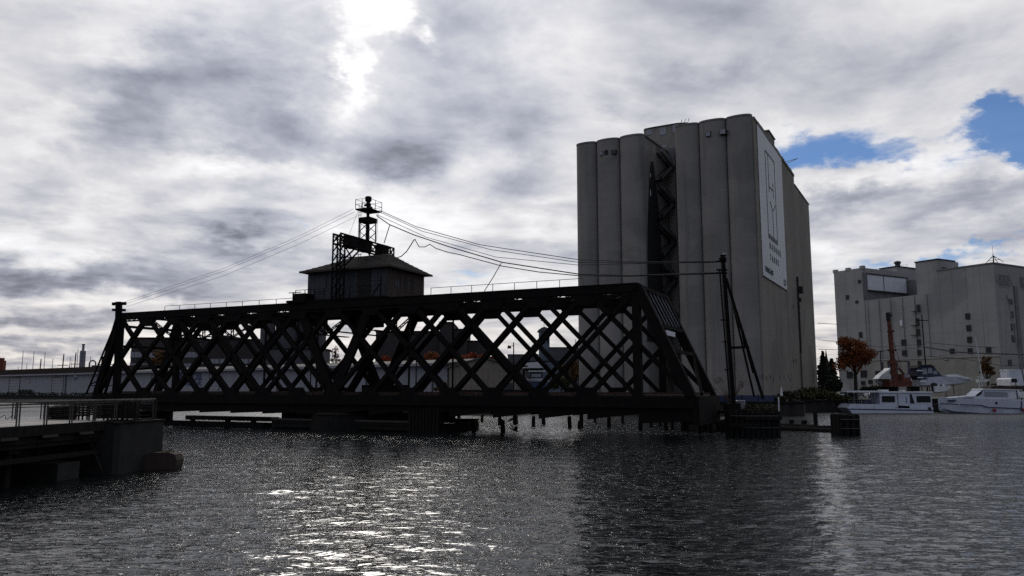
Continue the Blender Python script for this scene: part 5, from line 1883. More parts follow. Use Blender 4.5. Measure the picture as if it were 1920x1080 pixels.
# ------------------------------------------------------------------ long storage warehouse across the water
WP_ = at_y(838, 720, 139.0)
WU = Vector((870 + 960, -1462)).normalized()
WPL = Plane((WP_.x, WP_.y), WU)
WH = thing('storage_warehouse', 'long pale lilac storage warehouse with low roof behind the bridge', 'warehouse', WPL.w(0, 0, GZ), WPL.rz)
xl, _ = WPL.s(-60, 705)
_, we = WPL.s(838, 683)
we -= GZ
WD = 22
for k in range(6):
    x0_, x1_ = xl + (0 - xl) * k / 6, xl + (0 - xl) * (k + 1) / 6
    MB().box(x0_ + (0.06 if k else 0), x1_, 0.0 + 0.04 * (k % 2), WD, 0, we).build('wall', 'siding', WH)
xsp, _ = WPL.s(232, 700)
for x0_, x1_, mk in ((xl - 1, xsp, 'roof_dark'), (xsp, 0.6, 'roof_pale')):
    rr_ = 2.3 if mk == 'roof_dark' else 1.05
    MB().prism([(-1.0, we - 0.05), (WD / 2, we + rr_), (WD + 1, we - 0.05), (WD + 1, we + 0.25), (WD / 2, we + rr_ + 0.35), (-1.0, we + 0.25)], 'x', x0_, x1_).build('roof', mk, WH)
MB().box(xl - 1, 0.6, -1.1, -1.0, we - 0.25, we + 0.2).build('fascia', 'siding', WH)


def wdoor(px0, px1, y0, lab=None):
    a, _ = WPL.s(px0, 720)
    c, z = WPL.s((px0 + px1) / 2, y0)
    e, _ = WPL.s(px1, 720)
    h_ = z - GZ
    o = MB().box(a, e, -0.06, 0.02, 0, h_).build('loading_door', 'door', WH)
    b = MB()
    for i in range(1, 6):
        b.box(a + 0.05, e - 0.05, -0.09, -0.06, h_ * i / 6 - 0.03, h_ * i / 6 + 0.03)
    b.build('door_ribs', 'frame', o)
    b = MB()
    b.box(a - 0.2, a, -0.12, 0.02, 0, h_ + 0.2)
    b.box(e, e + 0.1, -0.12, 0.02, 0, h_ + 0.2)
    b.box(a - 0.2, e + 0.1, -0.16, 0.02, h_, h_ + 0.3)
    b.build('door_frame', 'frame', o)


for a, c, y in ((18, 37, 709), (98, 119, 708), (284, 303, 704), (393, 411, 702), (594, 608, 696), (724, 744, 694)):
    wdoor(a, c, y)
b = MB()
for px in (124, 223, 303, 470, 521, 688, 812):
    x, _ = WPL.s(px, 720)
    b.tube((x, -0.2, 0), (x, -0.2, we - 0.1), 0.13, n=6)
b.build('downpipe', 'frame', WH, kind='stuff')
for px in (43, 49, 56, 61):
    x, _ = WPL.s(px, 726)
    o = MB().box(x - 0.45, x + 0.45, -1.3, -0.3, 0.1, 1.7).build('heat_pump', 'frame', WH)
    MB().box(x - 0.3, x + 0.3, -1.33, -1.3, 0.7, 1.4).build('fan_grille', 'matt_black', o)
x, z = WPL.s(142, 708)
o = MB().box(x - 1.0, x + 1.0, -0.12, -0.02, z - GZ - 0.7, z - GZ + 0.3).build('small_sign', 'sign_blue', WH)
MB().box(x - 1.0, x + 1.0, -0.12, -0.02, z - GZ + 0.33, z - GZ + 0.6).build('sign_board', 'white', WH)
x, z = WPL.s(54, 715)
MB().box(x - 0.9, x + 0.9, -0.1, -0.02, z - GZ - 0.4, z - GZ + 0.5).build('sign_board', 'galv', WH)
x0_, z0_ = WPL.s(325, 720)
x1_, _ = WPL.s(378, 720)
for txt, yy in (('HARBOR', 707), ('STORAGE', 717)):
    _, z = WPL.s(350, yy)
    me = text_mesh(txt, 2.55, 'sign_blue', 'lettering', 0.04, 1.0)
    q = bpy.data.objects.new('lettering', me)
    COL.objects.link(q)
    q.parent = WH
    wtx = max(v.co.x for v in me.vertices) - min(v.co.x for v in me.vertices)
    q.scale = ((x1_ - x0_) / wtx, 1, 1)
    q.location = ((x0_ + x1_) / 2, -0.1, z - GZ)
    q.rotation_euler = (R(90), 0, 0)
MB().box(-0.02, 0.05, 0.5, 0.5 + 8, 0, 0.1).build('plinth', 'frame', WH)
# tan gabled shed
sa, sb_ = at_y(842, 720, 134.0), at_y(968, 720, 134.0)
TS = thing('tan_shed', 'tan gabled metal shed at the right end of the long warehouse', 'shed', (sa.x, sa.y, GZ), 0.05)
tw = sb_.x - sa.x
te, tpk = at_y(850, 690, 134).z - GZ, at_y(905, 671, 134).z - GZ
MB().prism([(0, 0), (tw, 0), (tw, te), (tw / 2, tpk), (0, te)], 'y', 0, 26).build('wall', 'siding_tan', TS)
MB().prism([(-0.4, te - 0.05), (tw / 2, tpk + 0.02), (tw + 0.4, te - 0.05), (tw + 0.4, te + 0.2), (tw / 2, tpk + 0.28), (-0.4, te + 0.2)], 'y', -0.4, 26.3).build('roof', 'roof_pale', TS)
MB().box(tw * 0.78, tw * 0.95, -0.06, 0.0, 0, 3.1).build('loading_door', 'frame', TS)
b = MB()
for i in range(1, 12):
    b.box(tw * i / 12 - 0.04, tw * i / 12 + 0.04, -0.05, 0, 0, te)
b.build('wall_seam', 'siding_tan', TS, kind='stuff')
o = MB().box(-0.9, 0.9, -0.03, 0.03, 0.8, 1.5).build('white_sign_board', 'white', None, (at_y(836, 734, 131).x, 131, GZ))
tag(o, 'small white board low beside the tan shed', 'sign')

# ------------------------------------------------------------------ buildings far behind the bridge
def block(name, label, cat, px0, px1, ytop, Y, mk, depth=30, rot=0.0, wins=None, steps=(), roofm='roof_dark', grp=None, wm='glass_dark'):
    a, c = at_y(px0, 700, Y), at_y(px1, 700, Y)
    top = at_y((px0 + px1) / 2, ytop, Y).z - GZ
    t = thing(name, label, cat, (a.x, Y, GZ), rot, grp)
    W_ = c.x - a.x
    wl_ = MB().box(0, W_, 0, depth, 0, top).build('wall', mk, t)
    MB().box(-0.3, W_ + 0.3, -0.3, depth + 0.3, top, top + 0.35).build('roof', roofm, t)
    for (p0, p1, y) in steps:
        u, v = at_y(p0, 700, Y).x - a.x, at_y(p1, 700, Y).x - a.x
        h_ = at_y((p0 + p1) / 2, y, Y).z - GZ
        o = MB().box(u, v, 2, depth - 2, top + 0.35, h_).build('roof_house', mk, t)
    if wins:
        nx, zs_, ww, hh = wins
        m0 = None
        for z in zs_:
            for i in range(nx):
                x = W_ * (i + 0.5) / nx
                if m0 is None:
                    f = MB()
                    f.box(-ww / 2 - 0.15, ww / 2 + 0.15, -0.14, -0.02, -0.2, 0)
                    f.box(-ww / 2 - 0.15, ww / 2 + 0.15, -0.14, -0.02, hh, hh + 0.15)
                    f.box(-0.05, 0.05, -0.12, -0.02, 0, hh)
                    fo = f.build('window', 'frame', t, (x, 0, z))
                    po = MB().box(-ww / 2, ww / 2, -0.06, -0.01, 0, hh).build('pane', wm, fo)
                    m0 = (fo.data, po.data)
                else:
                    fo = link('window', m0[0], t, (x, 0, z))
                    link('pane', m0[1], fo)
    return t, W_, top


block('brick_warehouse', 'dark old brick warehouse behind the left arm of the bridge', 'building', 243, 372, 634, 340, 'brick', 30, wins=(9, (5.5, 10.5, 15.5), 3.6, 2.4), wm='glass_pale')
block('factory_building', 'dark factory building with a roof box behind the bridge lattice', 'building', 374, 484, 637, 330, 'brick_dark', 30, wins=(6, (8.0, 12.5), 5.2, 2.0), steps=((394, 421, 628),), wm='glass_pale')
block('dark_hall', 'stepped dark brick hall with a higher left tower behind the right arm', 'building', 703, 823, 622, 300, 'brick_dark', 30, wins=None)
block('dark_hall', 'tall middle part of the stepped dark hall', 'building', 823.4, 847, 605, 296, 'brick_dark', 30)
block('dark_hall', 'middle step of the dark hall with a flat roof', 'building', 847.3, 874, 618, 298, 'brick_dark', 30)
block('dark_hall', 'lowest right step of the dark hall above red trees', 'building', 874.4, 914, 640, 301, 'brick_dark', 30)
# far silos behind the bridge centre
for i, (p0, p1, yt) in enumerate(((488, 515, 607), (514, 556, 597), (555, 606, 598))):
    a, c = at_y(p0, 640, 300), at_y(p1, 640, 300)
    r_ = (c.x - a.x) / 2
    top = at_y(p0, yt, 300).z - GZ
    t = thing('far_silo', ['narrow left silo of the grey group behind the bridge centre', 'middle silo of the grey group behind the bridge centre', 'wide right silo of the grey group behind the bridge centre'][i], 'silo', ((a.x + c.x) / 2, 300 + i * 2, GZ), 0, 'grey silos behind the bridge')
    MB().lathe([(r_, 0), (r_, top)], 24).build('shell', 'grey_far', t, smooth=False)
    MB().lathe([(r_ + 0.2, top), (r_ + 0.2, top + 0.6), (r_ * 0.3, top + 1.4)], 24).build('roof', 'roof_dark', t)
block('low_shed', 'low dark shed in front of the far silos', 'shed', 488, 606, 655, 285, 'grey_far', 10)
# clock tower building
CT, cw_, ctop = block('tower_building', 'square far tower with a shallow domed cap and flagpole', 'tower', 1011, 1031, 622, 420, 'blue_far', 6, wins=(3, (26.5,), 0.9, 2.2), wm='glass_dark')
MB().prism([(-0.9, ctop), (cw_ + 0.9, ctop), (cw_ + 0.6, ctop + 0.8), (cw_ * 0.75, ctop + 2.2), (cw_ / 2, ctop + 2.7), (cw_ * 0.25, ctop + 2.2), (-0.6, ctop + 0.8)], 'y', -0.7, 6.7).build('cap_roof', 'grey_far', CT)
MB().tube((cw_ * 0.5, 3, ctop + 2.4), (cw_ * 0.5, 3, ctop + 7.5), 0.12, n=6).build('flagpole', 'galv', CT)
MB().add([(cw_ * 0.5, 3, ctop + 7.4), (cw_ * 0.5 - 1.8, 3.1, ctop + 7.0), (cw_ * 0.5 - 1.7, 3.0, ctop + 6.0), (cw_ * 0.5, 3, ctop + 6.3), (cw_ * 0.5, 3.08, ctop + 7.4), (cw_ * 0.5 - 1.8, 3.18, ctop + 7.0), (cw_ * 0.5 - 1.7, 3.08, ctop + 6.0), (cw_ * 0.5, 3.08, ctop + 6.3)],
         [(0, 1, 2, 3), (7, 6, 5, 4), (0, 4, 5, 1), (1, 5, 6, 2), (2, 6, 7, 3), (3, 7, 4, 0)]).build('flag', 'brick', CT)
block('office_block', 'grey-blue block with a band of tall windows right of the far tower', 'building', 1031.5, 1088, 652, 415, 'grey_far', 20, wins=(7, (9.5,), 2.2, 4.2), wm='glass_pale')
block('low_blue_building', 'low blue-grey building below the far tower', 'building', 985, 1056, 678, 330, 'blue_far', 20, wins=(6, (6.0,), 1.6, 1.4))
block('far_flat_building', 'long low grey building on the skyline left of the far tower', 'building', 952, 1010, 697 - 32, 520, 'grey_far', 20)
LT, lw_, lt_ = block('lean_to_shed', 'small shed with a pale tilted roof below the far tower', 'shed', 985, 1016, 693, 200, 'grey_far', 8)
MB().prism([(-0.6, lt_ + 0.36), (lw_ + 0.5, lt_ - 0.5 + 0.9), (lw_ - 0.3, lt_ + 2.0), (-0.2, lt_ + 1.7)], 'y', -0.6, 8.5).build('tilted_roof', 'panel_white', LT)
# red chimney stub, steel stack, pipe arch on the left skyline
p = at_y(2, 690, 330)
t = thing('brick_chimney', 'red brick chimney stub at the far left edge of the skyline', 'chimney', (p.x, 330, GZ))
MB().box(-1.3, 0.7, 0, 2, 0, at_y(2, 676, 330).z - GZ).build('shaft', 'redbrick', t)
MB().box(-1.3, 0.0, 0.1, 1.9, at_y(2, 676, 330).z - GZ, at_y(2, 671, 330).z - GZ).build('pot', 'redbrick', t)
p = at_y(153.5, 690, 300)
t = thing('steel_stack', 'bottle-shaped pale steel stack with a flared top', 'chimney', (p.x, 300, GZ))
k = 300 / 1462
tz = at_y(153, 645, 300).z - GZ
MB().lathe([(5.2 * k, 0), (5.2 * k, tz - 14.5 * k), (4.8 * k, tz - 13 * k), (2.3 * k, tz - 11.5 * k), (2.1 * k, tz - 2.5 * k), (3.3 * k, tz - 0.8 * k), (3.3 * k, tz)], 18).build('stack_body', 'galv', t, smooth=False)
p = at_y(173, 690, 290)
t = thing('pipe_arch', 'curved duct arching over the warehouse roof', 'duct', (p.x, 290, GZ))
k = 290 / 1462
h0 = at_y(173, 690, 290).z - GZ
pts = [(-6 * k, 0, 0), (-6 * k, 0, h0 + 8 * k)] + [(6 * k * -math.cos(a), 0, h0 + 8 * k + 6 * k * math.sin(a)) for a in [i * math.pi / 6 for i in range(1, 6)]] + [(6 * k, 0, h0 + 8 * k), (6 * k, 0, 0)]
MB().path(pts, 1.3 * k, 8).build('duct_pipe', 'grey_far', t)
MB().box(1 * k, 9 * k, -1, 3, 0, h0 + 5 * k).build('duct_base', 'grey_far', t)
# skyline poles and sailboat masts
masts = [(41, 658, 0), (50, 680, 0), (61.5, 658, 0), (74, 673, 1), (82.5, 660, 0), (98, 672, 0), (116, 664, 1), (130.5, 670, 0), (134, 674, 0), (138.5, 661, 1), (144, 654, 0), (129.5, 685, 0), (34, 688, 0), (200, 660, 1), (168.5, 668, 0)]
for i, (px, yt, ut) in enumerate(masts):
    Y = 330 + (i * 37 % 60)
    p = at_y(px, 690, Y)
    h_ = at_y(px, yt, Y).z - GZ
    nm = ['tallest of the left skyline', 'short', 'tall', 'dark', 'slim', 'thin', 'dark crossed', 'small slanting', 'small', 'dark tall', 'pale tall', 'stubby', 'tiny', 'crossed far', 'faint'][i]
    if ut:
        t = thing('utility_pole', 'dark utility pole with a crossarm, %s' % ['', '', '', 'the short one left of the middle', '', '', 'between the slim sailboat masts', '', '', 'just left of the steel stack', '', '', '', 'behind the left end of the bridge', ''][i], 'utility pole', (p.x, Y, GZ), 0, 'utility poles on the skyline')
        MB().tube((0, 0, 0), (0.5, 0, h_), 0.32, 0.24, n=6).build('pole', 'timber', t)
        MB().box(-2.2, 2.6, -0.12, 0.12, h_ - 5.5, h_ - 5.2).build('crossarm', 'timber', t)
    else:
        t = thing('sailboat', 'far sailboat with a bare mast, %s one behind the roof' % nm, 'sailboat', (p.x, Y, GZ), 0, 'far sailboats behind the warehouse')
        MB().tube((0, 0, 1.2), (0, 0, h_), 0.17, 0.12, n=6).build('mast', 'galv', t)
        MB().prism([(-4, 1.3), (-3.4, 0.2), (3.2, 0.2), (4.4, 1.5)], 'y', -1.1, 1.1).build('hull', 'panel_white', t)
# light poles seen through the bridge and above
def lamp(label, px, yt, Y, arm=-1, r_=0.13):
    p = at_y(px, 720, Y)
    h_ = at_y(px, yt, Y).z - GZ
    t = thing('street_lamp', label, 'street lamp', (p.x, Y, GZ), 0, 'lamp posts and poles across the water')
    MB().tube((0, 0, 0), (0, 0, h_), r_, r_ * 0.7, n=7).build('pole', 'timber', t)
    if arm:
        MB().tube((0, 0, h_ - 0.5), (arm * 0.8, 0, h_ - 0.7), 0.06, n=5).build('arm', 'timber', t)
        MB().prism([(arm * 0.7 - 0.35, h_ - 1.0), (arm * 0.7 + 0.35, h_ - 1.0), (arm * 0.7 + 0.2, h_ - 0.55), (arm * 0.7 - 0.25, h_ - 0.5)], 'y', -0.2, 0.2).build('lamp_head', 'matt_black', t)
    return t


lamp('lamp post with a small floodlight above the tan shed, against the sky', 963, 642, 128, -1)
lamp('slim pole below the left silos in front of the warehouse', 582, 645, 128, 0, 0.12)
lamp('slim pole right of the bridge pivot in front of the warehouse', 780, 662, 128, 0, 0.12)
lamp('short pole in front of the warehouse loading door', 602, 714, 128, 0, 0.12)
lamp('pale lamp pole beside the silos edge seen under the top chord', 889, 650, 200, 0, 0.1)
lamp('antenna pole beyond the far office block', 1080, 636, 400, 0, 0.22)
lamp('grey steel post at the right foot of the silos', 1541, 675, 140, 0, 0.16)
lamp('short pale post on the quay right of the silos', 1553, 706, 150, 0, 0.1)


# ------------------------------------------------------------------ trees
def tree(name, label, px, Y, ytop, ybase, rpx, mk, n=2600, size=0.28, grp=None, shape='round', bare=0.0, seed=1, off=0.0):
    rng = random.Random(seed)
    p = at_y(px, 720, Y)
    top = at_y(px, ytop, Y).z - GZ
    base = max(0.3, at_y(px, ybase, Y).z - GZ)
    r_ = rpx / 1462 * Y
    t = thing(name, label, 'tree', (p.x, Y, GZ), 0, grp)
    b = MB()
    if shape == 'cone':
        b.tube((0, 0, 0), (0, 0, top * 0.95), 0.22, 0.03, n=6)
        b.build('trunk', 'bark', t)
        f = MB()
        lv = int((top - base) / 0.45)
        for i in range(lv):
            z = base + (top - base) * i / lv
            rr = r_ * (1 - i / lv) ** 0.85 * rng.uniform(0.75, 1.15) + 0.1
            leaves(f, (rng.uniform(-0.1, 0.1), 0, z), (rr, rr, 0.4), int(n / lv), size, rng, 0.4)
        f.build('crown', mk, t)
        return t
    fork = base + (top - base) * 0.15
    b.tube((0, 0, 0), (0.1, 0, fork), 0.035 * top, 0.026 * top, n=8)
    cl = []
    nb_ = 11
    for i in range(nb_):
        a = 2 * math.pi * i / nb_ + rng.uniform(-0.3, 0.3)
        rr = r_ * rng.uniform(0.35, 0.95)
        z = base + (top - base) * rng.uniform(0.25, 0.9)
        rr *= math.sqrt(max(0.15, 1 - ((z - (base + (top - base) * 0.45)) / ((top - base) * 0.6)) ** 2))
        q = Vector((math.cos(a) * rr + off, math.sin(a) * rr * 0.8, z))
        b.tube((0.1, 0, fork * rng.uniform(0.75, 1)), q, 0.011 * top, 0.004 * top, n=5)
        for j in range(3):
            q2 = q + Vector((rng.uniform(-1, 1), rng.uniform(-1, 1), rng.uniform(0, 0.8))) * r_ * 0.28
            b.tube(q * 0.8 + Vector((0, 0, fork * 0.2)), q2, 0.004 * top, 0.0015 * top, n=4)
            cl.append(q2)
        cl.append(q)
    b.build('trunk', 'bark', t)
    f = MB()
    for q in cl:
        s_ = rng.uniform(0.16, 0.36) * r_
        leaves(f, q, (s_, s_, s_ * 0.72), int(n / len(cl) * (1 - bare) * rng.uniform(0.5, 1.5)), size, rng)
    leaves(f, (off, 0, (base + top) / 2 + 0.1 * top), (r_ * 0.72, r_ * 0.6, (top - base) * 0.36), int(n * 0.22 * (1 - bare)), size, rng)
    f.build('crown', mk, t)
    return t


tree('maple_tree', 'orange and brown autumn tree in front of the elevator building', 1604, 152, 638, 706, 42, 'leaf_orange', 5600, 0.23, seed=4)
tree('conifer', 'dark spruce just right of the silos', 1545, 175, 658, 712, 11, 'leaf_dark', 1500, 0.3, shape='cone', seed=2, grp='dark trees right of the silos')
tree('conifer', 'second darker spruce beside the orange tree', 1561, 190, 672, 715, 12, 'leaf_dark', 1300, 0.34, shape='cone', seed=3, grp='dark trees right of the silos')
tree('broad_tree', 'dark leafy tree behind the quay right of the silos', 1549, 200, 680, 716, 17, 'leaf_dark', 1300, 0.36, seed=6, grp='dark trees right of the silos')
tree('vine_bush', 'tall rust-brown vine tangle growing up the elevator wall', 1852, 205, 668, 716, 13, 'leaf_rust', 1500, 0.3, seed=8)
tree('sparse_tree', 'thin almost leafless tree with rusty leaves seen through the bridge centre', 627, 180, 651, 690, 11, 'leaf_rust', 900, 0.16, seed=9, bare=0.35)
for i, (px, yt, r_, mk, lab) in enumerate(((301, 663, 24, 'leaf_rust', 'rust-brown tree before the left brick warehouse'), (722, 671, 14, 'leaf_red', 'low red tree first in the row before the dark hall'), (808, 662, 18, 'leaf_orange', 'orange tree before the dark hall, left of the lattice crossing'),
                                           (836, 664, 16, 'leaf_red', 'small red tree beside the orange one'), (884, 664, 18, 'leaf_red', 'crimson tree above the tan shed roof'), (908, 667, 17, 'leaf_red', 'bright red tree at the right end of the dark hall'),
                                           (932, 664, 9, 'leaf_red', 'small red tree right of the dark hall'))):
    tree('autumn_tree', lab, px, 240 + i * 3, yt, 692, r_, mk, 1300, 0.42, seed=20 + i, grp='autumn trees beyond the warehouses')
tree('autumn_tree', 'rust-brown tree beside the left edge of the silos', 1078, 150, 678, 722, 20, 'leaf_rust', 1500, 0.3, seed=31, grp='autumn trees beyond the warehouses')
tree('autumn_tree', 'orange shrub at the foot of the tan shed', 826, 131.5, 716, 738, 11, 'leaf_rust', 700, 0.2, seed=33, grp='autumn trees beyond the warehouses')
tree('green_tree', 'pale green tree behind the lamp post', 975, 210, 690, 716, 26, 'leaf_olive', 1500, 0.4, seed=35)
tree('green_tree', 'dull green tree left of the silos at the waterside', 1052, 140, 704, 735, 22, 'leaf_olive', 1300, 0.25, seed=36)
brush('low scrub along the quay left of the silos', [yb(x, 741, 133, 14, 5) for x in (1000, 1022, 1046, 1068)], 'leaf_green', n=260, size=0.2)
# far tree line on the horizon, one mass
rngt = random.Random(77)
b = MB()
for i in range(240):
    x = -700 + i * 6.2 + rngt.uniform(-3, 3)
    Y = 640 + rngt.uniform(-20, 20)
    h_ = rngt.uniform(4, 9)
    leaves(b, (x, Y, GZ + h_ * 0.5), (6, 5, h_ * 0.6), 60, 1.6, rngt)
o = b.build('far_treeline', 'leaf_dark', None, kind='stuff')
o['label'] = 'dark low tree line on the horizon behind the buildings'
o['category'] = 'tree line'
# clutter on the far quay at the left: dark brush and low walls
for i, (pxs, lab) in enumerate((((20, 60, 100), 'dark scrub on the far quay left of the steel stack'), ((150, 185), 'dark scrub on the far quay near the left bridge end'))):
    spots = []
    for px in pxs:
        q = at_y(px, 738, 252 - px * 0.18)
        spots.append((q.x, q.y, GZ + 0.3, 5.0, 1.5, 0.7))
    brush(lab, spots, 'leaf_dark', n=260, size=0.3, grp='scrub on the far quay', twig=False)

brush('dark hedge mass behind the brush mound right of the silos', [yb(1548, 716, 185, 16, 20), yb(1566, 722, 186, 14, 14)], 'leaf_dark', n=900, size=0.4, twig=False)
# church spire
p = at_y(1553.5, 700, 420)
t = thing('church_spire', 'far dark church spire beyond the spruces', 'church', (p.x, 420, GZ))
h_ = at_y(1553.5, 655, 420).z - GZ
MB().box(-2, 2, 0, 4, 0, h_ * 0.55).build('tower', 'brick', t)
MB().lathe([(2.4, h_ * 0.55), (0.8, h_ * 0.78), (0.1, h_)], 8, (0, 2)).build('spire', 'roof_dark', t)

# utility pole and wires before the elevator
p = at_y(1737, 700, 200)
t = thing('utility_pole', 'tall utility pole with a crossarm in front of the elevator building', 'utility pole', (p.x, 200, GZ))
h_ = at_y(1735, 590, 200).z - GZ
MB().tube((0, 0, 0), (-0.2, 0, h_), 0.2, 0.14, n=7).build('pole', 'timber', t)
MB().box(-1.7, 1.3, -0.1, 0.1, h_ - 1.6, h_ - 1.4).build('crossarm', 'timber', t)
p = at_y(1653, 700, 190)
t = thing('utility_pole', 'shorter pole between the orange tree and the crane', 'utility pole', (p.x, 190, GZ))
MB().tube((0, 0, 0), (0, 0, at_y(1653, 657, 190).z - GZ), 0.16, 0.12, n=7).build('pole', 'timber', t)
MB().box(-0.9, 0.9, -0.08, 0.08, at_y(1653, 660, 190).z - GZ, at_y(1653, 659, 190).z - GZ).build('crossarm', 'timber', t)
G2 = 'power lines before the elevator building'
cable('upper power line from the silos past the orange tree to the tall pole', [(1533, 606), (1570, 608)], 190, 190, 0.5, G2)
cable('power line crossing the sky gap right of the silos, middle one', [(1533, 637), (1575, 641), (1650, 651), (1735, 645)], 190, 200, 0.45, G2)
cable('power line crossing the sky gap right of the silos, lowest one', [(1535, 655), (1580, 656), (1650, 658), (1736, 651)], 190, 200, 0.45, G2)
cable('heavy drooping power line from the tall pole to the right', [(1736, 651), (1790, 660), (1850, 663), (1935, 665)], 200, 185, 1.1, G2)
cable('thin power line right of the tall pole, upper', [(1736, 642), (1800, 648), (1870, 652)], 200, 190, 0.5, G2)
cable('sagging thin wire low on the elevator wall', [(1738, 668), (1800, 672), (1880, 686), (1935, 684)], 200, 190, 0.5, G2)

# ------------------------------------------------------------------ boats, crane, vehicles
def hull_mesh(L, stations, zs):
    """stations: (x, half beam at sheer, half beam at chine, z sheer, z chine, z keel)"""
    b = MB()
    vs = []
    for (x, bs_, bc, zs_, zc, zk) in stations:
        vs += [(x, -bs_, zs_), (x, -bc, zc), (x, 0, zk), (x, bc, zc), (x, bs_, zs_)]
    fs = []
    n = len(stations)
    for i in range(n - 1):
        for j in range(4):
            fs.append((i * 5 + j, i * 5 + j + 1, (i + 1) * 5 + j + 1, (i + 1) * 5 + j))
        fs.append((i * 5 + 4, i * 5, (i + 1) * 5, (i + 1) * 5 + 4))
    fs.append(tuple(range(5)))
    fs.append(tuple((n - 1) * 5 + j for j in (4, 3, 2, 1, 0)))
    b.add(vs, fs)
    return b


# houseboat
HY_ = 130.0
a, c = at_z(1590, 774, 0), at_z(1749, 774, 0)
k = HY_ / 1462
hx0, hx1 = at_y(1590, 770, HY_).x, at_y(1749, 770, HY_).x
HB = thing('houseboat', 'white box-cabin houseboat with an open canopied bow moored at the quay', 'boat', ((hx0 + hx1) / 2, HY_, 0))


def hx(px, Y=HY_, o=None):
    return at_y(px, 755, Y).x - (o or (hx0 + hx1) / 2)


def hz(py, Y=HY_):
    return EYE + (727 - py) / 1462 * Y


b = MB()
b.prism([(hx(1588), hz(764)), (hx(1595), hz(757)), (hx(1651), hz(757.5)), (hx(1749), hz(764)), (hx(1749), -0.3), (hx(1600), -0.3)], 'y', 0, 3.8)
b.build('hull', 'hull', HB)
MB().prism([(hx(1590), hz(765.5)), (hx(1749), hz(768)), (hx(1749), hz(770)), (hx(1592), hz(767.5))], 'y', -0.04, 0.0).build('rub_stripe', 'stripe', HB)
MB().box(hx(1650.5), hx(1748), 0.05, 3.6, hz(764), hz(736.5)).build('cabin', 'hull', HB)
MB().box(hx(1649), hx(1750), -0.15, 3.9, hz(736.5), hz(734)).build('cabin_roof', 'white', HB)
MB().box(hx(1588), hx(1650), -0.1, 3.8, hz(735.6), hz(733.9)).build('canopy', 'white', HB)
for px in (1603, 1616, 1641):
    MB().box(hx(px) - 0.04, hx(px) + 0.04, 0.05, 0.13, hz(757), hz(735.6)).build('canopy_post', 'galv', HB)
MB().box(hx(1660), hx(1674), 1.2, 2.4, hz(734), hz(730.5)).build('roof_hatch', 'white', HB)
MB().box(hx(1700), hx(1706), 1.2, 2.4, hz(734), hz(731)).build('roof_vent', 'panel_white', HB)


def hwin(x0, x1, y0, y1, mk='glass_dark', poly=None, par=None, Y=HY_, nm='cabin_window'):
    o = MB().box(hx(x0), hx(x1), 0.0, 0.06, hz(y1), hz(y0)).build(nm, 'white', par or HB)
    MB().box(hx(x0) + 0.06, hx(x1) - 0.06, -0.02, 0.0, hz(y1) + 0.06, hz(y0) - 0.06).build('pane', mk, o)


hwin(1653, 1679, 741.5, 754.5)
hwin(1718, 1746, 741.5, 754.8)
MB().prism([(hx(1707), hz(739)), (hx(1710), hz(739)), (hx(1715), hz(756)), (hx(1707), hz(756))], 'y', -0.02, 0.05).build('slanted_window', 'glass_dark', HB)
o = MB().box(hx(1684), hx(1705), 0.0, 0.05, hz(765), hz(739)).build('side_door', 'hull', HB)
MB().box(hx(1684) - 0.04, hx(1684) + 0.03, -0.03, 0.05, hz(765), hz(739)).build('door_edge', 'frame', o)
pts = []
for i in range(9):
    a_ = -1.2 + 2.4 * i / 8
    pts.append((hx(1697) + 0.35 * math.cos(a_), hz(750) + 0.62 * math.sin(a_)))
pts2 = [(p[0] - 0.12 * math.cos(-1.2 + 2.4 * i / 8) - 0.02, p[1]) for i, p in enumerate(pts)]
MB().prism(pts + pts2[::-1], 'y', -0.02, 0.0).build('crescent_emblem', 'sign_blue', HB)
for (p0, p1, p2) in (((1677, 765), (1690, 762.5), (1677, 764)), ((1685, 764), (1701, 762), (1688, 762))):
    MB().prism([(hx(q[0]), hz(q[1])) for q in (p0, p1, p2)], 'y', -0.015, 0.03).build('swoosh', 'stripe', HB)

# moored cruiser at the right
CY = 129.0
cx0 = at_y(1771, 755, CY).x
CR = thing('cabin_cruiser', 'old white cabin cruiser with red fenders moored at the right edge', 'boat', (cx0, CY, 0))
hh = lambda px: at_y(px, 755, CY).x - cx0
hzz = lambda py: EYE + (727 - py) / 1462 * CY
st = [(hh(1770.5), 0.03, 0.03, hzz(745), hzz(757), hzz(768)), (hh(1776), 0.6, 0.35, hzz(745.3), hzz(766), hzz(771)), (hh(1795), 1.3, 0.95, hzz(746), hzz(771), hzz(776)),
      (hh(1840), 1.75, 1.5, hzz(748), hzz(774), hzz(780)), (hh(1900), 1.8, 1.6, hzz(750), hzz(776), hzz(782)), (hh(1945), 1.7, 1.5, hzz(750), hzz(777), hzz(782))]
b = hull_mesh(0, st, 0)
b.v = [(x, y + 1.8, z) for x, y, z in b.v]
b.build('hull', 'hull', CR)
pts = [(1772, 756.5), (1800, 758), (1840, 759.5), (1852, 763), (1915, 765.5), (1945, 766)]
b = MB()
for i in range(len(pts) - 1):
    (xa_, ya_), (xb_, yb_) = pts[i], pts[i + 1]
    da = 1.5 if i == 0 else 0.08
    db = 0.55 if i == 0 else 0.06
    b.beam((hh(xa_), da, hzz(ya_)), (hh(xb_), db if i == 0 else 0.04, hzz(yb_)), 0.12, 0.13)
b.build('rub_stripe', 'stripe', CR)
MB().prism([(hh(1790), hzz(746)), (hh(1828), hzz(745)), (hh(1832), hzz(741.5)), (hh(1800), hzz(744.5))], 'y', 0.5, 3.1).build('foredeck', 'white', CR)
cab = MB().prism([(hh(1829), hzz(747)), (hh(1830), hzz(743)), (hh(1848), hzz(729.5)), (hh(1912), hzz(731)), (hh(1914), hzz(749))], 'y', 0.35, 3.2)
cab.build('cabin', 'hull', CR)
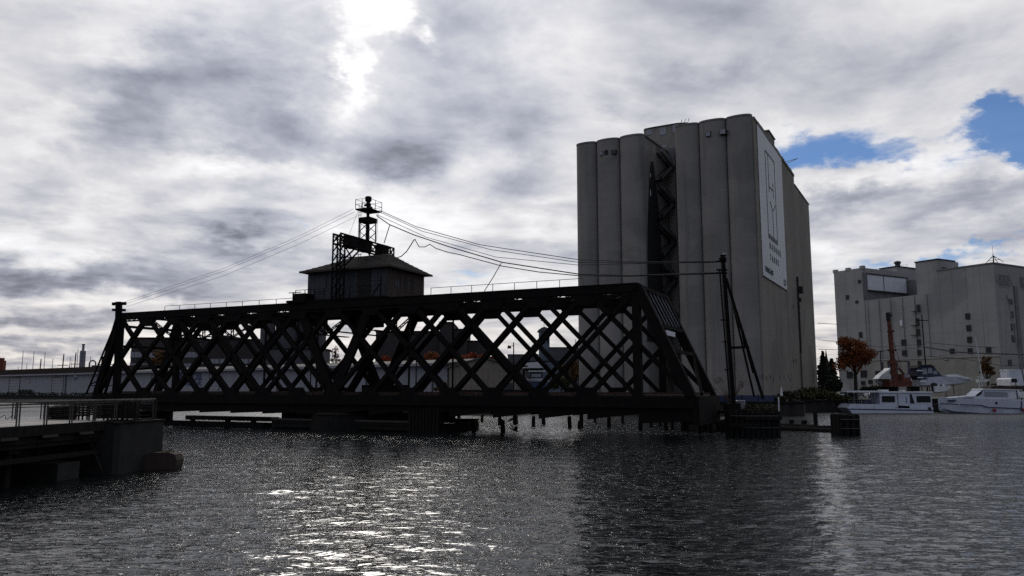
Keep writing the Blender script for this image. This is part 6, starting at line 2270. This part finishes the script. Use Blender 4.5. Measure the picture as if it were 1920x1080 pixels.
MB().prism([(hh(1845), hzz(730.8)), (hh(1848), hzz(728.7)), (hh(1921), hzz(730.6)), (hh(1921), hzz(732.2))], 'y', 0.2, 3.4).build('cabin_roof', 'white', CR)
MB().prism([(hh(1832), hzz(742)), (hh(1846), hzz(731.5)), (hh(1844), hzz(738)), (hh(1838), hzz(742.5))], 'y', 0.31, 0.37).build('windscreen', 'glass_dark', CR)
MB().prism([(hh(1848), hzz(743.5)), (hh(1850), hzz(734)), (hh(1893), hzz(735.5)), (hh(1893), hzz(744.5))], 'y', 0.31, 0.36).build('side_window', 'glass_pale', CR)
MB().box(hh(1897), hh(1909), 0.31, 0.37, hzz(746.5), hzz(733.5)).build('cabin_door', 'white', CR)
for px, py in ((1812, 753.6), (1868.6, 755.3)):
    MB().tube((hh(px), -0.0 + (0.45 if px < 1830 else 0.0), hzz(py)), (hh(px), 0.5, hzz(py)), 0.2, n=12).build('porthole', 'matt_black', CR)
MB().box(hh(1783), hh(1803), 0.55, 0.9, hzz(752.5), hzz(749.5)).build('name_panel', 'stripe', CR)
for px in (1862, 1917):
    MB().lathe([(0.08, hzz(772)), (0.26, hzz(771)), (0.28, hzz(768)), (0.2, hzz(766)), (0.05, hzz(765))], 12, (hh(px), -0.22)).build('fender', 'red', CR)
b = MB()
for px in (1778, 1790, 1802, 1816):
    b.tube((hh(px), 0.9 if px < 1785 else 0.6, hzz(745)), (hh(px), 0.9 if px < 1785 else 0.6, hzz(740)), 0.03, n=5)
b.build('stanchion', 'galv', CR)
MB().tube((hh(1911), 0.25, hzz(752)), (hh(1909), 0.25, hzz(715)), 0.06, n=6).build('davit_post', 'matt_black', CR)
MB().beam((hh(1914), 0.1, hzz(768)), (hh(1917), 0.1, hzz(746)), 0.1, 0.2).build('boarding_ladder', 'stripe', CR)

# big cruiser on a stand with a navy canvas arch
BY = 150.0


def mk_local(px0, Y):
    x0 = at_y(px0, 720, Y).x
    return (lambda px: at_y(px, 720, Y).x - x0), (lambda py: EYE + (727 - py) / 1462 * Y - GZ), x0


lx, lz, x0 = mk_local(1722, BY)
SB = thing('stored_cruiser', 'large white motor cruiser with navy canvas top stored ashore on stands', 'boat', (x0, BY, GZ))
st = [(lx(1728), 1.6, 1.4, lz(709), lz(722), lz(725)), (lx(1762), 1.8, 1.6, lz(706), lz(722), lz(726)), (lx(1790), 1.7, 1.3, lz(706), lz(720), lz(725)), (lx(1815), 1.1, 0.6, lz(708), lz(717), lz(721)), (lx(1834), 0.04, 0.03, lz(711), lz(713), lz(714))]
b = hull_mesh(0, st, 0)
b.v = [(x, y + 1.8, z) for x, y, z in b.v]
b.build('hull', 'hull', SB)
MB().prism([(lx(1764), lz(708)), (lx(1768), lz(704)), (lx(1806), lz(703.5)), (lx(1830), lz(711))], 'y', 0.6, 3.0).build('foredeck', 'white', SB)
MB().prism([(lx(1728), lz(712)), (lx(1725), lz(705)), (lx(1760), lz(703)), (lx(1783), lz(706.5)), (lx(1764), lz(710))], 'y', 0.15, 3.5).build('side_canvas', 'navy', SB)
pts = [(lx(1724), lz(705)), (lx(1724), lz(690)), (lx(1732), lz(685.5)), (lx(1748), lz(685)), (lx(1757), lz(689)), (lx(1768), lz(704))]
MB().prism(pts, 'y', 0.4, 3.2).build('canvas_cabin', 'navy', SB)
MB().prism([(lx(1722), lz(690)), (lx(1727), lz(684.6)), (lx(1748), lz(683.6)), (lx(1757), lz(688)), (lx(1748), lz(685.6)), (lx(1729), lz(686.4))], 'y', 0.1, 3.5).build('canvas_top', 'matt_black', SB)
for (p0, p1, q0, q1) in ((1733, 1741, 691, 702), (1743, 1751, 690, 700), (1753, 1760, 695, 702)):
    MB().prism([(lx(p0), lz(q1)), (lx(p0 + 1), lz(q0)), (lx(p1), lz(q0)), (lx(p1 + 1), lz(q1))], 'y', 0.34, 0.4).build('clear_panel', 'glass_pale', SB)
for px, py in ((1726, 695), (1727, 708), (1731, 716)):
    MB().box(lx(px) - 0.5, lx(px) + 0.6, 0.0, 0.3, lz(py + 1), lz(py - 1)).build('stern_fitting', 'white', SB)
MB().box(lx(1790), lx(1806), 1.2, 2.4, lz(703.5), lz(702.3)).build('deck_hatch', 'white', SB)
for px in (1745, 1790):
    for s_ in (0.3, 3.2):
        MB().tube((lx(px), s_ - 0.2, 0), (lx(px), s_ + 0.3, lz(721)), 0.08, n=5).build('stand', 'rust_red', SB)

lx, lz, x0 = mk_local(1748, 139)
OB = thing('outboard_boat', 'small white open boat with a black outboard motor beside the canvas cruiser', 'boat', (x0, 139.5, GZ))
st = [(lx(1756), 0.8, 0.7, lz(724), lz(735), lz(737)), (lx(1772), 0.85, 0.7, lz(723.5), lz(734), lz(736.5)), (lx(1784), 0.5, 0.3, lz(723), lz(731), lz(734)), (lx(1791), 0.04, 0.03, lz(723.5), lz(726), lz(727))]
b = hull_mesh(0, st, 0)
b.v = [(x, y + 1.0, z) for x, y, z in b.v]
b.build('hull', 'white', OB)
b = MB().prism([(lx(1755), lz(736)), (lx(1760), lz(736)), (lx(1763), lz(726)), (lx(1763), lz(719)), (lx(1757), lz(717.5)), (lx(1753), lz(721)), (lx(1755), lz(728))], 'y', 0.6, 1.1)
b.build('outboard_motor', 'tyre', OB)
MB().box(lx(1764), lx(1776), 0.3, 1.6, lz(725), lz(720)).build('console', 'white', OB)
MB().box(lx(1766), lx(1771), 0.26, 0.3, lz(724), lz(721)).build('windscreen', 'glass_dark', OB)
MB().box(lx(1757), lx(1786), 0.5, 1.5, 0, 0.35).build('trailer_frame', 'steel_dark', OB)

# trailer beam behind the moored boats
p = at_y(1790, 732, 141)
t = thing('boat_trailer', 'long pale boat trailer beam lying behind the white cruiser', 'trailer', (p.x, 141, GZ))
MB().beam((0, 0, 0.5), (5.2, 0, 0.85), 0.15, 0.2).build('beam', 'panel_white', t)
for x in (0.6, 1.6):
    MB().tube((x, -0.15, 0.32), (x, 0.1, 0.32), 0.32, n=14).build('wheel', 'tyre', t)

# boat under a white wrap behind the crane
lx, lz, x0 = mk_local(1647, 158)
WB_ = thing('wrapped_boat', 'boat wrapped in a peaked white cover left of the orange crane', 'boat', (x0, 158, GZ))
st = [(lx(1688), 1.3, 1.1, lz(711), lz(724), lz(727)), (lx(1670), 1.3, 1.0, lz(711), lz(724), lz(727)), (lx(1655), 0.8, 0.5, lz(711), lz(720), lz(724)), (lx(1646), 0.04, 0.03, lz(710), lz(713), lz(714))]
b = hull_mesh(0, st, 0)
b.v = [(x, y + 1.4, z) for x, y, z in b.v]
b.build('hull', 'hull', WB_)
MB().prism([(lx(1648), lz(710.5)), (lx(1655), lz(703)), (lx(1668), lz(694)), (lx(1672), lz(690)), (lx(1679), lz(692)), (lx(1684), lz(700)), (lx(1688), lz(711))], 'y', 0.2, 2.6).build('white_cover', 'white', WB_)
MB().prism([(lx(1669), lz(700)), (lx(1671), lz(696)), (lx(1678), lz(697)), (lx(1678), lz(701))], 'y', 0.14, 0.2).build('cover_window', 'navy', WB_)
MB().box(lx(1650), lx(1688), 0.14, 0.2, lz(713), lz(711)).build('rub_stripe', 'matt_black', WB_)
MB().box(lx(1660), lx(1686), 0.8, 2.0, 0, lz(725)).build('cradle', 'timber', WB_)
lx, lz, x0 = mk_local(1708, 158)
WB2 = thing('wrapped_boat', 'grey tarpaulin-covered boat just right of the orange crane', 'boat', (x0, 158, GZ))
MB().prism([(lx(1708), lz(724)), (lx(1709), lz(708)), (lx(1714), lz(704)), (lx(1722), lz(705)), (lx(1730), lz(716)), (lx(1727), lz(724))], 'y', 0.1, 2.6).build('grey_cover', 'panel_white', WB2)
MB().box(lx(1709), lx(1726), 0.4, 2.2, 0, lz(724)).build('cradle', 'timber', WB2)
MB().prism([(lx(1708), lz(704)), (lx(1706), lz(704)), (lx(1707), lz(690)), (lx(1711), lz(703))], 'y', 0.5, 0.6).build('furled_cover', 'navy', WB2)

# travel lift frame
lx, lz, x0 = mk_local(1668, 166)
TL = thing('boat_lift', 'dark portal boat lift frame standing behind the orange crane', 'boat lift', (x0, 166, GZ))
for px in (1669, 1674, 1701, 1707):
    MB().box(lx(px) - 0.16, lx(px) + 0.16, 0 if px in (1669, 1707) else 4, 0.35 if px in (1669, 1707) else 4.35, 0, lz(678)).build('leg', 'navy', TL)
MB().box(lx(1669), lx(1707), 0, 0.35, lz(679), lz(677)).build('cross_beam', 'navy', TL)
for px in (1669, 1707):
    MB().tube((lx(px), 0.0, 0.5), (lx(px), 0.4, 0.5), 0.5, n=12).build('wheel', 'tyre', TL)

# orange crane
lx, lz, x0 = mk_local(1688, 151)
OC = thing('orange_crane', 'rusty orange crawler crane with its boom raised straight up', 'crane', (x0, 151, GZ))
MB().box(lx(1668), lx(1711), 0, 3.2, lz(725), lz(714.5)).build('body', 'orange', OC)
MB().box(lx(1667), lx(1680), -0.1, 3.3, lz(716), lz(712.5)).build('counterweight', 'orange', OC)
MB().box(lx(1694), lx(1709), 0.1, 3.0, lz(714.5), lz(701)).build('cab', 'orange', OC)
MB().box(lx(1697), lx(1707), 0.05, 0.1, lz(708), lz(702)).build('cab_window', 'glass_pale', OC)
b = MB()
for i in range(7):
    x_ = lx(1669 + i * 6)
    b.box(x_, x_ + 0.08, -0.06, 0, lz(724), lz(715.5))
b.box(lx(1668), lx(1711), -0.08, 0, lz(716.5), lz(715.7))
b.build('body_rib', 'orange', OC)
for s_ in (0.1, 2.5):
    MB().prism([(lx(1672), 0.35), (lx(1674), 0), (lx(1705), 0), (lx(1707), 0.35), (lx(1705), 0.85), (lx(1674), 0.85)], 'y', s_, s_ + 0.7).build('crawler_track', 'tyre', OC)
BT = Vector((lx(1681), 1.5, lz(600)))
BB = Vector((lx(1685), 1.5, lz(714)))
MB().beam(BB, BB.lerp(BT, 0.36), 0.82, 0.9, (0, 1, 0)).build('boom_base', 'orange', OC)
MB().beam(BB.lerp(BT, 0.34), BB.lerp(BT, 0.78), 0.62, 0.7, (0, 1, 0)).build('boom_section', 'orange', OC)
MB().beam(BB.lerp(BT, 0.76), BT, 0.5, 0.55, (0, 1, 0)).build('boom_section', 'orange', OC)
f = MB()
f.laced(BB.lerp(BT, 0.1) + Vector((0, -0.62, 0)), BB.lerp(BT, 0.95) + Vector((0, -0.5, 0)), 0.5, (0, 1, 0), 0.06, 0.06, 0.6)
f.build('boom_lacing', 'orange', OC)
MB().box(BT.x - 0.3, BT.x + 0.22, 1.1, 1.9, BT.z, lz(584)).build('boom_head', 'tyre', OC)
MB().box(BT.x + 0.2, BT.x + 0.55, 1.2, 1.8, lz(592), lz(587)).build('head_sheave', 'tyre', OC)
for z_, w_ in ((680, 1.5), (656, 1.1), (620, 0.8)):
    MB().box(lx(1685) - w_ / 2 - 0.2, lx(1685) + w_ / 2 - 0.1, 0.9, 2.1, lz(z_ + 2), lz(z_ - 2)).build('boom_collar', 'orange', OC)
f = MB()
f.tube((lx(1709), 1.5, lz(712)), (lx(1690), 1.5, lz(680)), 0.09, n=5)
f.tube((lx(1700), 1.2, lz(701)), (lx(1688), 1.4, lz(640)), 0.05, n=4)
f.beam((lx(1704), 1.5, lz(702)), (lx(1693), 1.5, lz(690)), 0.3, 0.3)
f.build('hoist_cable', 'rust_red', OC)

# small sailboat ashore with a bare mast, larger one off the right edge
lx, lz, x0 = mk_local(1848, 160)
S1 = thing('stored_sailboat', 'small cream sailboat ashore with a slim bare mast on trestle legs', 'sailboat', (x0, 160, GZ))
st = [(lx(1838), 0.5, 0.4, lz(711), lz(716), lz(719)), (lx(1848), 0.9, 0.7, lz(711), lz(717), lz(720)), (lx(1861), 0.05, 0.04, lz(711), lz(713), lz(714))]
b = hull_mesh(0, st, 0)
b.v = [(x, y + 1, z) for x, y, z in b.v]
b.build('hull', 'white', S1)
MB().tube((lx(1848), 1, lz(711)), (lx(1841), 1, lz(631)), 0.11, 0.06, n=6).build('mast', 'panel_white', S1)
MB().beam((lx(1848), 1, lz(708)), (lx(1838), 1, lz(706)), 0.1, 0.12).build('boom', 'panel_white', S1)
for a_, c_ in ((1840, 1836), (1843, 1846)):
    MB().tube((lx(a_), 0.6, lz(713)), (lx(c_), 0.4, 0), 0.09, n=5).build('trestle_leg', 'white', S1)
lx, lz, x0 = mk_local(1930, 150)
S2 = thing('tall_sailboat', 'tall pale sailboat mast leaning in from the right edge', 'sailboat', (x0, 150, GZ))
MB().tube((0, 1, 1.4), (lx(1907), 1, lz(547)), 0.16, 0.1, n=8).build('mast', 'galv', S2)
MB().tube((lx(1901), 1, lz(621)), (lx(1925), 1, lz(621)), 0.06, n=6).build('spreader', 'galv', S2)
MB().prism([(-3, 1.5), (-2, 0.4), (5, 0.4), (6, 1.6)], 'y', 0, 2.2).build('hull', 'white', S2)
MB().tube((lx(1907), 1, lz(550)), (lx(1895), 1, lz(690)), 0.025, n=4).build('shroud', 'wire', S2)

# box truck and van
lx, lz, x0 = mk_local(1889, 172)
BX = thing('box_truck', 'white box truck body parked at the right edge behind the boats', 'truck', (x0, 172, GZ))
MB().box(lx(1890), lx(1955), 0, 2.4, lz(730), lz(694.5)).build('cargo_box', 'hull', BX)
MB().box(lx(1888.5), lx(1893), -0.05, 0.1, lz(731), lz(694)).build('corner_frame', 'white', BX)
MB().box(lx(1889), lx(1956), -0.07, 2.47, lz(695), lz(693)).build('roof_edge', 'white', BX)
MB().box(lx(1892), lx(1950), 0.3, 2.1, 0.55, lz(730)).build('chassis', 'matt_black', BX)
for px in (1897, 1925, 1945):
    MB().tube((lx(px), -0.02, 0.5), (lx(px), 0.3, 0.5), 0.5, n=14).build('wheel', 'tyre', BX)
lx, lz, x0 = mk_local(1897, 163)
VN = thing('parked_van', 'white van facing the water in front of the box truck', 'van', (x0, 163, GZ))
MB().prism([(0, 0.35), (0, lz(711)), (0.35, lz(708.5)), (lx(1912) - 0.3, lz(708.5)), (lx(1912), lz(711)), (lx(1912), 0.35)], 'y', 0.4, 5).build('body', 'white', VN)
MB().prism([(0.15, lz(717)), (0.35, lz(710)), (lx(1912) - 0.35, lz(710)), (lx(1912) - 0.15, lz(717))], 'y', 0.33, 0.42).build('windscreen', 'glass_dark', VN)
MB().box(0.0, lx(1912), 0.1, 0.5, lz(722), lz(718)).build('bonnet', 'white', VN)
for x_ in (0.15, lx(1912) - 0.15):
    MB().tube((x_, 0.5, 0.35), (x_, 0.9, 0.35), 0.35, n=12).build('wheel', 'tyre', VN)
# covered raft of tarpaulin above the cruiser
lx, lz, x0 = mk_local(1860, 138)
o = MB().prism([(lx(1858), lz(730)), (lx(1862), lz(724)), (lx(1880), lz(722.5)), (lx(1905), lz(724)), (lx(1925), lz(723)), (lx(1930), lz(730))], 'y', 0, 2.5).build('covered_raft', 'board_brown', None, (x0, 138.6, GZ))
tag(o, 'brown tarpaulin-covered heap on the quay behind the moored cruiser', 'tarpaulin')


# cars
def car(label, px0, px1, yt, yb_, Y, mk, rz=0.0, grp='cars parked near the quay', flip=False):
    x0_, x1_ = at_y(px0, 720, Y).x, at_y(px1, 720, Y).x
    L = x1_ - x0_
    t = thing('parked_car', label, 'car', ((x0_ + x1_) / 2, Y, GZ), rz, grp)
    h_ = 1.55
    P_ = [(-0.5, 0.35), (-0.5, 0.85), (-0.42, 0.95), (-0.2, 1.0), (-0.08, h_ - 0.05), (0.28, h_), (0.42, 1.0), (0.5, 0.9), (0.5, 0.35)]
    if flip:
        P_ = [(-x, z) for x, z in P_][::-1]
    MB().prism([(x * L, z) for x, z in P_], 'y', 0, 1.8).build('body', mk, t)
    s_ = -1 if flip else 1
    q = [(-0.16, 1.03), (-0.07, h_ - 0.12), (0.09, h_ - 0.1), (0.09, 1.03)]
    q2 = [(0.12, 1.03), (0.12, h_ - 0.1), (0.27, h_ - 0.1), (0.37, 1.03)]
    for w_ in (q, q2):
        MB().prism([(s_ * x * L, z) for x, z in (w_ if s_ > 0 else w_[::-1])], 'y', -0.02, 0.02).build('side_window', 'glass_dark', t)
    for x in (-0.32, 0.32):
        o = MB().tube((x * L, -0.03, 0.34), (x * L, 0.25, 0.34), 0.34, n=14).build('wheel', 'tyre', t)
        MB().tube((x * L, -0.05, 0.34), (x * L, -0.03, 0.34), 0.2, n=10).build('rim', 'galv', o)
    MB().box(-0.5 * L - 0.02, -0.5 * L + 0.05, 0.1, 0.4, 0.7, 0.85).build('headlight', 'panel_white', t)


car('dark car parked under the orange tree', 1568, 1604, 718, 731, 153, 'car_dark')
car('small dark car left of the orange tree behind the rail', 1544, 1562, 720, 732, 172, 'car_dark', flip=True)
car('pale blue car parked right of the orange tree', 1626, 1650, 718, 731, 176, 'hull')
car('silver car behind the orange tree trunk', 1604, 1624, 718, 731, 180, 'galv', flip=True)
# guard rail and pale kerb stones
a = at_y(1552, 730, 148)
t = thing('guard_rail', 'pale low guard rail beside the brush mound', 'rail', (a.x, 148, GZ))
MB().box(0, 3.1, -0.04, 0.04, 0.9, 1.15).build('rail_beam', 'panel_white', t)
for i in range(5):
    MB().box(0.1 + i * 0.7, 0.22 + i * 0.7, 0.04, 0.16, 0, 1.1).build('post', 'panel_white', t)
a, c = at_y(1588, 733.5, 140), at_y(1650, 733.5, 140)
t = thing('dock_rail', 'long pale board rail on the quay above the houseboat bow', 'rail', (a.x, 140, GZ))
MB().box(0, c.x - a.x, -0.05, 0.05, a.z - GZ - 0.1, a.z - GZ + 0.12).build('board', 'panel_white', t)
for i in range(4):
    MB().box(i * 1.9, i * 1.9 + 0.12, 0.05, 0.15, 0, a.z - GZ + 0.1).build('post', 'galv', t)
brush('low dark brush on the quay left of the houseboat', [yb(1640, 728, 160, 14, 6), yb(1622, 730, 160, 10, 5)], 'leaf_green', n=260, size=0.25)
brush('yellow-green hedge at the foot of the elevator corner', [yb(1880, 722, 180, 14, 6), yb(1868, 724, 178, 10, 5)], 'leaf_olive', n=420, size=0.3)
# things behind the tan shed, seen through the right arm: a boat on a rack and a blue tank
lx, lz, x0 = mk_local(985, 134)
t = thing('racked_boat', 'white cabin boat with an awning stored ashore behind the bridge lattice', 'boat', (x0, 134.5, GZ))
st = [(lx(988), 0.05, 0.04, lz(709), lz(712), lz(713)), (lx(997), 0.9, 0.6, lz(709.5), lz(715), lz(717)), (lx(1030), 1.1, 1.0, lz(710), lz(716), lz(718))]
b = hull_mesh(0, st, 0)
b.v = [(x, y + 1.2, z) for x, y, z in b.v]
b.build('hull', 'hull', t)
MB().prism([(lx(990), lz(709)), (lx(993), lz(699)), (lx(1019), lz(699)), (lx(1019), lz(709))], 'y', 0.4, 2.1).build('cabin', 'matt_black', t)
MB().prism([(lx(996), lz(707)), (lx(997), lz(701)), (lx(1015), lz(701)), (lx(1015), lz(707))], 'y', 0.36, 0.4).build('side_window', 'glass_pale', t)
MB().box(lx(991), lx(1024), 0.2, 2.3, lz(696.5), lz(695)).build('awning', 'white', t)
for px in (993, 1018):
    MB().tube((lx(px), 0.3, lz(709)), (lx(px), 0.3, lz(696)), 0.04, n=5).build('awning_post', 'galv', t)
MB().box(lx(994), lx(1024), 0.6, 1.8, 0, lz(717)).build('cradle', 'tarp', t)
p = at_y(1010, 725, 137)
o = MB().lathe([(1.2, 0), (1.2, 2.6), (0.6, 3.0)], 16).build('blue_tank', 'sign_blue', None, (p.x + 0.5, 138.2, GZ))
tag(o, 'blue tank standing behind the racked boat', 'tank')
quad_fence('dark plank fence along the quay below the tan shed', 842, 985, 731, 733, 131.0, 131.5, 'timber')

# rails, lines and aerials on the moored boats
f = MB()
for px in (1592, 1600, 1612, 1624, 1636):
    f.tube((hx(px), 0.1, hz(757)), (hx(px), 0.1, hz(749)), 0.025, n=5)
for y_ in (749, 753):
    f.tube((hx(1592), 0.1, hz(y_)), (hx(1648), 0.1, hz(y_)), 0.022, n=5)
f.build('bow_rail', 'galv', HB)
MB().box(hx(1625), hx(1640), 1.0, 2.6, hz(758), hz(750)).build('deck_box', 'navy', HB)
MB().box(hx(1740), hx(1744), -0.16, 0.0, hz(769), hz(763)).build('fender', 'tyre', HB)
MB().tube((hx(1712), 1.8, hz(734)), (hx(1712), 1.8, hz(722)), 0.03, n=5).build('aerial', 'galv', HB)
f = MB()
for y_ in (740, 742.5):
    f.tube((hh(1776), 0.8, hzz(y_)), (hh(1824), 0.55, hzz(y_)), 0.022, n=5)
f.build('bow_rail', 'galv', CR)
MB().tube((hh(1872), 1.8, hzz(730)), (hh(1870), 1.8, hzz(712)), 0.03, n=5).build('aerial', 'galv', CR)
MB().tube((hh(1848), 0.3, hzz(729)), (hh(1905), 0.3, hzz(730)), 0.05, n=5).build('roof_grab_rail', 'galv', CR)
for nm_, lab_, a_, b_ in (('mooring_line', 'slack rope from the houseboat bow to the quay', (1592, 758), (1580, 748)), ('mooring_line', 'rope between the houseboat stern and the quay beside the cruiser', (1748, 760), (1764, 750))):
    p_, q_ = at_y(a_[0], a_[1], HY_), at_y(b_[0], b_[1], 136.0)
    m_ = (p_ + q_) / 2 - Vector((0, 0, 0.25))
    tag(MB().path([Vector((0, 0, 0)), m_ - p_, q_ - p_], 0.035, 5).build(nm_, 'timber_pale', None, p_), lab_, 'rope', 'mooring ropes of the moored boats')
